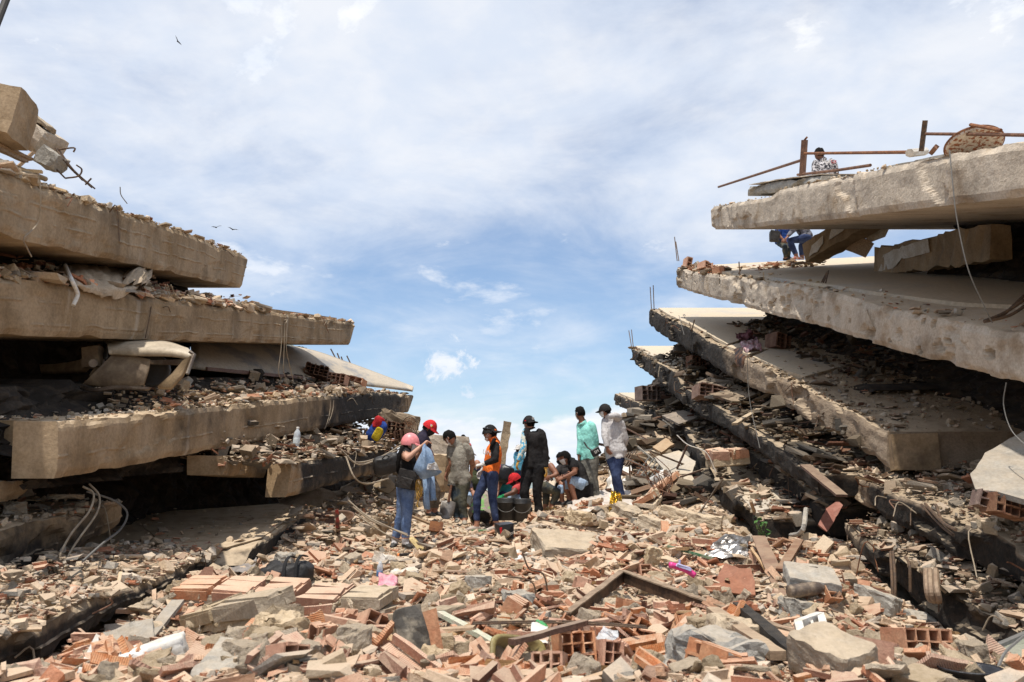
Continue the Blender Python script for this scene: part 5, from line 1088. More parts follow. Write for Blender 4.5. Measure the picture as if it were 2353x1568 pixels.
for i, (x, y0_, y1_) in enumerate(((1716,800,1030), (1560,725,770))): cable(('long thin wire hanging across the dark gap of the right stack', 'thin wire on the pale floor of the fourth right slab')[i], [onx(x, y0_, 3.8, 0), onx(x+6, (y0_+y1_)/2, 3.8, 0), onx(x+(30 if i == 0 else 12), y1_, 3.8, 0)], .006, M_WIREG)
# reinforcing bars -----------------------------------------------------------------
def bars(key, label, segs, rad=.012, m=None):
    """bars sticking out of a slab are parts of it"""
    for s_ in segs: pipe('rebar', curve_pts(s_, 5) if len(s_) > 2 else s_, rad, m or M_REBAR, SL[key]['root'], 6)
bars('R2', '', [x1((1556,600,4.2), (1550,545,4.2)), x1((1560,600,4.25), (1553,556,4.25)), x1((1700,632,4.4), (1698,602,4.4)), x1((1697,630,4.45), (1705,614,4.45)), x1((1885,668,4.8), (1902,624,4.9)), x1((1880,664,4.8), (1900,626,4.9)), x1((1893,668,4.8), (1904,622,4.9))])
for s_ in (x1((1832,668,4.75), (1862,645,4.8)), x1((1838,672,4.75), (1880,650,4.8)), x1((1835,660,4.75), (1852,648,4.8))): pipe('conduit', s_, .032, mat('buff_conduit', (.42, .32, .19), .7, (.3, .22, .13), 6, .1), SL['R2']['root'], 7)
bars('R2', '', [x1((2262,738,4.6), (2310,718,4.9), (2353,690,5.2)), x1((2262,740,4.6), (2318,726,4.9), (2360,700,5.2)), x1((2266,738,4.6), (2300,728,4.9), (2353,680,5.4))], .016)
bars('R3', '', [x1((1497,712,3.9), (1494,660,3.9)), x1((1503,712,3.95), (1501,656,3.95)), x1((1589,762,4.1), (1596,735,4.1)), x1((1589,758,4.1), (1584,742,4.1)), x1((1880,960,4.55), (1893,925,4.7), (1908,906,4.8)), x1((1872,990,4.5), (1890,930,4.7))], .013)
bars('R4', '', [x1((1451,796,3.9), (1445,760,3.9)), x1((1455,796,3.95), (1451,758,3.95))], .014)
for s_ in ([(745,862,21.5), (742,836,21.5)], [(789,858,22), (760,802,22)], [(784,820,22.4), (800,865,22.4)], [(775,812,22.2), (793,858,22.2)], [(820,866,22.6), (797,818,22.6)]): pipe('rebar', [at(*q_) for q_ in s_], .02, M_REBAR, SL['L3']['root'], 6)
bars('R8', '', [x1((2118,1160,4.35), (2160,1205,4.2), (2190,1230,4.1)), x1((2126,1158,4.35), (2165,1200,4.15), (2196,1218,4.05)), x1((2150,1160,4.35), (2170,1215,4.2))], .016)
bars('R9', '', [x1((2046,1268,4.08), (2050,1340,3.95), (2052,1428,3.9)), x1((2052,1268,4.08), (2057,1340,3.96), (2054,1430,3.9)), x1((2080,1280,4.08), (2090,1300,4.0), (2092,1360,3.98))], .015)
for i, x in enumerate((2128, 2137, 2150)): pipe('bent_rebar', curve_pts(x1((x,1310,4.12), (x+2,1350,3.95), (x+8,1376,3.95), (2150+4*i,1382,4.0)), 5), .028, mat('bar_worn', (.22, .15, .10), .7, (.3, .22, .15), 9, .2), SL['R9']['root'], 6)
bars('L4', '', [[at(x, y, Y) for x, y, Y in ((780,1030,13), (815,1062,13.2), (870,1052,14), (925,1022,15))], [at(x, y, Y) for x, y, Y in ((785,1035,13), (825,1068,13.2), (880,1050,14), (922,1030,15))], [at(x, y, Y) for x, y, Y in ((795,1050,12.8), (815,1098,12.6), (845,1112,13), (893,1100,13.4))]], .014, M_WIRE)
bars('L8', '', [[at(x, y, 10.6) for x, y in ((800,1150), (850,1190), (938,1232))], [at(x, y, 10.65) for x, y in ((810,1165), (860,1200), (936,1228))], [at(x, y, 10.7) for x, y in ((815,1180), (870,1218), (922,1248))]], .012, M_WIRE)
# top left corner -----------------------------------------------------------------
def block(name, label, cat, c, size, rot, m, jit=.05, parent=None, seed=1, sub=3):
    """broken block: box with rough, chipped faces"""
    bm = bmesh.new(); bmesh.ops.create_cube(bm, size=1); bmesh.ops.subdivide_edges(bm, edges=bm.edges, cuts=sub, use_grid_fill=True)
    M3 = rotm(*[R(a) for a in rot]); me = bpy.data.meshes.new(name)
    for v in bm.verts:
        p = Vector((v.co.x*size[0], v.co.y*size[1], v.co.z*size[2])); k = nz(p*2.2+Vector((seed*7.7, 0, 0)), 2, 4); e = sum(abs(abs(c_)-.5) < .01 for c_ in v.co)
        p *= 1-(.10 if e >= 2 else .03)*(.6+k)*(jit/.05)*.6
        if e == 3: p *= 1-.12*random.Random(seed+int(v.co.x*4+v.co.y*20+v.co.z*100)).random()*(jit/.05)
        p += Vector((k, nz(p+Vector((5, 5, 5)), 6, 3), nz(p, 6, 3)))*jit*.35+Vector((nz(p, 17, 3), nz(p+Vector((3, 1, 2)), 17, 3), nz(p+Vector((8, 1, 5)), 17, 3)))*jit*.22; v.co = Vector(c)+M3 @ p
    bm.to_mesh(me); bm.free(); o = link(name, me, m, parent)
    if m in (M_CONC, M_CONCR, M_CONCW): o.data.attributes.new('soot', 'FLOAT', 'POINT')
    if parent is None: tag(o, label, cat, kind='thing')
    return o
block('concrete_block', 'tall tan concrete block at the upper left picture edge', 'block', at(8,268,7.4), (.42, .5, .5), (0, 8, 10), M_CONC, .05, None, 3)
block('concrete_block', 'pale tilted concrete block beside the tall block at upper left', 'block', at(78,315,8.2), (.50, .5, .30), (10, 32, 5), M_CONCW, .07, None, 4)
block('concrete_block', 'small grey concrete lump below the tilted block at upper left', 'block', at(120,370,8.0), (.20, .25, .20), (0, 30, 0), M_GREY, .08, None, 5)
block('concrete_chip', 'thin concrete flake on the tilted block at upper left', 'block', at(96,282,8.1), (.30, .2, .06), (0, 38, 0), M_CHUNK, .06, None, 6)
r_ = rooted('rebar_bundle', 'bundle of bent dark bars sloping from the broken blocks at upper left', 'bars', [at(135,330,8)])
for s_ in ([(132,342,8), (160,385,8.1), (212,432,8.3)], [(136,345,8.05), (170,392,8.1), (218,434,8.4)], [(128,340,8), (150,372,8), (190,415,8.2)], [(100,360,8), (125,385,8), (150,410,8.1)], [(130,345,8), (170,340,8), (169,350,8)], [(150,410,8.1), (180,405,8.1), (188,390,8.1), (176,380,8)], [(196,425,8.2), (210,410,8.2)]):
    pipe('bar', curve_pts([at(*p_) for p_ in s_], 4), .009, M_REBAR, r_, 6)
tag(pipe('plastic_pipe', [at(-40,355,7.3), at(105,412,8.2)], .028, mat('buff_pipe', (.46, .34, .2), .6, (.36, .26, .15), 5, .1)), 'buff pipe lying along the topmost left slab', 'pipe', kind='thing')
for i, (a, b, w_) in enumerate((((-20,322,7.4), (70,368,7.9), .07), ((-10,340,7.4), (60,372,7.8), .06), ((40,385,7.9), (75,352,8.0), .10))): beam('timber_offcut', ('upper pale timber offcut', 'lower pale timber offcut', 'leaning yellowish board')[i]+' on the topmost left slab', at(*a), at(*b), .03, M_WOOD, 'timber', None, w_, jag=.008)
o = block('cloth_bundle', 'dark purple cloth under the bent bars at upper left', 'cloth', sp('L1', tpx('L1', 175), .5, .10), (.22, .3, .12), (0, 20, 20), cloth('purple_cloth', (.035, .018, .055)), .12, None, 8, 4)
tag(pipe('lamp_pole', [at(-60,190,22), at(45,-80,24)], .11, mat('dark_pole', (.03, .026, .024), .7), None, 10), 'dark pole crossing the top left picture corner', 'pole', kind='thing')
for i, (x, y, lb) in enumerate(((408,95,'dark bird high in the sky at upper left'), (497,523,'left of two small birds right of the upper left slab'), (535,528,'right of two small birds right of the upper left slab'))):
    c = at(x, y, 75); mb = MB(); tl = (.9, -.3, .1)[i]; k_ = .16
    mb.ell(c, (.5*k_, 1.0*k_, .3*k_), rotm(0, tl, .6), 8, 6)
    for sx in (-1, 1): mb.add([c+rotm(0, tl, .6) @ Vector(v)*k_*1.7 for v in ((0, .5, 0), (0, -.5, .05), (sx*1.1, -.1, .5), (sx*2.1, -.7, .2), (sx*1.1, .5, .45))], [(0, 1, 2, 4), (2, 3, 4)])
    tag(mb.build('bird', mat('bird_dark', (.02, .018, .016), .8)), lb, 'bird', 'birds in the sky', 'thing')

# torn bars along the broken edges
rr = random.Random(31)
for key, n_ in (('L1', 5), ('L2', 6), ('L3', 5), ('L6', 6), ('L5', 4), ('R3', 8), ('R4', 8), ('R5', 6), ('R7', 6), ('R8', 8), ('R9', 9), ('R2', 5), ('L4', 4)):
    for _ in range(n_):
        t = rr.uniform(.1, .95); p = sp(key, t, rr.uniform(.0, .12), -rr.uniform(.0, .2)); o_ = -SL[key]['side']
        q1 = p+Vector((o_*rr.uniform(.05, .16), rr.uniform(-.1, .1), rr.uniform(-.02, .12))); q2 = q1+Vector((o_*rr.uniform(-.02, .12), rr.uniform(-.2, .2), rr.uniform(-.45, .12)))
        pipe('rebar', curve_pts([p, q1, q2], 4), .007, rr.choice([M_REBAR, M_RUST, M_WIRE]), SL[key]['root'], 5)
on_slab('L1', 'rubble_heap', 'broken wood and concrete bits heaped under the blocks at upper left', 420, 0, tpx('L1', 150), .02, 1.1, .26, .03, .3, .9, (.15, .45, .25, .15))
# ------------------------------------------------------------------ loose things
def place(o_fn, x, y, lift=0):
    p = gpix(x, y); p.z += lift; return p
def hollow(label, c, size, cells, rot, m=None, brk=.0, parent=None, grp=None, name='hollow_brick', seed=0, web=.011, fill=0):
    """fired clay block: outer walls and inner webs, open along its length (local Y); broken ends differ from web to web"""
    rr = random.Random(seed+int(c[0]*91+c[1]*37)); M3 = rotm(*[R(a) for a in rot]); w, l, h = size; nx, ny = cells; mb = MB(); c = Vector(c)
    def wall(cx, cz, sx, sz):
        a = -l/2+brk*rr.random()*l; b = l/2-brk*rr.random()*l
        mb.box(c+M3 @ Vector((cx, (a+b)/2, cz)), (sx, b-a, sz), M3, .0025+brk*.012)
    for i in range(nx+1): wall(-w/2+web/2+(w-web)*i/nx, 0, web*(1.15 if i in (0, nx) else .9), h-.002*i)
    for j in range(ny+1):
        for i in range(nx): wall(-w/2+web/2+(w-web)*(i+.5)/nx, -h/2+web/2+(h-web)*j/ny, (w-web)/nx-web*.9, web*(1.1 if j in (0, ny) else .85))
    o = mb.build(name, m or M_CLAYR, parent)
    if parent is None: tag(o, label, 'brick', grp, 'thing')
    return o
_hb = [ # pixel, size, cells, rotation, breakage, label
 (1320,1532,(.22,.16,.20),(3,3),(-14,0,16),.05,'big open-ended hollow brick facing the camera at the bottom centre'), (1395,1545,(.13,.20,.19),(2,3),(-10,8,20),.12,'hollow brick with pale render right of the big open-ended one'),
 (1262,1556,(.16,.12,.12),(3,2),(-20,-6,-18),.15,'broken hollow brick left of the big open-ended one at the bottom'), (1570,1522,(.22,.12,.13),(3,2),(-25,14,-12),.3,'hollow brick shell set in grey mortar at the bottom right of centre'),
 (2112,1525,(.34,.22,.22),(4,3),(-8,4,14),.05,'large red hollow brick block with pale render on top at bottom right'), (2010,1540,(.20,.26,.16),(2,2),(6,10,62),.3,'long red ribbed brick left of the large red block'),
 (1112,1478,(.20,.14,.12),(4,2),(-18,22,-24),.2,'small-celled hollow brick lattice beside the pale green lath'), (855,1478,(.19,.20,.19),(2,2),(-24,28,30),.25,'tilted hollow brick split open left of the dark tile slab'),
 (640,1545,(.17,.26,.13),(2,2),(-12,12,58),.05,'dusty hollow brick with four holes showing at the bottom left'), (1482,1327,(.13,.12,.13),(1,2),(-20,0,8),.0,'two-holed brick with a pale green face in the middle rubble'),
 (1908,1385,(.15,.14,.14),(1,2),(-38,6,20),.0,'two-holed dusty red brick box beside the grey slab at right'), (1985,1240+120,(.12,.18,.1),(2,1),(10,20,70),.2,'broken brick near the fan grille'),
 (985,1252,(.12,.12,.10),(2,2),(-20,40,10),.15,'small hollow brick beyond the yellow sole'), (1290,1478,(.16,.15,.14),(1,1),(-10,12,28),.2,'pale square brick box right of the green bottle'),
 (1470,1140,(.17,.18,.14),(2,2),(-15,25,20),.2,'upper hollow brick in the cluster right of the hoodie'), (1500,1150,(.20,.2,.12),(2,1),(-10,15,-20),.15,'middle hollow brick in the cluster right of the hoodie'), (1478,1162,(.20,.18,.12),(2,1),(-5,20,30),.2,'lower hollow brick in the cluster right of the hoodie'),
 (1690,1165+12,(.3,.22,.16),(3,2),(60,10,30),.1,'large ribbed brick leaning at the foot of the burnt slabs'), (770,1455,(.11,.34,.10),(1,2),(8,6,78),.1,'long broken hollow brick under the fallen wall strip'),
 (1645,1545,(.2,.3,.14),(3,2),(14,10,66),.3,'stacked dark hollow brick shell at the bottom right'), (1735,1300,(.2,.18,.12),(2,2),(30,10,40),.3,'split hollow brick behind the dark planks'),
 (760,1520,(.14,.16,.1),(2,2),(20,30,10),.5,'shattered brick corner at the lower left'), (600,1490,(.15,.2,.13),(2,2),(-10,-20,-40),.4,'shattered hollow brick under the short wall piece'), (1850,1470,(.18,.2,.12),(2,2),(20,20,50),.4,'shattered hollow brick right of the long angle iron')]
for i, (x, y, sz, ce, ro, bk, lb) in enumerate(_hb):
    p = gpix(x, y); hollow(lb, (p.x, p.y, p.z+sz[2]*.42), sz, ce, ro, None, bk, seed=i, grp='hollow bricks in the rubble')
block('mortar_cap', '', '', (0, 0, 0), (.1, .1, .1), (0, 0, 0), M_CHUNK, parent=None) if False else None
# scattered whole-ish hollow bricks through the mound
rr = random.Random(77)
for i in range(46):
    Y = 4.6+10*rr.random()**1.3; X = rr.uniform(-.55, .55)*min(Y, 7); 
    if calm(np.array([X]), np.array([Y]))[0] < .9: continue
    l = rr.uniform(.08, .24); nx, ny = rr.choice([(1, 2), (2, 2), (2, 1), (3, 2), (2, 3)]); sz = (.065*nx+.012, l, .062*ny+.012)
    hollow('broken orange hollow brick with open cells lying loose in the rubble', (X, Y, h1(X, Y)+.05), sz, (nx, ny), (rr.uniform(-30, 30), rr.uniform(-40, 40), rr.uniform(0, 360)), None, rr.uniform(.15, .55), seed=100+i, grp='loose broken hollow bricks')
# large lumps that can be told apart
_bl = [(1310,1275,(.85,.75,.24),(15,4,12),M_CHUNK,'large flat-topped beige concrete slab in the middle of the rubble',.05), (1430,1252,(.28,.26,.10),(22,-14,30),M_GREY,'grey triangular concrete slab right of the flat-topped slab',.07), (1865,1340,(.48,.42,.12),(18,6,-8),M_GREY,'grey-brown flat concrete slab with pale scratches at right',.03),
 (1915,1545,(.30,.34,.20),(14,-10,30),M_CHUNK,'beige concrete block at the bottom right beside the white frame',.04), (290,1495,(.40,.46,.09),(22,-18,18),M_GREY,'grey slab leaning in the lower left corner rubble',.04), (530,1538,(.28,.30,.05),(30,8,-10),M_GREY,'thin grey tile slab at the bottom left',.05),
 (2015,1400,(.16,.46,.22),(10,8,34),M_GREY,'long grey concrete piece by the lowest right slab',.06), (2130,1440,(.36,.26,.12),(14,8,6),M_GREY,'flat grey concrete piece at the foot of the lowest right slab',.05), (1830,1420,(.28,.2,.18),(0,10,20),M_GREY,'dark grey concrete lump below the flat slab at right',.08),
 (1620,1210,(.5,.3,.2),(0,6,-16),M_CHUNK,'long beige concrete lump on the rubble crest at right',.07), (1500,1215,(.45,.2,.18),(0,14,-28),M_CHUNK,'beige lintel fragment below the gold foil',.06), (1560,1190,(.55,.22,.16),(0,12,-20),M_CHUNK,'second beige lintel fragment right of the gold foil',.06), (1440,1190,(.4,.3,.2),(10,20,-30),M_CHUNK,'brick-faced lump directly under the gold foil',.08),
 (1330,1205,(.36,.26,.22),(0,0,20),M_CHUNK,'knobbly concrete lump in front of the plastic sheet',.09), (890,1297,(.32,.24,.13),(-10,10,10),M_PLAST,'white plaster lump below the pink helmet',.08), (932,1332,(.26,.2,.12),(0,-8,20),M_PLAST,'second white plaster lump near the clear bottle',.08), (930,1355,(.26,.22,.12),(8,0,0),M_CHUNK,'cream rubble lump right of the pink pouch',.09),
 (655,1215+90,(.2,.2,.2),(0,0,0),M_GREY,'grey rubble lump behind the black backpack',.1), (1640,1535,(.5,.3,.22),(0,4,8),M_GREY,'mass of grey mortar around the bottom hollow brick',.12), (1700,1480,(.34,.24,.18),(0,10,10),M_CHUNK,'beige concrete lump at the right end of the angle iron',.08), (1100,1355,(.2,.16,.16),(0,0,40),M_GREY,'grey speckled tile lump in the middle rubble',.04),
 (1500,1300,(.18,.1,.26),(14,10,20),M_CHUNK,'upright beige concrete piece in the middle rubble',.06), (1190,1405,(.22,.2,.18),(0,0,20),M_GREY,'rounded grey concrete lump left of the angle iron',.08), (1400,1400+8,(.14,.1,.14),(0,0,0),M_CHUNK,'cream concrete knob beside the angle iron bend',.08), (1000,1540,(.16,.2,.14),(0,20,40),M_CHUNK,'mortar lump at the bottom centre',.1), (640,1440+40,(.3,.24,.2),(0,0,30),M_CHUNK,'knobbly mortar mass left of the split hollow brick',.11),
 (110,1130,(.16,.2,.13),(0,0,0),M_CHUNK,'tan rock on the lower left slab beside the cables',.1), (1290,1080+18,(.3,.2,.26),(0,0,10),M_GREY,'round speckled concrete lump beside the seated man',.12)]
for i, (x, y, sz, ro, m, lb, j) in enumerate(_bl):
    p = gpix(x, y) if not lb.startswith('tan rock') else sp('L5', tpx('L5', 112), .35, .05); block('concrete_lump', lb, 'concrete', (p.x, p.y, p.z+sz[2]*.32), sz, ro, m, j, None, i+20, 8)
# fallen wall strips made of bricks and mortar
def wall_strip(label, a, b, wd, th, n, ribs=True, rend=0, roll=0, rows=1):
    a, b = Vector(a), Vector(b); M3 = frame(b-a, (0, 0, 1)) @ Matrix.Rotation(R(roll), 3, 'Y'); L_ = (b-a).length; r_ = rooted('wall_fragment', label, 'wall piece', [a, b])
    for q_ in range(n*3):
        t = random.random(); c = a.lerp(b, t)+M3 @ Vector((random.choice([-1, 1])*wd*random.uniform(.3, .52), 0, th*random.uniform(-.1, .5))); block('mortar_lump', '', '', c, (random.uniform(.05, .12), random.uniform(.05, .12), random.uniform(.03, .07)), (0, 0, random.uniform(0, 180)), M_CHUNK, .12, r_, q_, 3)
    beam('mortar_bed', '', a-M3 @ Vector((0, 0, th*.42)), b-M3 @ Vector((0, 0, th*.42)), th*.5, M_CHUNK, parent=r_, wd=wd*.96, jag=.03)
    for k_ in range(n):
        t0, t1 = k_/n+.012, (k_+1)/n-.012; m = M_CHUNK if k_ >= n-rend else M_CLAYR
        for j in range(rows):
            c = a.lerp(b, (t0+t1)/2)+M3 @ Vector((wd*((j+.5)/rows-.5)+random.uniform(-.02, .02), 0, th*.22+random.uniform(-.02, .015))); mb = MB(); rw = 3; M3b = M3; M3 = M3 @ rotm(R(random.uniform(-3, 3)), R(random.uniform(-5, 5)), R(random.uniform(-4, 4)))
            for g_ in range(rw):      # ribbed face: three flutes with grooves between
                mb.box(c+M3 @ Vector((wd/rows*((g_+.5)/rw-.5), 0, 0)), (wd/rows/rw*.88, L_*(t1-t0)*random.uniform(.86, 1), th*.62), M3, .012)
            mb.box(c-M3 @ Vector((0, 0, .012)), (wd/rows*.97, L_*(t1-t0)*.97, th*.5), M3, .004)
            mb.build('brick', m, r_); M3 = M3b
    return r_
def gl(x, y, lift): p = gpix(x, y); p.z += lift; return p
wall_strip('long fallen strip of ribbed orange bricks ending in pale render at lower left', gl(415,1388,.13), gl(900,1428,.13), .36, .16, 5, rend=1, roll=14, rows=1)
wall_strip('short fallen piece of rendered wall in front of the long brick strip', gl(452,1458,.12), gl(640,1448,.14), .28, .16, 2, rend=2, roll=18)
wall_strip('brick wall piece with white plaster lying beside the cluster of bricks', gl(1475,1175,.12), gl(1548,1128,.25), .34, .14, 3, rend=0, roll=-30)
p = at(1650,1050,13.4); wall_strip('fallen square of orange brick wall wedged among the burnt slabs', at(1628,1052,13.6), at(1712,1045,13.6), .55, .24, 2, roll=8, rows=2)
p = gl(945,1510,.12); r_ = rooted('tile_slab', 'upright dark tile slab with an orange brick edge at the bottom centre', 'slab piece', [p]); M3 = rotm(R(-14), R(-8), R(28))
block('tile_face', '', '', p, (.19, .05, .32), (-20, -8, 28), mat('dark_scratched_tile', (.06, .052, .042), .6, (.28, .24, .18), 9, .2, 30, contrast=(.5, .72), dust=.3), .05, r_, 51, 4); mb = MB(); mb.box(p+M3 @ Vector((.125, .03, -.03)), (.085, .10, .28), M3, .01); mb.build('brick', M_CLAYR, r_); mb = MB(); mb.box(p+M3 @ Vector((.02, .065, .0)), (.2, .07, .28), M3, .02); mb.build('mortar', M_CHUNK, r_)
p = at(2330,1095,6.9); r_ = rooted('wall_fragment', 'large grey rendered panel on hollow bricks at the right picture edge', 'wall piece', [p]); pl = [at(2222,1090,7.2), at(2262,1040,7.6), (at(2353,990,7.9)), at(2440,1000,7.6), at(2440,1140,6.7), at(2353,1150,6.7), at(2290,1130,6.9), at(2240,1125,7.0)]
plate('render_face', pl, .05, M_GREY, r_, .03, 8); c = at(2310,1165,6.95); hollow('', c, (.34, .2, .16), (4, 2), (-4, 14, 8), M_CLAYD, .2, r_, name='brick'); hollow('', at(2262,1150,7.0), (.16, .2, .14), (2, 2), (-4, 20, -6), M_CLAYD, .2, r_, name='brick')
for i, (rg, m, lb) in enumerate((([(1500,1050,16), (1560,1035,16.4), (1600,1060,15.6), (1590,1090,15.2), (1530,1090,15.6)], M_FLOOR, 'upper cracked pale floor plate right of the hoodie'), ([(1535,1095,15.4), (1592,1092,15), (1600,1108,14.8), (1540,1112,15)], M_FLOOR, 'second cracked pale floor plate right of the hoodie'), ([(1545,1116,15), (1602,1112,14.7), (1606,1130,14.4), (1548,1130,14.7)], M_FLOOR, 'lowest cracked pale floor plate right of the hoodie'),
    ([(1476,1040,17), (1515,1030,17), (1530,1085,16), (1505,1100,15.8), (1488,1070,16.3)], M_CHUNK, 'sloping tan slab face right of the hoodie'), ([(1560,1175,13.6), (1610,1130,14.4), (1650,1125,14.2), (1600,1165,13.5)], M_FLOOR, 'bent grey board beside the white-plastered brick piece'), ([(1495,1028,17), (1530,1006,17.2), (1552,1020,16.8), (1520,1040,16.6)], M_WOOD, 'small tilted wooden panel under the fifth right slab'))):
    tag(plate('floor_plate', [at(*q_) for q_ in rg], .05, m, None, .03, 8), lb, 'plate', kind='thing')
# timbers, steel and sheets
def stick(label, a, b, th, wd, m, cat='timber', name='plank', jag=.006): return beam(name, label, a, b, th, m, cat, None, wd, jag=jag)[0]
r_ = rooted('angle_iron', 'bent dark steel angle iron making a wide V in the rubble', 'steel angle', [gl(1430,1350,.1)]); A, B, C_ = gl(1305,1450,.07), gl(1432,1380,.20), gl(1850,1500,.05)
m_ang = mat('charred_steel', (.045, .03, .022), .6, (.13, .075, .045), 8, .2, 30, metal=.3)
for a, b in ((A, B), (B, C_)): beam('flange', '', a, b, .10, m_ang, parent=r_, wd=.012, jag=.008); M3 = frame(b-a, (0, 0, 1)); beam('lip', '', a+Vector((0, .03, .052)), b+Vector((0, .03, .052)), .012, mat('scorched_lip', (.2, .14, .09), .7, (.3, .22, .15), 9, .2), parent=r_, wd=.06, jag=.008)
stick('reddish plank at an angle behind the grey slab at right', gl(1795,1330,.08), gl(1838,1268,.12), .03, .10, M_WOODD); stick('dark plank crossing the reddish one at right', gl(1770,1258,.10), gl(1855,1282,.10), .03, .08, M_WOODD); stick('long reddish board leaning under the metal sheet', gl(1745,1275,.22), gl(1805,1385,.06), .015, .16, M_WOODD); stick('pale stick leaning beside the long reddish board', gl(1728,1295,.16), gl(1812,1402,.06), .025, .03, M_WOOD)
stick('grey weathered plank in the lower left corner', gl(330,1500,.06), gl(405,1425,.14), .035, .10, M_GREY); stick('pale green lath in the bottom centre', gl(1010,1445,.10), gl(1135,1510,.08), .03, .06, mat('pale_green_paint', (.40, .44, .33), .8, (.5, .46, .36), 9, .2)); stick('dark painted bar across the big hollow brick at the bottom', gl(1175,1550,.16), gl(1345,1512,.20), .03, .05, M_WOODD)
stick('green painted strip in the middle right rubble', gl(1535,1270,.07), gl(1640,1300,.07), .03, .05, mat('green_paint', (.035, .15, .07), .6, (.22, .24, .16), 14, .1)); stick('charred beam in the lower right', gl(1700,1440,.12), gl(1840,1560,.08), .08, .08, mat('charcoal', (.02, .017, .014), .8, (.05, .04, .03), 9, .4)); stick('splintered reddish lath below the charred beam', gl(1640,1440,.1), gl(1790,1545,.08), .05, .09, M_WOOD)
stick('brown plank lying at lower right', gl(1855,1440,.06), gl(1945,1500,.05), .03, .07, M_WOODD); stick('short green board near the orange shirt woman', gl(1083,1226,.04), gl(1118,1226,.04), .03, .07, mat('green_board', (.10, .24, .11), .7, (.3, .3, .18), 12, .1)); stick('long pale lath near the yellow sole', gl(1000,1268,.04), gl(1070,1258,.04), .025, .05, M_WOOD)
stick('brown plank leaning on the long black slab at right', at(1850,1070,10.6), at(1935,1140,9.6), .03, .14, M_WOODD); stick('pale lath jutting from the dark gap of the right stack', at(1688,975,13), at(1778,920,14.5), .04, .10, M_CHUNK); stick('light stick standing at the foot of the burnt slabs', gl(1745,1215,.05), at(1725,1152,10.8), .03, .04, M_WOOD)
stick('long rough concrete post standing among the people', at(1150,1085,16.5), at(1166,970,16.5), .16, .16, M_CHUNK, 'post', 'concrete_post', .03)
stick('dark steel bar lying on the rubble crest right', gl(1520,1130,.1), at(1612,1120,13.6), .03, .05, m_ang, 'steel bar', 'steel_bar'); stick('twisted grey tin strip rising at the foot of the burnt slabs', gl(1608,1190,.1), at(1660,1105,12.2), .015, .14, mat('tin', (.24, .2, .16), .5, (.13, .09, .06), 5, .2, metal=.5), 'tin strip', 'tin_strip', .04)
tag(pipe('conduit', curve_pts([gl(1808,1240,.05), at(1842,1222,10), at(1852,1170,10.2)], 6), .03, M_GREY, None, 8), 'grey bent conduit at the foot of the burnt slabs', 'pipe', kind='thing')
o = tag(plate('broken_plywood', [gl(1622,1372,.05), gl(1740,1385,.05), gl(1735,1345,.16), gl(1700,1343,.15), gl(1668,1335,.19), gl(1650,1350,.12)], .02, M_WOODD if False else mat('red_plywood', (.24, .095, .05), .6, (.31, .14, .08), 4, .1, 20), None, .03, 16), 'reddish broken plywood panel with a splintered top edge', 'plywood', kind='thing')
o = tag(plate('red_plate', [at(1880,1205,10.2), at(1895,1168,10.4), at(1925,1150,10.5), at(1938,1160,10.4), at(1928,1185,10.3), at(1900,1222,10.1)], .02, mat('red_painted_plate', (.25, .09, .06), .6, (.32, .15, .11), 5, .1, 20), None, .02, 18), 'reddish painted plate leaning against the burnt slab at right', 'plate', kind='thing')
def crumple(name, label, cat, pts, m, amp=.04, n=16, sc=5, grp=None, thick=.004, smooth=True):
    """sheet over four corner points, crumpled"""
    a, b, c, d = [Vector(p) for p in pts]; V = []; F = []
    nrm = (b-a).cross(d-a).normalized()
    for j in range(n+1):
        for i in range(n+1):
            u, v = i/n, j/n; p = a.lerp(b, u).lerp(d.lerp(c, u), v); k_ = nz(p, sc, 4)+.6*abs(nz(p+Vector((7, 3, 1)), sc*1.7, 3)); ed = .05*nz(p+Vector((0, 0, 9)), 6, 2)
            V.append(p+nrm*amp*k_*2+(b-a)*ed*(u in (0, 1))+(d-a)*ed*(v in (0, 1)))
    m_ = n+1; N2 = len(V); V += [v-nrm*thick for v in V]
    for j in range(n):
        for i in range(n): q_ = (j*m_+i, j*m_+i+1, (j+1)*m_+i+1, (j+1)*m_+i); F += [q_, tuple(N2+k_ for k_ in q_[::-1])]
    for i in range(n):
        for a_, b_ in ((i, i+1), (n*m_+i+1, n*m_+i), ((i+1)*m_, i*m_), (i*m_+n, (i+1)*m_+n)): F.append((a_, N2+a_, N2+b_, b_))
    o = pyd(name, V, F, m, None, smooth)
    return tag(o, label, cat, grp, 'thing') if label else o
M_TIN = mat('bare_tin', (.34, .33, .32), .35, (.20, .18, .16), 6, .1, 20, metal=.85); M_SHEET = mat('milky_plastic', (.62, .56, .50), .35, (.5, .42, .34), 4, .15, 14); M_CLEAR = mat('clear_plastic', (.8, .83, .86), .15, bump=.1, alpha=.45); M_FOIL = mat('gold_foil', (.62, .40, .04), .2, (.3, .17, .02), 9, .2, 20, metal=.8)
crumple('metal_sheet', 'crumpled shiny tin sheet in the rubble at right', 'metal sheet', (gl(1618,1300,.1), gl(1722,1308,.12), gl(1725,1270,.20), gl(1672,1265,.22)), M_TIN, .022, 12, 5, smooth=False)
crumple('plastic_sheet', 'milky plastic sheet spread in front of the seated man', 'plastic sheet', (gl(1290,1200,.06), gl(1465,1180,.06), gl(1450,1160,.22), gl(1345,1156,.26)), M_SHEET, .05, 22, 3.2)
crumple('foil', 'crumpled gold foil on the rubble crest', 'foil', (gl(1398,1190,.05), gl(1432,1188,.05), gl(1428,1168,.24), gl(1404,1168,.22)), M_FOIL, .05, 18, 14, smooth=False)
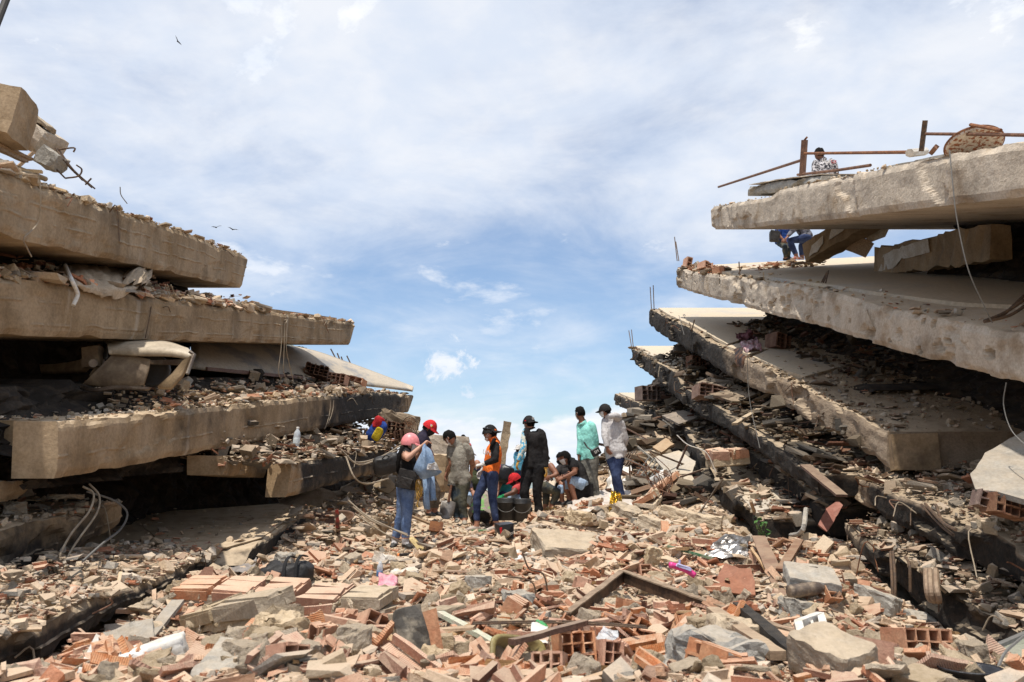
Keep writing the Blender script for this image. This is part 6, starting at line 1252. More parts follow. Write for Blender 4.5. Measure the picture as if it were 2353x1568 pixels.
crumple('plastic_bag', 'clear crumpled plastic bag at the bottom centre right', 'plastic bag', (gl(1362,1505,.05), gl(1430,1512,.05), gl(1420,1485,.09), gl(1385,1480,.1)), M_CLEAR, .016, 14, 11)
crumple('plastic_bag', 'clear plastic bag in the lower left corner', 'plastic bag', (gl(-20,1568,.05), gl(75,1562,.05), gl(50,1540,.10), gl(-10,1536,.10)), M_SHEET, .022, 14, 8)
crumple('plastic_sheet', 'white plastic scraps behind the mint shirt man', 'plastic sheet', (gl(1395,1145,.1), gl(1450,1135,.12), gl(1452,1110,.3), gl(1400,1108,.3)), M_WHITE, .05, 16, 4)
crumple('paper', 'crumpled white paper below the big flat slab', 'paper', (gl(1168,1296,.03), gl(1200,1298,.04), gl(1198,1284,.09), gl(1172,1282,.09)), M_WHITE, .02, 12, 9)
crumple('paper', 'second crumpled white paper right of the first below the slab', 'paper', (gl(1205,1290,.03), gl(1235,1296,.03), gl(1240,1282,.08), gl(1212,1278,.08)), M_WHITE, .02, 12, 9)
crumple('paper', 'white paper beside the green bottle', 'paper', (gl(1215,1503,.06), gl(1262,1508,.06), gl(1258,1482,.12), gl(1222,1480,.12)), M_WHITE, .012, 10, 9); crumple('cloth_scrap', 'grey rag on the right slabs of the lower left', 'cloth', (gl(520,1335,.05), gl(585,1322,.05), gl(590,1300,.12), gl(535,1305,.12)), cloth('grey_rag', (.3, .27, .25)), .025, 14, 8)
o = block('pillow', 'dusty white sack lying in the lower left foreground', 'sack', gl(345,1548,.08), (.36, .20, .15), (0, -18, 14), M_WHITE, .06, None, 41, 6); o.data.polygons.foreach_set('use_smooth', [True]*len(o.data.polygons))
tag(plate('paper_pad', [gl(178,1562,.05), gl(205,1568,.05), gl(248,1535,.16), gl(215,1520,.18)], .02, M_WHITE, None, .0, 2), 'white paper pad in the lower left foreground', 'paper', kind='thing')
o = tag(plate('booklet', [gl(280,1222,.06), gl(330,1228,.06), gl(350,1212,.08), gl(300,1205,.08)], .02, mat('purple_cover', (.20, .09, .17), .5, bump=.05), None, .0, 2), 'purple booklet lying on the lowest left slab', 'book', kind='thing')
# mesh pouch, toy, sole, hammer, box
crumple('mesh_pouch', 'pink mesh pouch right of the long brick strip', 'pouch', (gl(860,1385,.04), gl(905,1392,.05), gl(912,1362,.14), gl(872,1352,.14)), mat('pink_mesh', (.55, .19, .25), .6, (.62, .33, .36), 20, .2, 40), .025, 12, 6, thick=.03)
r_ = rooted('toy', 'bright pink plastic toy on the angle iron', 'toy', [gl(1568,1362,.2)]); p = gl(1565,1365,.22); M_TOY = mat('hot_pink', (.66, .06, .25), .4, bump=.02); M_TOYB = mat('lilac', (.42, .42, .62), .4, bump=.02)
mb = MB(); mb.tube(curve_pts([p+Vector((-.10, 0, .05)), p+Vector((-.02, .02, .03)), p+Vector((.06, 0, 0)), p+Vector((.14, .0, -.05))], 5), [.03]*16, 8); mb.build('toy_body', M_TOY, r_, True); mb = MB(); mb.box(p+Vector((.03, -.02, .03)), (.14, .05, .025), rotm(.2, .3, .1), .006); mb.build('toy_tray', M_TOYB, r_); mb = MB(); mb.tube([p+Vector((-.01, 0, .02)), p+Vector((.0, 0, .10))], .012, 6); mb.build('toy_peg', M_TOYB, r_)
p = gl(962,1268,.06); mb = MB(); rg = []
for t, w_ in ((0, .03), (.1, .045), (.35, .042), (.6, .05), (.85, .052), (1, .025)): c = p+Vector((.10, -.05, -.10))*(t-.5)*2; rg.append([c+Vector((math.cos(2*math.pi*k_/12)*w_, math.sin(2*math.pi*k_/12)*.014-.02*abs(t-.5), math.sin(2*math.pi*k_/12)*.02)) for k_ in range(12)])
mb.loft(rg); tag(mb.build('shoe_sole', mat('yellow_rubber', (.58, .44, .20), .7, (.5, .38, .18), 6, .4, 60), None, True), 'yellowed rubber shoe sole by the feet of the woman in the helmet', 'shoe sole', kind='thing')
r_ = rooted('hammer', 'black and orange tool handle near the yellowed sole', 'tool', [gl(935,1285,.04)]); pipe('grip', [gl(918,1286,.05), gl(946,1284,.05)], .018, M_BLKCAP, r_, 8); pipe('collar', [gl(946,1284,.05), gl(951,1284,.05)], .019, mat('orange_plastic', (.7, .2, .03), .5), r_, 8); pipe('collar', [gl(913,1286,.05), gl(918,1286,.05)], .019, MATS['orange_plastic'], r_, 8)
def text(parent, s_, c, right, up, size, m, name='lettering'):
    cu = bpy.data.curves.new(name, 'FONT'); cu.body = s_; cu.size = size; cu.align_x = 'CENTER'; cu.align_y = 'CENTER'; cu.extrude = .0015
    t_ = bpy.data.objects.new('tmp', cu); COL.objects.link(t_); dg = bpy.context.evaluated_depsgraph_get(); me = bpy.data.meshes.new_from_object(t_.evaluated_get(dg)); COL.objects.unlink(t_); bpy.data.objects.remove(t_)
    r2 = Vector(right).normalized(); u2 = Vector(up); u2 = (u2-r2*u2.dot(r2)).normalized(); M3 = Matrix((r2, u2, r2.cross(u2))).transposed(); me.transform(Matrix.Translation(Vector(c)) @ M3.to_4x4()); me.materials.clear()
    return link(name, me, m, parent)
p = gl(1160,1238,.10); r_ = rooted('cardboard_box', 'crushed black box with white lettering in front of the people', 'box', [p]); M3 = rotm(R(6), R(-8), R(16)); mb = MB(); mb.box(p, (.20, .16, .20), M3, .02); mb.build('box_body', mat('black_gloss_card', (.016, .016, .018), .3, bump=.08, bscale=9), r_)
f_ = p+M3 @ Vector((0, -.098, 0)); text(r_, 'noutey', f_+M3 @ Vector((.03, 0, -.055)), M3 @ Vector((-.9, 0, -.45)), M3 @ Vector((.45, 0, -.9)), .055, M_WHITE); mb = MB(); mb.box(p+M3 @ Vector((-.075, -.088, .02)), (.03, .01, .08), M3, .004); mb.build('red_mark', M_REDCAP, r_)
# bottles
def bottle(label, c, d, s=1.0, m=None, capm=None, labelm=None, grp=None):
    r_ = rooted('plastic_bottle', label, 'bottle', [c], grp); d = Vector(d).normalized(); M3 = frame(d, (0, .2, 1) if abs(d.z) < .9 else (0, 1, 0)); c = Vector(c)
    def lathe(nm, prof, mm):
        mb = MB(); mb.loft([[c+M3 @ Vector((r2*s*math.cos(2*math.pi*k_/14), y*s, r2*s*math.sin(2*math.pi*k_/14))) for k_ in range(14)] for r2, y in prof]); return mb.build(nm, mm, r_, True)
    lathe('bottle_body', ((.026, -.1), (.031, -.097), (.032, -.08), (.030, -.07), (.032, -.06), (.032, -.01), (.030, .0), (.032, .01), (.032, .035), (.026, .06), (.014, .08), (.012, .092)), m or M_CLEAR)
    if capm is not None: lathe('bottle_cap', ((.014, .09), (.0145, .092), (.0145, .104), (.013, .106)), capm)
    if labelm is not None: lathe('bottle_label', ((.0325, -.055), (.0328, -.05), (.0328, -.005), (.0325, 0)), labelm)
M_BCAP = mat('blue_cap', (.02, .035, .33), .4, bump=.02); M_BLAB = mat('bottle_label', (.35, .45, .56), .5, (.6, .66, .7), 20, .05); M_WATER = mat('clear_pet', (.70, .76, .82), .1, bump=.05, alpha=.55)
for i, (x, y, w_, dx, dy) in enumerate(((225,905,.62,.9,-.45), (240,910,.5,-1,-.2), (257,913,.40,1,.15), (240,896,.75,.8,.6), (392,905,.45,.3,-.9), (408,899,.45,-.2,-.9), (402,912,.36,.6,-.8), (575,880,.35,-1,-.1))):
    p = sp('L3', tpx('L3', x+40), w_, .05); q_ = ontop('L3', x, y, .035); bottle(('empty clear bottle in front of the crushed car, tipped left', 'blue-capped bottle in front of the crushed car', 'nearest clear bottle in front of the crushed car', 'rearmost clear bottle in front of the crushed car', 'left bottle of the three by the car corner, base outward', 'right bottle of the three by the car corner, base outward', 'lowest bottle of the three by the car corner', 'clear bottle on the rubble right of the crushed car')[i], q_, (dx, dy, .05), 1.15, M_WATER, M_BCAP if i in (0, 1, 7) else None, M_BLAB if i in (1, 2, 5) else None, 'plastic bottles on the third left slab')
bottle('large clear water bottle standing on the short sooty beam', at(682,1007,12.4), (.06, 0, 1), 1.62, M_WATER, M_WHITE, mat('white_label', (.6, .66, .68), .5)); bottle('green plastic bottle lying at the bottom centre', gl(1250,1482,.07), (-.25, .75, .35), 1.5, mat('green_pet', (.06, .34, .10), .15, bump=.1, alpha=.85), None, None); bottle('small clear bottle with blue label standing in the middle rubble', gl(872,1335,.10), (.1, -.2, 1), 1.0, M_WATER, None, mat('blue_label', (.12, .22, .42), .5)); bottle('charred plastic canister lying beside the flat grey slab', gl(1858,1382,.1), (1, .2, .1), 2.0, mat('smoked_plastic', (.33, .25, .17), .6, (.08, .06, .05), 6, .3), None, None)
# ------------------------------------------------------------------ crushed car
M_CARB = mat('dusty_car_paint', (.46, .39, .29), .5, (.36, .30, .22), 4, .08, 14, spec=.5); M_CARI = mat('car_inner_panel', (.22, .165, .105), .7, (.14, .10, .065), 5, .15, 16); M_CARD = mat('car_dark_trim', (.03, .026, .022), .7); M_CARS = mat('car_steel', (.2, .17, .14), .45, (.12, .09, .07), 5, .1, metal=.6)
r_ = rooted('crushed_car', 'crushed dusty beige car wedged between the second and third left slabs', 'car', [at(300,890,9.6)])
def shell(name, rows, m, th=.02, parent=None, n=6, smooth=True):
    """panel lofted through rows of points, with thickness"""
    G_ = [curve_pts(r2, n) for r2 in rows]; k_ = len(G_[0]); V = [p for r2 in G_ for p in r2]; nr_ = Vector((0, .3, 1)).normalized(); nv = len(V); V = V+[v+Vector((0, th, -th)) for v in V]; F = []
    for i in range(len(G_)-1):
        for j in range(k_-1): q_ = (i*k_+j, i*k_+j+1, (i+1)*k_+j+1, (i+1)*k_+j); F += [q_, tuple(nv+a for a in q_[::-1])]
    for i in range(len(G_)-1):
        for j in (0, k_-1): a, b = i*k_+j, (i+1)*k_+j; F.append((a, nv+a, nv+b, b))
    for j in range(k_-1):
        for i in (0, len(G_)-1): a, b = i*k_+j, i*k_+j+1; F.append((a, b, nv+b, nv+a))
    return pyd(name, V, F, m, parent, smooth)
A = lambda *P: [at(*p) for p in P]
shell('roof_panel', [A((235,782,10.4), (300,780,10.4), (380,784,10.2), (432,800,9.9)), A((246,788,9.8), (310,786,9.75), (390,792,9.6), (438,806,9.5)), A((248,800,9.55), (310,802,9.5), (390,806,9.42), (440,815,9.35)), A((250,812,9.55), (310,815,9.5), (390,816,9.42), (436,824,9.35))], M_CARB, .02, r_)
shell('door_panel', [A((258,815,9.6), (300,818,9.58), (345,826,9.55)), A((235,838,9.5), (290,842,9.48), (342,846,9.5)), A((205,868,9.45), (270,874,9.42), (330,882,9.45)), A((190,882,9.5), (260,888,9.46), (322,892,9.5))], M_CARI, .02, r_)
shell('window_pillar', [A((420,828,9.35), (438,818,9.3)), A((395,858,9.3), (420,860,9.25)), A((362,888,9.3), (392,890,9.25))], mat('car_pillar_yellow', (.30, .22, .13), .6, (.2, .14, .08), 5, .1), .03, r_)
shell('door_frame', [A((345,828,9.55), (432,826,9.38)), A((345,834,9.55), (425,836,9.38))], M_CARS, .02, r_); shell('sill', [A((184,884,9.35), (215,892,9.3), (270,886,9.3), (345,890,9.3)), A((184,890,9.35), (215,898,9.28), (270,892,9.28), (340,894,9.28))], M_CARS, .02, r_)
shell('crumpled_wing', [A((238,784,10), (248,800,9.6)), A((236,800,9.9), (246,820,9.55)), A((232,815,9.9), (240,826,9.55))], M_CARD, .02, r_)
pipe('roof_rail', A((436,808,9.3), (446,815,9.3), (430,860,9.2)), .022, M_CARS, r_, 8); mb = MB(); c = at(352,852,9.7); mb.loft([[c+Vector((rr_*math.cos(2*math.pi*k_/18), dy, rr_*math.sin(2*math.pi*k_/18))) for k_ in range(18)] for rr_, dy in ((.16, 0), (.2, -.03), (.2, .05), (.15, .06), (.12, .02))]); mb.build('tyre', M_CARD, r_, True)
shell('bumper', [A((90,838,10.2), (130,836,10), (180,828,9.8), (200,815,9.75)), A((92,850,10.15), (130,850,9.95), (182,846,9.75), (200,838,9.7))], M_CARI, .06, r_)
block('lamp_housing', '', '', at(214,822,9.7), (.22, .16, .26), (0, -8, 0), M_CARI, .03, r_, 3, 3); pipe('lamp_ring', [at(214,835,9.58), at(214,835,9.52)], .05, M_CARS, r_, 14); shell('inner_wing', [A((195,798,9.9), (230,792,9.8)), A((196,810,9.85), (236,806,9.75)), A((230,825,9.8), (238,850,9.6)), A((205,862,9.6), (222,872,9.5))], M_CARI, .02, r_)
# cloth and pipe on the second left slab
def drape(name, label, rows, m, amp=.02, n=7, sc=9, cat='cloth'):
    G_ = [curve_pts(r2, n) for r2 in rows]; cols = list(zip(*G_)); cols = [curve_pts(c_, 5) for c_ in cols]; k_ = len(cols[0]); V = [p+Vector((1, -.5, .6)).normalized()*amp*(nz((p.y*sc, p.x*sc, p.z*2.2), 1, 3)*1.6) for c_ in cols for p in c_]; nv = len(V)
    V += [v+Vector((-.012, .006, -.006)) for v in V]; F = []
    for i in range(len(cols)-1):
        for j in range(k_-1): q_ = (i*k_+j, i*k_+j+1, (i+1)*k_+j+1, (i+1)*k_+j); F += [q_, tuple(nv+a for a in q_[::-1])]
    return tag(pyd(name, V, F, m, None, True), label, cat, kind='thing')
K2 = lambda x, y, w_: ontop('L2', x, y) if w_ is None else (onx(x, y, -5.9+w_, .116))
M_TARP = cloth('beige_canvas', (.52, .42, .31), (.42, .33, .235), 4)
drape('canvas_sheet', 'beige canvas sheet draped over the edge of the second left slab', [[K2(130,612,-.9), K2(190,592,-1.1), K2(260,596,-1.0), K2(330,622,-.8)], [K2(140,632,-.25), K2(190,622,-.3), K2(260,628,-.3), K2(325,645,-.2)], [K2(160,652,.04), K2(205,655,.06), K2(262,660,.07), K2(318,662,.04)], [K2(185,664,.07), K2(225,676,.08), K2(270,688,.08), K2(300,672,.06)]], M_TARP, .05)
drape('canvas_bundle', 'crumpled end of canvas beside the beige sheet on the second left slab', [[K2(300,612,-.7), K2(330,606,-.7), K2(345,628,-.5)], [K2(288,630,-.2), K2(318,620,-.1), K2(345,640,-.1)], [K2(285,650,.05), K2(312,655,.06), K2(335,658,.03)]], M_TARP, .09, 7, 12)
tag(pipe('drain_pipe', curve_pts([K2(150,610,-.3), K2(163,640,.1), K2(176,668,.12), K2(178,680,.12), K2(168,702,.12)], 4), .022, M_WHITE, None, 8), 'white plastic drain pipe hanging over the second left slab', 'pipe', kind='thing')
for i, (q_, m, lb) in enumerate((([(560,795,18.4), (600,790,18.6), (640,800,18.8), (615,812,18.2)], cloth('grey_purple_rag', (.16, .13, .15)), 'grey clothing on the curled floor sheet'), ([(655,795,19.4), (700,800,20), (735,828,20.6), (690,820,19.8)], cloth('sage_cloth', (.27, .32, .29)), 'sage green cloth on the curled floor sheet'), ([(735,825,21), (765,828,21.4), (800,856,21.8), (765,846,21.2)], cloth('denim_yellow', (.08, .11, .2), (.5, .43, .2), 3), 'blue and yellow garment at the far end of the curled sheet'))):
    p4 = [at(x, y-4, Y) for x, y, Y in q_]; crumple('garment', lb, 'cloth', p4, m, .05, 14, 5)
stick('brown board under the cloth on the curled floor sheet', at(640,802,19), at(740,838,20.4), .04, .16, M_WOODD); stick('long dark board in front of the curled floor sheet', at(470,848,13), at(690,868,16.5), .06, .12, M_WOODD)
for i, (x, y, Y, sz, ce, ro, m, lb) in enumerate(((728,855,17.4,(.5,.5,.24),(5,3),(-6,12,12),M_CLAYD,'dark hollow brick block at the front of the curled sheet'), (770,872,18,(.55,.4,.24),(5,3),(-6,8,-4),M_CLAYR,'red hollow bricks below the dark block on the third left slab'), (815,878,19,(.5,.4,.22),(3,2),(-6,14,-12),M_CLAYR,'broken red brick cells right of the hollow bricks on the third left slab'), (1600,835,19,(.4,.4,.3),(4,3),(0,6,20),M_CLAYD,'burnt hollow bricks on the fourth right slab'), (1640,905,16,(.75,.5,.26),(6,3),(-6,8,10),M_CLAYD,'burnt slab of hollow bricks in the fourth right gap'), (1490,905,22,(.6,.5,.4),(4,3),(0,0,20),M_CLAYD,'burnt brick lump on the fifth right slab'), (1800,805,13.5,(.35,.4,.3),(3,3),(0,10,20),M_CLAYD,'broken red bricks in the gap under the second right slab'), (1620,612,17.5,(.22,.3,.16),(2,2),(0,10,30),M_CLAYR,'left hollow brick on the tip of the second right slab'), (1652,622,16.6,(.24,.3,.14),(2,2),(0,-6,60),M_CLAYR,'right hollow brick on the tip of the second right slab'), (1580,606,19,(.16,.3,.26),(1,2),(0,12,10),M_CLAYR,'upright brick at the very tip of the second right slab'))):
    hollow(lb, at(x, y, Y) if x != 1800 else ontop('R3', 1790, 806, .17), sz, ce, ro, m, .2, seed=i+300, web=.018)
for i, (rg, lb) in enumerate((([(1600,880,17), (1640,862,17.6), (1690,866,16.8), (1660,892,16)], 'upper burnt board in the fourth right gap'), ([(1625,905,15.8), (1690,880,16.4), (1740,905,15), (1690,925,14.8)], 'lower burnt board in the fourth right gap'), ([(1520,955,19), (1570,942,19.5), (1610,958,18.4), (1560,975,18)], 'dusty board in the fifth right gap'), ([(1590,1000,16.5), (1650,985,17), (1700,1005,15.6), (1640,1022,15.4)], 'broken floor plate above the fallen square of brick wall'))): tag(plate('board', [at(*q_) for q_ in rg], .05, M_CHUNKD, None, .03, 6), lb, 'board', kind='thing')
# clothes on the third right slab
for i, (q_, m, lb) in enumerate((([(1690,780), (1725,772), (1735,785), (1700,792)], cloth('mauve_cloth', (.22, .10, .115)), 'mauve cloth on the third right slab'), ([(1700,800), (1740,790), (1752,812), (1712,818)], cloth('pink_print_cloth', (.42, .22, .25), (.5, .4, .42), 12), 'pink printed cloth on the third right slab'))): crumple('garment', lb, 'cloth', [ontop('R3', x, y, .10) for x, y in q_], m, .06, 16, 6)
drape('garment', 'brown and dark garment hanging over the third right slab edge', [[onx(1690,800,4.25,-.04), onx(1708,796,4.3,-.04)], [onx(1688,822,4.12,-.04), onx(1710,822,4.12,-.04)], [onx(1692,840,4.1,-.04), onx(1708,846,4.1,-.04)]], cloth('brown_garment', (.16, .085, .05), (.03, .03, .035), 6), .03)
# bags, fan, tub near the people
r_ = rooted('backpack', 'red, blue and yellow backpack lying under the third left slab', 'backpack', [at(865,1000,16.5)]); c = at(866,990,16.5); M3 = rotm(R(10), R(32), R(6))
mb = MB(); mb.sell(c, (.16, .10, .25), M3, .6, lump=.03); mb.build('bag_body', cloth('royal_blue', (.03, .07, .28)), r_, True); mb = MB(); mb.sell(c+M3 @ Vector((-.07, -.01, .15)), (.10, .108, .13), M3, .6, lump=.03); mb.build('bag_top', cloth('bag_red', (.5, .03, .035)), r_, True); mb = MB(); mb.sell(c+M3 @ Vector((.06, -.08, -.04)), (.09, .05, .14), M3, .5, lump=.02); mb.build('bag_pocket', cloth('bag_yellow', (.56, .42, .03)), r_, True)
c = gl(892,1068,.0); c = at(890,1068,12.7); M3 = rotm(R(8), R(-14), R(10)); r_ = rooted('suitcase', 'black soft suitcase behind the woman in the pink helmet', 'suitcase', [c]); mb = MB(); mb.sell(c, (.22, .12, .16), M3, .5, lump=.04); mb.build('case_body', mat('black_leatherette', (.014, .013, .013), .5, (.03, .028, .026), 6, .2), r_, True); pipe('handle', curve_pts([c+M3 @ Vector((-.06, -.1, .12)), c+M3 @ Vector((0, -.13, .16)), c+M3 @ Vector((.06, -.1, .12))], 4), .01, M_CARD, r_, 6)
c = at(942,980,17.5); r_ = rooted('fan', 'rusty wire fan guard leaning at the end of the third left slab', 'fan', [c]); M3 = rotm(R(8), R(28), R(-28))
for k_, rr_ in enumerate((.21, .17, .13, .09, .05)): pipe('guard_ring', [c+M3 @ Vector((rr_*math.cos(2*math.pi*i/24), -.05*(1-rr_/.21), rr_*math.sin(2*math.pi*i/24))) for i in range(25)], .010 if k_ == 0 else .005, M_REBAR if k_ == 0 else M_RUST, r_, 5)
for k_ in range(12): a = 2*math.pi*k_/12; pipe('spoke', [c+Vector(M3 @ Vector((0, -.05, 0))), c+M3 @ Vector((.21*math.cos(a), 0, .21*math.sin(a)))], .004, M_RUST, r_, 4)
c = gl(2012,1308,.08); r_ = rooted('fan', 'dusty round fan grille lying by the lowest right slab', 'fan', [c])
for rr_ in (.16, .13, .10, .07, .04): pipe('guard_ring', [c+rotm(R(14), R(10), 0) @ Vector((rr_*math.cos(2*math.pi*i/24), rr_*math.sin(2*math.pi*i/24), .03*(1-rr_/.16))) for i in range(25)], .006, M_WIREG, r_, 5)
c = gl(765,1222,.14); r_ = rooted('metal_tub', 'rusty brown tub tipped over left of the woman in the helmet', 'tub', [c]); M3 = rotm(R(28), R(-8), R(10)); mb = MB(); prof = ((.20, -.10), (.26, .06), (.28, .085), (.262, .085), (.25, .06), (.19, -.085))
mb.loft([[c+M3 @ Vector((1.25*a*math.cos(2*math.pi*k_/20), .8*a*math.sin(2*math.pi*k_/20), z_)) for k_ in range(20)] for a, z_ in prof]); mb.build('tub_body', mat('rust_brown', (.105, .055, .035), .6, (.18, .10, .06), 6, .2), r_, True); crumple('strap', 'red and black strap hanging by the rusty tub', 'strap', (gl(772,1235,.0), gl(782,1235,.0), at(778,1172,10.6), at(770,1172,10.6)), mat('strap_red', (.30, .03, .03), .8, (.02, .02, .02), 4, .1), .02, 12, 6)
c = gl(655,1345,.12); r_ = rooted('backpack', 'black fabric backpack dropped behind the long brick strip', 'backpack', [c]); M3 = rotm(0, R(-6), R(-8)); mb = MB(); mb.sell(c-Vector((0, 0, .03)), (.28, .2, .11), M3, .7, 28, 18, lump=.05); mb.build('bag_body', mat('black_nylon', (.010, .0095, .0095), .6, (.022, .02, .02), 6, .2), r_, True)
for off in (.05, .17): shell('strap', [[c+M3 @ Vector((off+.03*k_, y_, z_)) for y_, z_ in ((.1, .13), (-.05, .15), (-.17, .08), (-.22, -.06))] for k_ in (0, 1)], MATS['black_nylon'], .012, r_)
c = gl(1182,1545,.06); r_ = rooted('tub', 'olive yellow plastic tub lying on its side at the bottom centre', 'tub', [c]); M3 = rotm(R(62), R(10), R(20)); mb = MB(); mb.loft([[c+M3 @ Vector((a*(abs(math.cos(2*math.pi*k_/24))**.5*math.copysign(1, math.cos(2*math.pi*k_/24))), .7*a*(abs(math.sin(2*math.pi*k_/24))**.5*math.copysign(1, math.sin(2*math.pi*k_/24))), z_)) for k_ in range(24)] for a, z_ in ((.13, -.08), (.16, .06), (.185, .065), (.18, .075), (.15, .07), (.12, -.065))]); mb.build('tub_body', mat('olive_plastic', (.27, .22, .085), .5, (.2, .16, .07), 5, .1), r_, True)
r_ = rooted('window_frame', 'white wooden window frame sticking out of the rubble at bottom right', 'window frame', [gl(1860,1540,.1)]); p0, p1, p2, p3 = gl(1838,1502,.18), gl(1890,1488,.22), gl(1915,1540,.05), gl(1868,1560,.0)
for a, b in ((p0, p1), (p1, p2), (p0, p3)): beam('frame_bar', '', a, b, .045, M_WHITE, parent=r_, wd=.05, jag=.002)
beam('glazing_bar', '', p0.lerp(p1, .55), p3.lerp(p2, .6), .015, M_WHITE, parent=r_, wd=.018, jag=.001)
r_ = rooted('glass_pane', 'greenish dusty framed glass pane in the bottom right corner', 'pane', [at(2320,1550,4.6)]); pl = [at(2262,1545,4.55), at(2262,1500,4.9), at(2400,1440,5.2), at(2420,1560,4.5), at(2300,1620,4.2)]; plate('glass', pl, .008, mat('dusty_green_glass', (.20, .22, .17), .25, (.30, .30, .24), 3, .05, spec=.6), r_, 0, 3)
for a, b in ((pl[0], pl[1]), (pl[1], pl[2])): beam('frame_bar', '', a+Vector((0, -.01, .01)), b+Vector((0, -.01, .01)), .02, M_WIREG, parent=r_, wd=.035, jag=.002)
cable('grey cable looping over the glass pane in the bottom right corner', [at(2190,1505,4.9), at(2250,1530,4.6), at(2285,1545,4.4), at(2310,1500,4.5), at(2353,1462,4.7)], .008, M_WIREG)
c = gl(2232,1572,.02); r_ = rooted('pot', 'black round pot in the bottom right corner', 'pot', [c]); mb = MB(); mb.loft([[c+Vector((a*math.cos(2*math.pi*k_/24), a*math.sin(2*math.pi*k_/24), z_)) for k_ in range(24)] for a, z_ in ((.10, -.08), (.145, .05), (.155, .055), (.15, .062), (.135, .05), (.09, -.06))]); mb.build('pot_body', mat('black_enamel', (.02, .02, .024), .3), r_, True)
r_ = rooted('plant', 'small green leafy plant at the foot of the burnt slabs', 'plant', [gl(1752,1250,0)]); c = gl(1752,1252,0); rr = random.Random(3); mb = MB()
for k_ in range(5): pipe('stem', curve_pts([c, c+Vector((rr.uniform(-.05, .05), 0, .1)), c+Vector((rr.uniform(-.1, .1), rr.uniform(-.05, .05), rr.uniform(.18, .3)))], 3), .004, mat('plant_stem', (.10, .16, .04), .7), r_, 4)
for k_ in range(26):
    p = c+Vector((rr.uniform(-.1, .1), rr.uniform(-.06, .06), rr.uniform(.04, .34))); M3 = rotm(rr.uniform(-.9, .9), rr.uniform(-.9, .9), rr.uniform(0, 6)); l_ = rr.uniform(.05, .09); mb = MB(); mb.add([p+M3 @ Vector(v)*l_ for v in ((0, -.6, 0), (.3, -.1, .05), (.22, .3, .03), (0, .7, -.05), (-.22, .3, .03), (-.3, -.1, .05), (0, 0, -.02))], [(0, 1, 6), (1, 2, 6), (2, 3, 6), (3, 4, 6), (4, 5, 6), (5, 0, 6)]); mb.build('leaf', mat('green_leaf', (.06, .17, .03), .5, (.04, .11, .02), 9, .1), r_, True)
# buckets, crate, shovel, hoe
def bucket(label, c, h=.36, ra=.14, rb=.16, m=None, tilt=(0, 0, 0), grp=None):
    r_ = rooted('bucket', label, 'bucket', [c], grp); c = Vector(c); M3 = rotm(*[R(a) for a in tilt]); mb = MB(); prof = ((ra*.96, 0), (ra, .004), (ra+(rb-ra)*.78, h*.76), (rb+.012, h*.78), (rb+.012, h*.80), (rb*.985, h*.82), (rb+.010, h*.88), (rb*.99, h*.90), (rb+.008, h*.97), (rb, h), (rb-.012, h), (ra*.9, .02))
    mb.loft([[c+M3 @ Vector((a*math.cos(2*math.pi*k_/24), a*math.sin(2*math.pi*k_/24), z_)) for k_ in range(24)] for a, z_ in prof]); mb.build('bucket_body', m or mat('black_bucket', (.018, .018, .019), .45, (.05, .047, .043), 5, .1), r_, True)
    pipe('bucket_handle', [c+M3 @ Vector(((rb+.014)*math.cos(a), -(rb+.014)*abs(math.sin(a))*1.0, h*.82-.16*math.sin(a))) for a in [math.pi*k_/12 for k_ in range(13)]], .004, M_WIREG, r_, 5)
bucket('left black bucket standing behind the orange shirt woman', at(1163,1196,13.3)+Vector((0, 0, 0)), .36, .135, .15, grp='black buckets'); bucket('right black bucket standing beside the camouflage sleeve man', at(1199,1198,13.3), .36, .135, .15, grp='black buckets')
bucket('white paint bucket lying below the cracked floor plates at right', at(1500,1112,14.6), .34, .12, .145, M_WHITE, (20, 68, -20)); block('crate', 'black crate the seated man in the white mask sits on', 'crate', at(1338,1138,14.75), (.36, .34, .40), (0, 0, 4), C_BLACK, .008, None, 61, 2)
r_ = rooted('shovel', 'steel shovel standing blade-down by the stooping man', 'shovel', [at(1030,1188,12.8)]); b0 = at(1026,1178,12.8); up_ = Vector((.15, .25, 1)).normalized(); sx = Vector((1, 0, -.1)).normalized(); rows_ = []
for t, w_ in ((-.10, .05), (-.04, .11), (.08, .12), (.17, .115), (.19, .05)): rows_.append([b0+up_*t+sx*(w_*u_)+Vector((0, .04*(abs(u_)**2), 0)) for u_ in (-1, -.5, 0, .5, 1)])
shell('blade', rows_, M_CARS if False else mat('worn_steel', (.26, .24, .22), .45, (.18, .16, .14), 6, .1, metal=.6), .006, r_, 3); pipe('shaft', [b0+up_*.17, b0+up_*.44], .022, M_WOODD, r_, 8); pipe('grip', [b0+up_*.44-sx*.06, b0+up_*.44+sx*.06], .016, M_CARD, r_, 8)
r_ = rooted('hoe', 'wooden-handled hoe lying right of the woman in the helmet', 'hoe', [gl(980,1215,.05)]); pipe('shaft', [at(944,1186,11.8), gl(1000,1224,.08)], .022, M_WOOD, r_, 8); block('blade', '', '', gl(1002,1228,.10), (.20, .03, .16), (-30, 8, 10), M_RUST, .02, r_, 71, 2)
for k_ in range(9): stick(('first', 'second', 'third', 'fourth', 'fifth', 'sixth', 'seventh', 'eighth', 'ninth')[k_]+' rod from the left of the burnt metal grate behind the mint shirt man', at(1386+k_*6.5,1082-k_*.6,16.2), at(1412+k_*6.5,1046-k_*1.2,17.2), .018, .018, M_REBAR, 'rod', 'grate_rod', .002)
r_ = rooted('bed_frame', 'burnt bent bar grate right of the hoodie', 'grate', [at(1500,1080,15.5)])
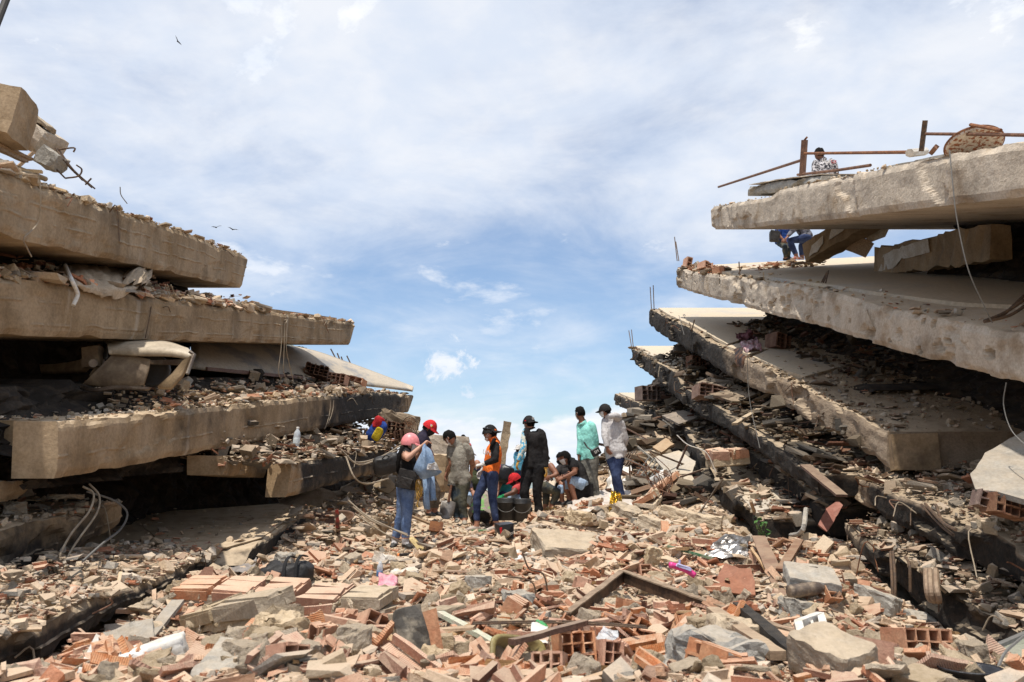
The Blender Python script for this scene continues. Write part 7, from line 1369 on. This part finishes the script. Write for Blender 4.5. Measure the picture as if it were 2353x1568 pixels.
for k_ in range(7): pipe('bar', curve_pts([at(1462+k_*11,1092+k_*1.5,15.2), at(1480+k_*11,1068+k_*1.5,15.8), at(1492+k_*11,1052+k_*2,16.2), at(1500+k_*11,1062+k_*2,16.3)], 4), .014, M_WIREG, r_, 5)
pipe('side_rail', [at(1458,1094,15.2), at(1532,1104,15.2)], .02, M_REBAR, r_, 6)
rr = random.Random(9)
for k_ in range(16):
    x, y, Y = rr.uniform(1425, 1600), rr.uniform(985, 1110), 0; Y = 20-(y-985)/125*6; a = at(x, y, Y); stick(f'thin burnt pole in the dark heap right of the hoodie', a, a+Vector((rr.uniform(-.9, .9), rr.uniform(-.4, .4), rr.uniform(-.1, .5))), .03, .03, rr.choice([M_REBAR, M_WOODD, M_GREY]), 'pole', 'burnt_pole', .004)['group'] = 'burnt poles in the dark heap'
rr = random.Random(19)
r_ = rooted('wire_tangle', 'tangle of rusty wires rising beside the brick cluster', 'wire', [gl(1540,1160,.1)]); c = gl(1535,1165,.15)
for k_ in range(12): pipe('wire', curve_pts([c+Vector((rr.uniform(-.2, .2), rr.uniform(-.1, .1), rr.uniform(-.1, .1))), c+Vector((rr.uniform(-.3, .1), 0, rr.uniform(.1, .4))), c+Vector((rr.uniform(-.7, .0), rr.uniform(-.1, .1), rr.uniform(.3, .8)))], 4), .007, M_RUST, r_, 4)
r_ = rooted('rebar_mat', 'pair of thin rebars lying across the bottom centre rubble', 'bars', [gl(1250,1510,.1)])
for dy in (0, .07): pipe('bar', curve_pts([gl(1085,1485,.14)+Vector((0, dy, 0)), gl(1300,1492,.17)+Vector((0, dy, 0)), gl(1490,1498,.14)+Vector((0, dy, 0))], 5), .007, M_REBAR, r_, 6)
pipe('tie', curve_pts([gl(1368,1490,.17), gl(1366,1510,.10)], 2) if False else [gl(1368,1493,.17), gl(1368,1500,.08)], .008, M_RUST, r_, 5)
r_ = rooted('rebar_mat', 'pair of thin rebars lying across the rubble below the plastic sheet', 'bars', [gl(1350,1220,.1)])
for dy in (0, 14): pipe('bar', [gl(1190+dy*2,1196+dy*.6,.10), gl(1440,1252+dy*.3,.10)], .008, M_REBAR, r_, 6)
r_ = rooted('rebar_hoop', 'bent wire stirrup standing in the middle rubble', 'bars', [gl(1230,1370,.05)]); c = gl(1232,1385,.0); pipe('bar', curve_pts([c+Vector(v) for v in ((-.12, 0, .42), (-.06, 0, .28), (.06, 0, .24), (.1, 0, .1), (.1, 0, -.02))], 4), .008, M_REBAR, r_, 5); pipe('bar', curve_pts([c+Vector(v) for v in ((-.3, 0, .22), (-.05, -.03, .18), (.0, -.03, .05), (.02, -.03, -.05))], 4), .008, M_REBAR, r_, 5)
# things people wear or carry
def on(Pd, key, dx=0, dy=0, dz=0): return Pd[key]+Vector((dx, dy, dz))
hc = P1['hipR']; c = at4(1630,1918,10.98); r_ = rooted('waist_bag', 'black tactical pouch on the hip of the woman in the helmet', 'bag', [c]); M3 = rotm(R(4), R(14), R(-8))
block('pouch', '', '', c, (.26, .14, .26), (4, 14, -8), mat('black_cordura', (.016, .014, .013), .8, (.032, .027, .024), 8, .3), .03, r_, 81, 4); block('front_pocket', '', '', c+M3 @ Vector((.02, -.09, -.04)), (.17, .06, .14), (4, 14, -8), MATS['black_cordura'], .03, r_, 82, 3)
shell('belt', [[at4(1600,1880,11.05), at4(1622,1876,10.98), at4(1650,1880,11.05)], [at4(1600,1888,11.05), at4(1622,1884,10.98), at4(1650,1888,11.05)]], MATS['black_cordura'], .01, r_)
br = MB(); br.tube(curve_pts([at4(1612,1790,11.0), at4(1598,1820,10.95), at4(1592,1860,10.95), at4(1590,1895,10.98)], 4), [.035, .034, .034, .032, .032, .031, .03, .03, .028, .026, .024, .02, .012], 8); br.v = [v+Vector((0, 0, 0))+Vector((1, 0, 0))*.006*math.sin(v.z*60) for v in br.v]; br.build('hair_braid', M_HAIR, P1['hair'], True)
br = MB(); br.tube(curve_pts([at4(1978,1758,12.2), at4(1968,1778,12.12), at4(1960,1800,12.12)], 4), [.03, .03, .028, .027, .026, .024, .02, .018, .01], 8); br.build('hair_braid', M_HAIR, P5['hair'], True)
r_ = rooted('rope', 'coil of yellow rope hanging from the tactical pouch', 'rope', [at4(1672,1960,11)])
for k_ in range(5): c = at4(1672+k_*1.5,1945+k_*7,10.95); pipe('strand', [c+Vector((.035*math.cos(a+k_), .02*math.sin(a*2), .085*math.sin(a))) for a in [2*math.pi*i/16 for i in range(17)]], .008, mat('yellow_rope', (.46, .28, .06), .8, (.36, .2, .05), 30, .2), r_, 5)
pipe('strand', curve_pts([at4(1668,1965,10.95), at4(1674,1995,10.95), at4(1668,2020,10.95), at4(1672,2030,10.95)], 4), .01, MATS['yellow_rope'], r_, 5)
# jeans held up by the woman
r_ = rooted('jeans', 'pair of blue jeans held up by the woman in the pink helmet', 'jeans', [at4(1700,2040,11)])
J4 = lambda *P: [at4(*p) for p in P]; M_JH = cloth('jeans_faded', (.16, .24, .37), (.26, .35, .48), 7)
drape('seat', None, [J4((1700,1774,10.9), (1702,1773,10.92), (1706,1776,10.95)), J4((1686,1810,10.85), (1702,1808,10.78), (1730,1822,10.92)), J4((1664,1855,10.85), (1700,1858,10.75), (1756,1868,10.95)), J4((1656,1880,10.9), (1694,1896,10.78), (1768,1888,11.0)), J4((1672,1896,10.95), (1692,1918,10.85), (1752,1900,11.0))], M_JH, .03, 6, 9).parent = r_
o = r_.children[-1]; o.matrix_parent_inverse = Matrix.Translation(-r_.location); [o.__delitem__(k_) for k_ in ('category', 'kind') if k_ in o]
for nm, rows_ in (('leg', [J4((1690,1905,11.05), (1722,1905,11.05)), J4((1694,1970,11.05), (1718,1970,11.0)), J4((1692,2010,11.05), (1720,2010,11.02)), J4((1698,2036,11.05), (1722,2040,11.03))]), ('leg', [J4((1712,1900,11.1), (1736,1900,11.12)), J4((1716,1950,11.08), (1742,1946,11.1)), J4((1722,1985,11.06), (1744,1985,11.08)), J4((1722,2004,11.05), (1748,2002,11.06))])):
    mb = MB(); rg = []
    for a, b in rows_: c = (a+b)/2; rg.append(ering(c, (b-a).normalized(), Vector((0, 1, 0)), (b-a).length/2, .045, 12))
    mb.loft(rg); mb.v = [v+Vector((.012*nz(v, 9, 3), 0, 0)) for v in mb.v]; mb.build(nm, M_JH, r_, True)
o = crumple('pocket', '', '', J4((1706,1878,10.70), (1756,1882,10.88), (1744,1850,10.84), (1716,1856,10.70)), C_WHITE, .015, 10, 12); o.parent = r_; o.matrix_parent_inverse = Matrix.Translation(-r_.location)
# hood, pouch and cross strap
n_ = P8['neck']; mb = MB(); mb.tube(curve_pts([at4(2436,1668,14.3), at4(2456,1664,14.3), at4(2472,1672,14.4), at4(2470,1680,14.52), at4(2446,1680,14.62)], 4), [.045, .05, .055, .06, .065, .07, .075, .078, .078, .076, .07, .066, .06, .055, .05, .045, .04], 10); mb.build('hood', C_HOOD, P8['root'], True)
c = at4(2383,1808,14.45); r_ = rooted('waist_bag', 'black hard pouch with white letters at the waist of the mint shirt man', 'bag', [c]); M3 = rotm(R(0), R(-28), R(16)); mb = MB(); mb.box(c, (.17, .07, .14), M3, .006); o = mb.build('pouch', mat('black_eva', (.013, .013, .013), .5, bump=.08), r_); md = o.modifiers.new('b', 'BEVEL'); md.width = .02; md.segments = 3
text(r_, 'SM', c+M3 @ Vector((0, -.042, 0)), M3 @ Vector((1, 0, .0)), M3 @ Vector((0, 0, 1)), .075, M_WHITE); pipe('strap', curve_pts([at4(2336,1770,14.62), at4(2350,1790,14.58), at4(2366,1802,14.5)], 4), .014, MATS['black_eva'], r_, 6)
c = at4(2022,1898,15.05); r_ = rooted('backpack', 'black plastic-looking backpack on the crouching person in teal', 'backpack', [c]); mb = MB(); mb.sell(c, (.14, .12, .18), rotm(0, R(16), 0), .6, lump=.04); mb.build('bag_body', mat('black_bag', (.012, .012, .013), .35, bump=.3, bscale=9), r_, True)
c = at4(3098,946,18.4); r_ = rooted('shoulder_bag', 'black bag on the man in the blue shirt under the topmost right slab', 'bag', [c]); block('bag_body', '', '', c, (.22, .16, .26), (0, 6, 0), MATS['black_cordura'], .03, r_, 83, 3)
pipe('strap', [c+Vector((.05, 0, .12)), at4(3118,906,18.4)], .014, MATS['black_cordura'], r_, 5)
bk = (P17['shL']+P17['shR'])/2; fx = Vector((.86, .1, -.04)); text(P17['root'], 'MPP', bk+Vector((-.03, -.16, -.035)), fx, (0, 0, 1), .10, C_WHITE, 'shirt_print'); text(P17['root'], 'UF', bk+Vector((.13, -.15, -.035)), fx, (0, 0, 1), .10, M_REDCAP, 'shirt_print')
text(P5['root'], 'UN', at4(1948,1812,12.19), (1, -.4, -.3), (0, 0, 1), .10, C_WHITE, 'shirt_print')
def patch(Pd, loc, size, m, rot=0):
    M3 = Pd['M3']; mb = MB(); mb.box(Pd['head']+M3 @ Vector(loc), size, M3 @ rotm(0, 0, rot)); mb.build('cap_patch', m, Pd['cap'])
patch(P2, (.085, .03, .062), (.008, .035, .035), C_WHITE); patch(P2, (.088, .045, .062), (.006, .012, .03), cloth('patch_yellow', (.7, .5, .05))); patch(P6, (-.02, -.118, .07), (.045, .01, .045), C_WHITE); patch(P6, (-.092, -.0, .045), (.008, .03, .02), M_REDCAP); patch(P5, (-.06, -.085, .055), (.03, .03, .025), C_ORANGE)
# goggles of the woman in orange, wrist band of the red shirt man
mb = MB(); M3 = P5['M3']; mb.tube([P5['head']+M3 @ Vector(v) for v in ((-.09, -.02, .06), (-.075, .06, .072), (-.03, .105, .075), (.03, .105, .075), (.075, .06, .072), (.09, -.02, .06))], .016, 7); mb.build('goggles', mat('smoked_lens', (.02, .02, .022), .2), P5['root'], True)
stick('dark slender tool carried by the distant man in red', at4(1876,1800,25.8), at4(1904,1822,25.6), .02, .03, M_REBAR, 'tool', 'tool', .001)
# pale wall stump behind the stooping man
block('wall_stump', 'pale concrete wall stump behind the stooping man', 'wall', at(1028,1035,17.6), (.95, .6, .62), (0, 2, 6), M_CONCW, .05, None, 91, 5); block('wall_stump', 'lower tan wall stump left of the stooping man', 'wall', at(985,1085,15.2), (.8, .5, .7), (0, 4, -10), M_CONC, .06, None, 92, 5)
for i, (x, y, Y, sz, ce, ro) in enumerate(((905,985,17.2,(.4,.4,.26),(4,3),(0,8,20)), (925,1000,17,(.3,.3,.2),(3,2),(0,-10,-30)), (880,975,17.6,(.4,.3,.2),(4,2),(0,14,60)))): hollow(('dusty hollow bricks beside the rusty fan guard', 'lower hollow brick under the rusty fan guard', 'hollow bricks between the backpack and the rusty fan guard')[i], at(x, y, Y), sz, ce, ro, M_CLAYD, .3, seed=i+400, web=.016)
block('rubble_lump', 'dark rubble lump under the tip of the third left slab', 'concrete', at(915,975,18.4), (.9, .7, .5), (0, 10, 20), M_CHUNKD, .12, None, 95, 5); block('rubble_lump', 'brown rubble lump behind the red cap', 'concrete', at(965,1015,17.8), (.8, .6, .4), (0, 16, 10), M_CHUNK, .14, None, 96, 5)
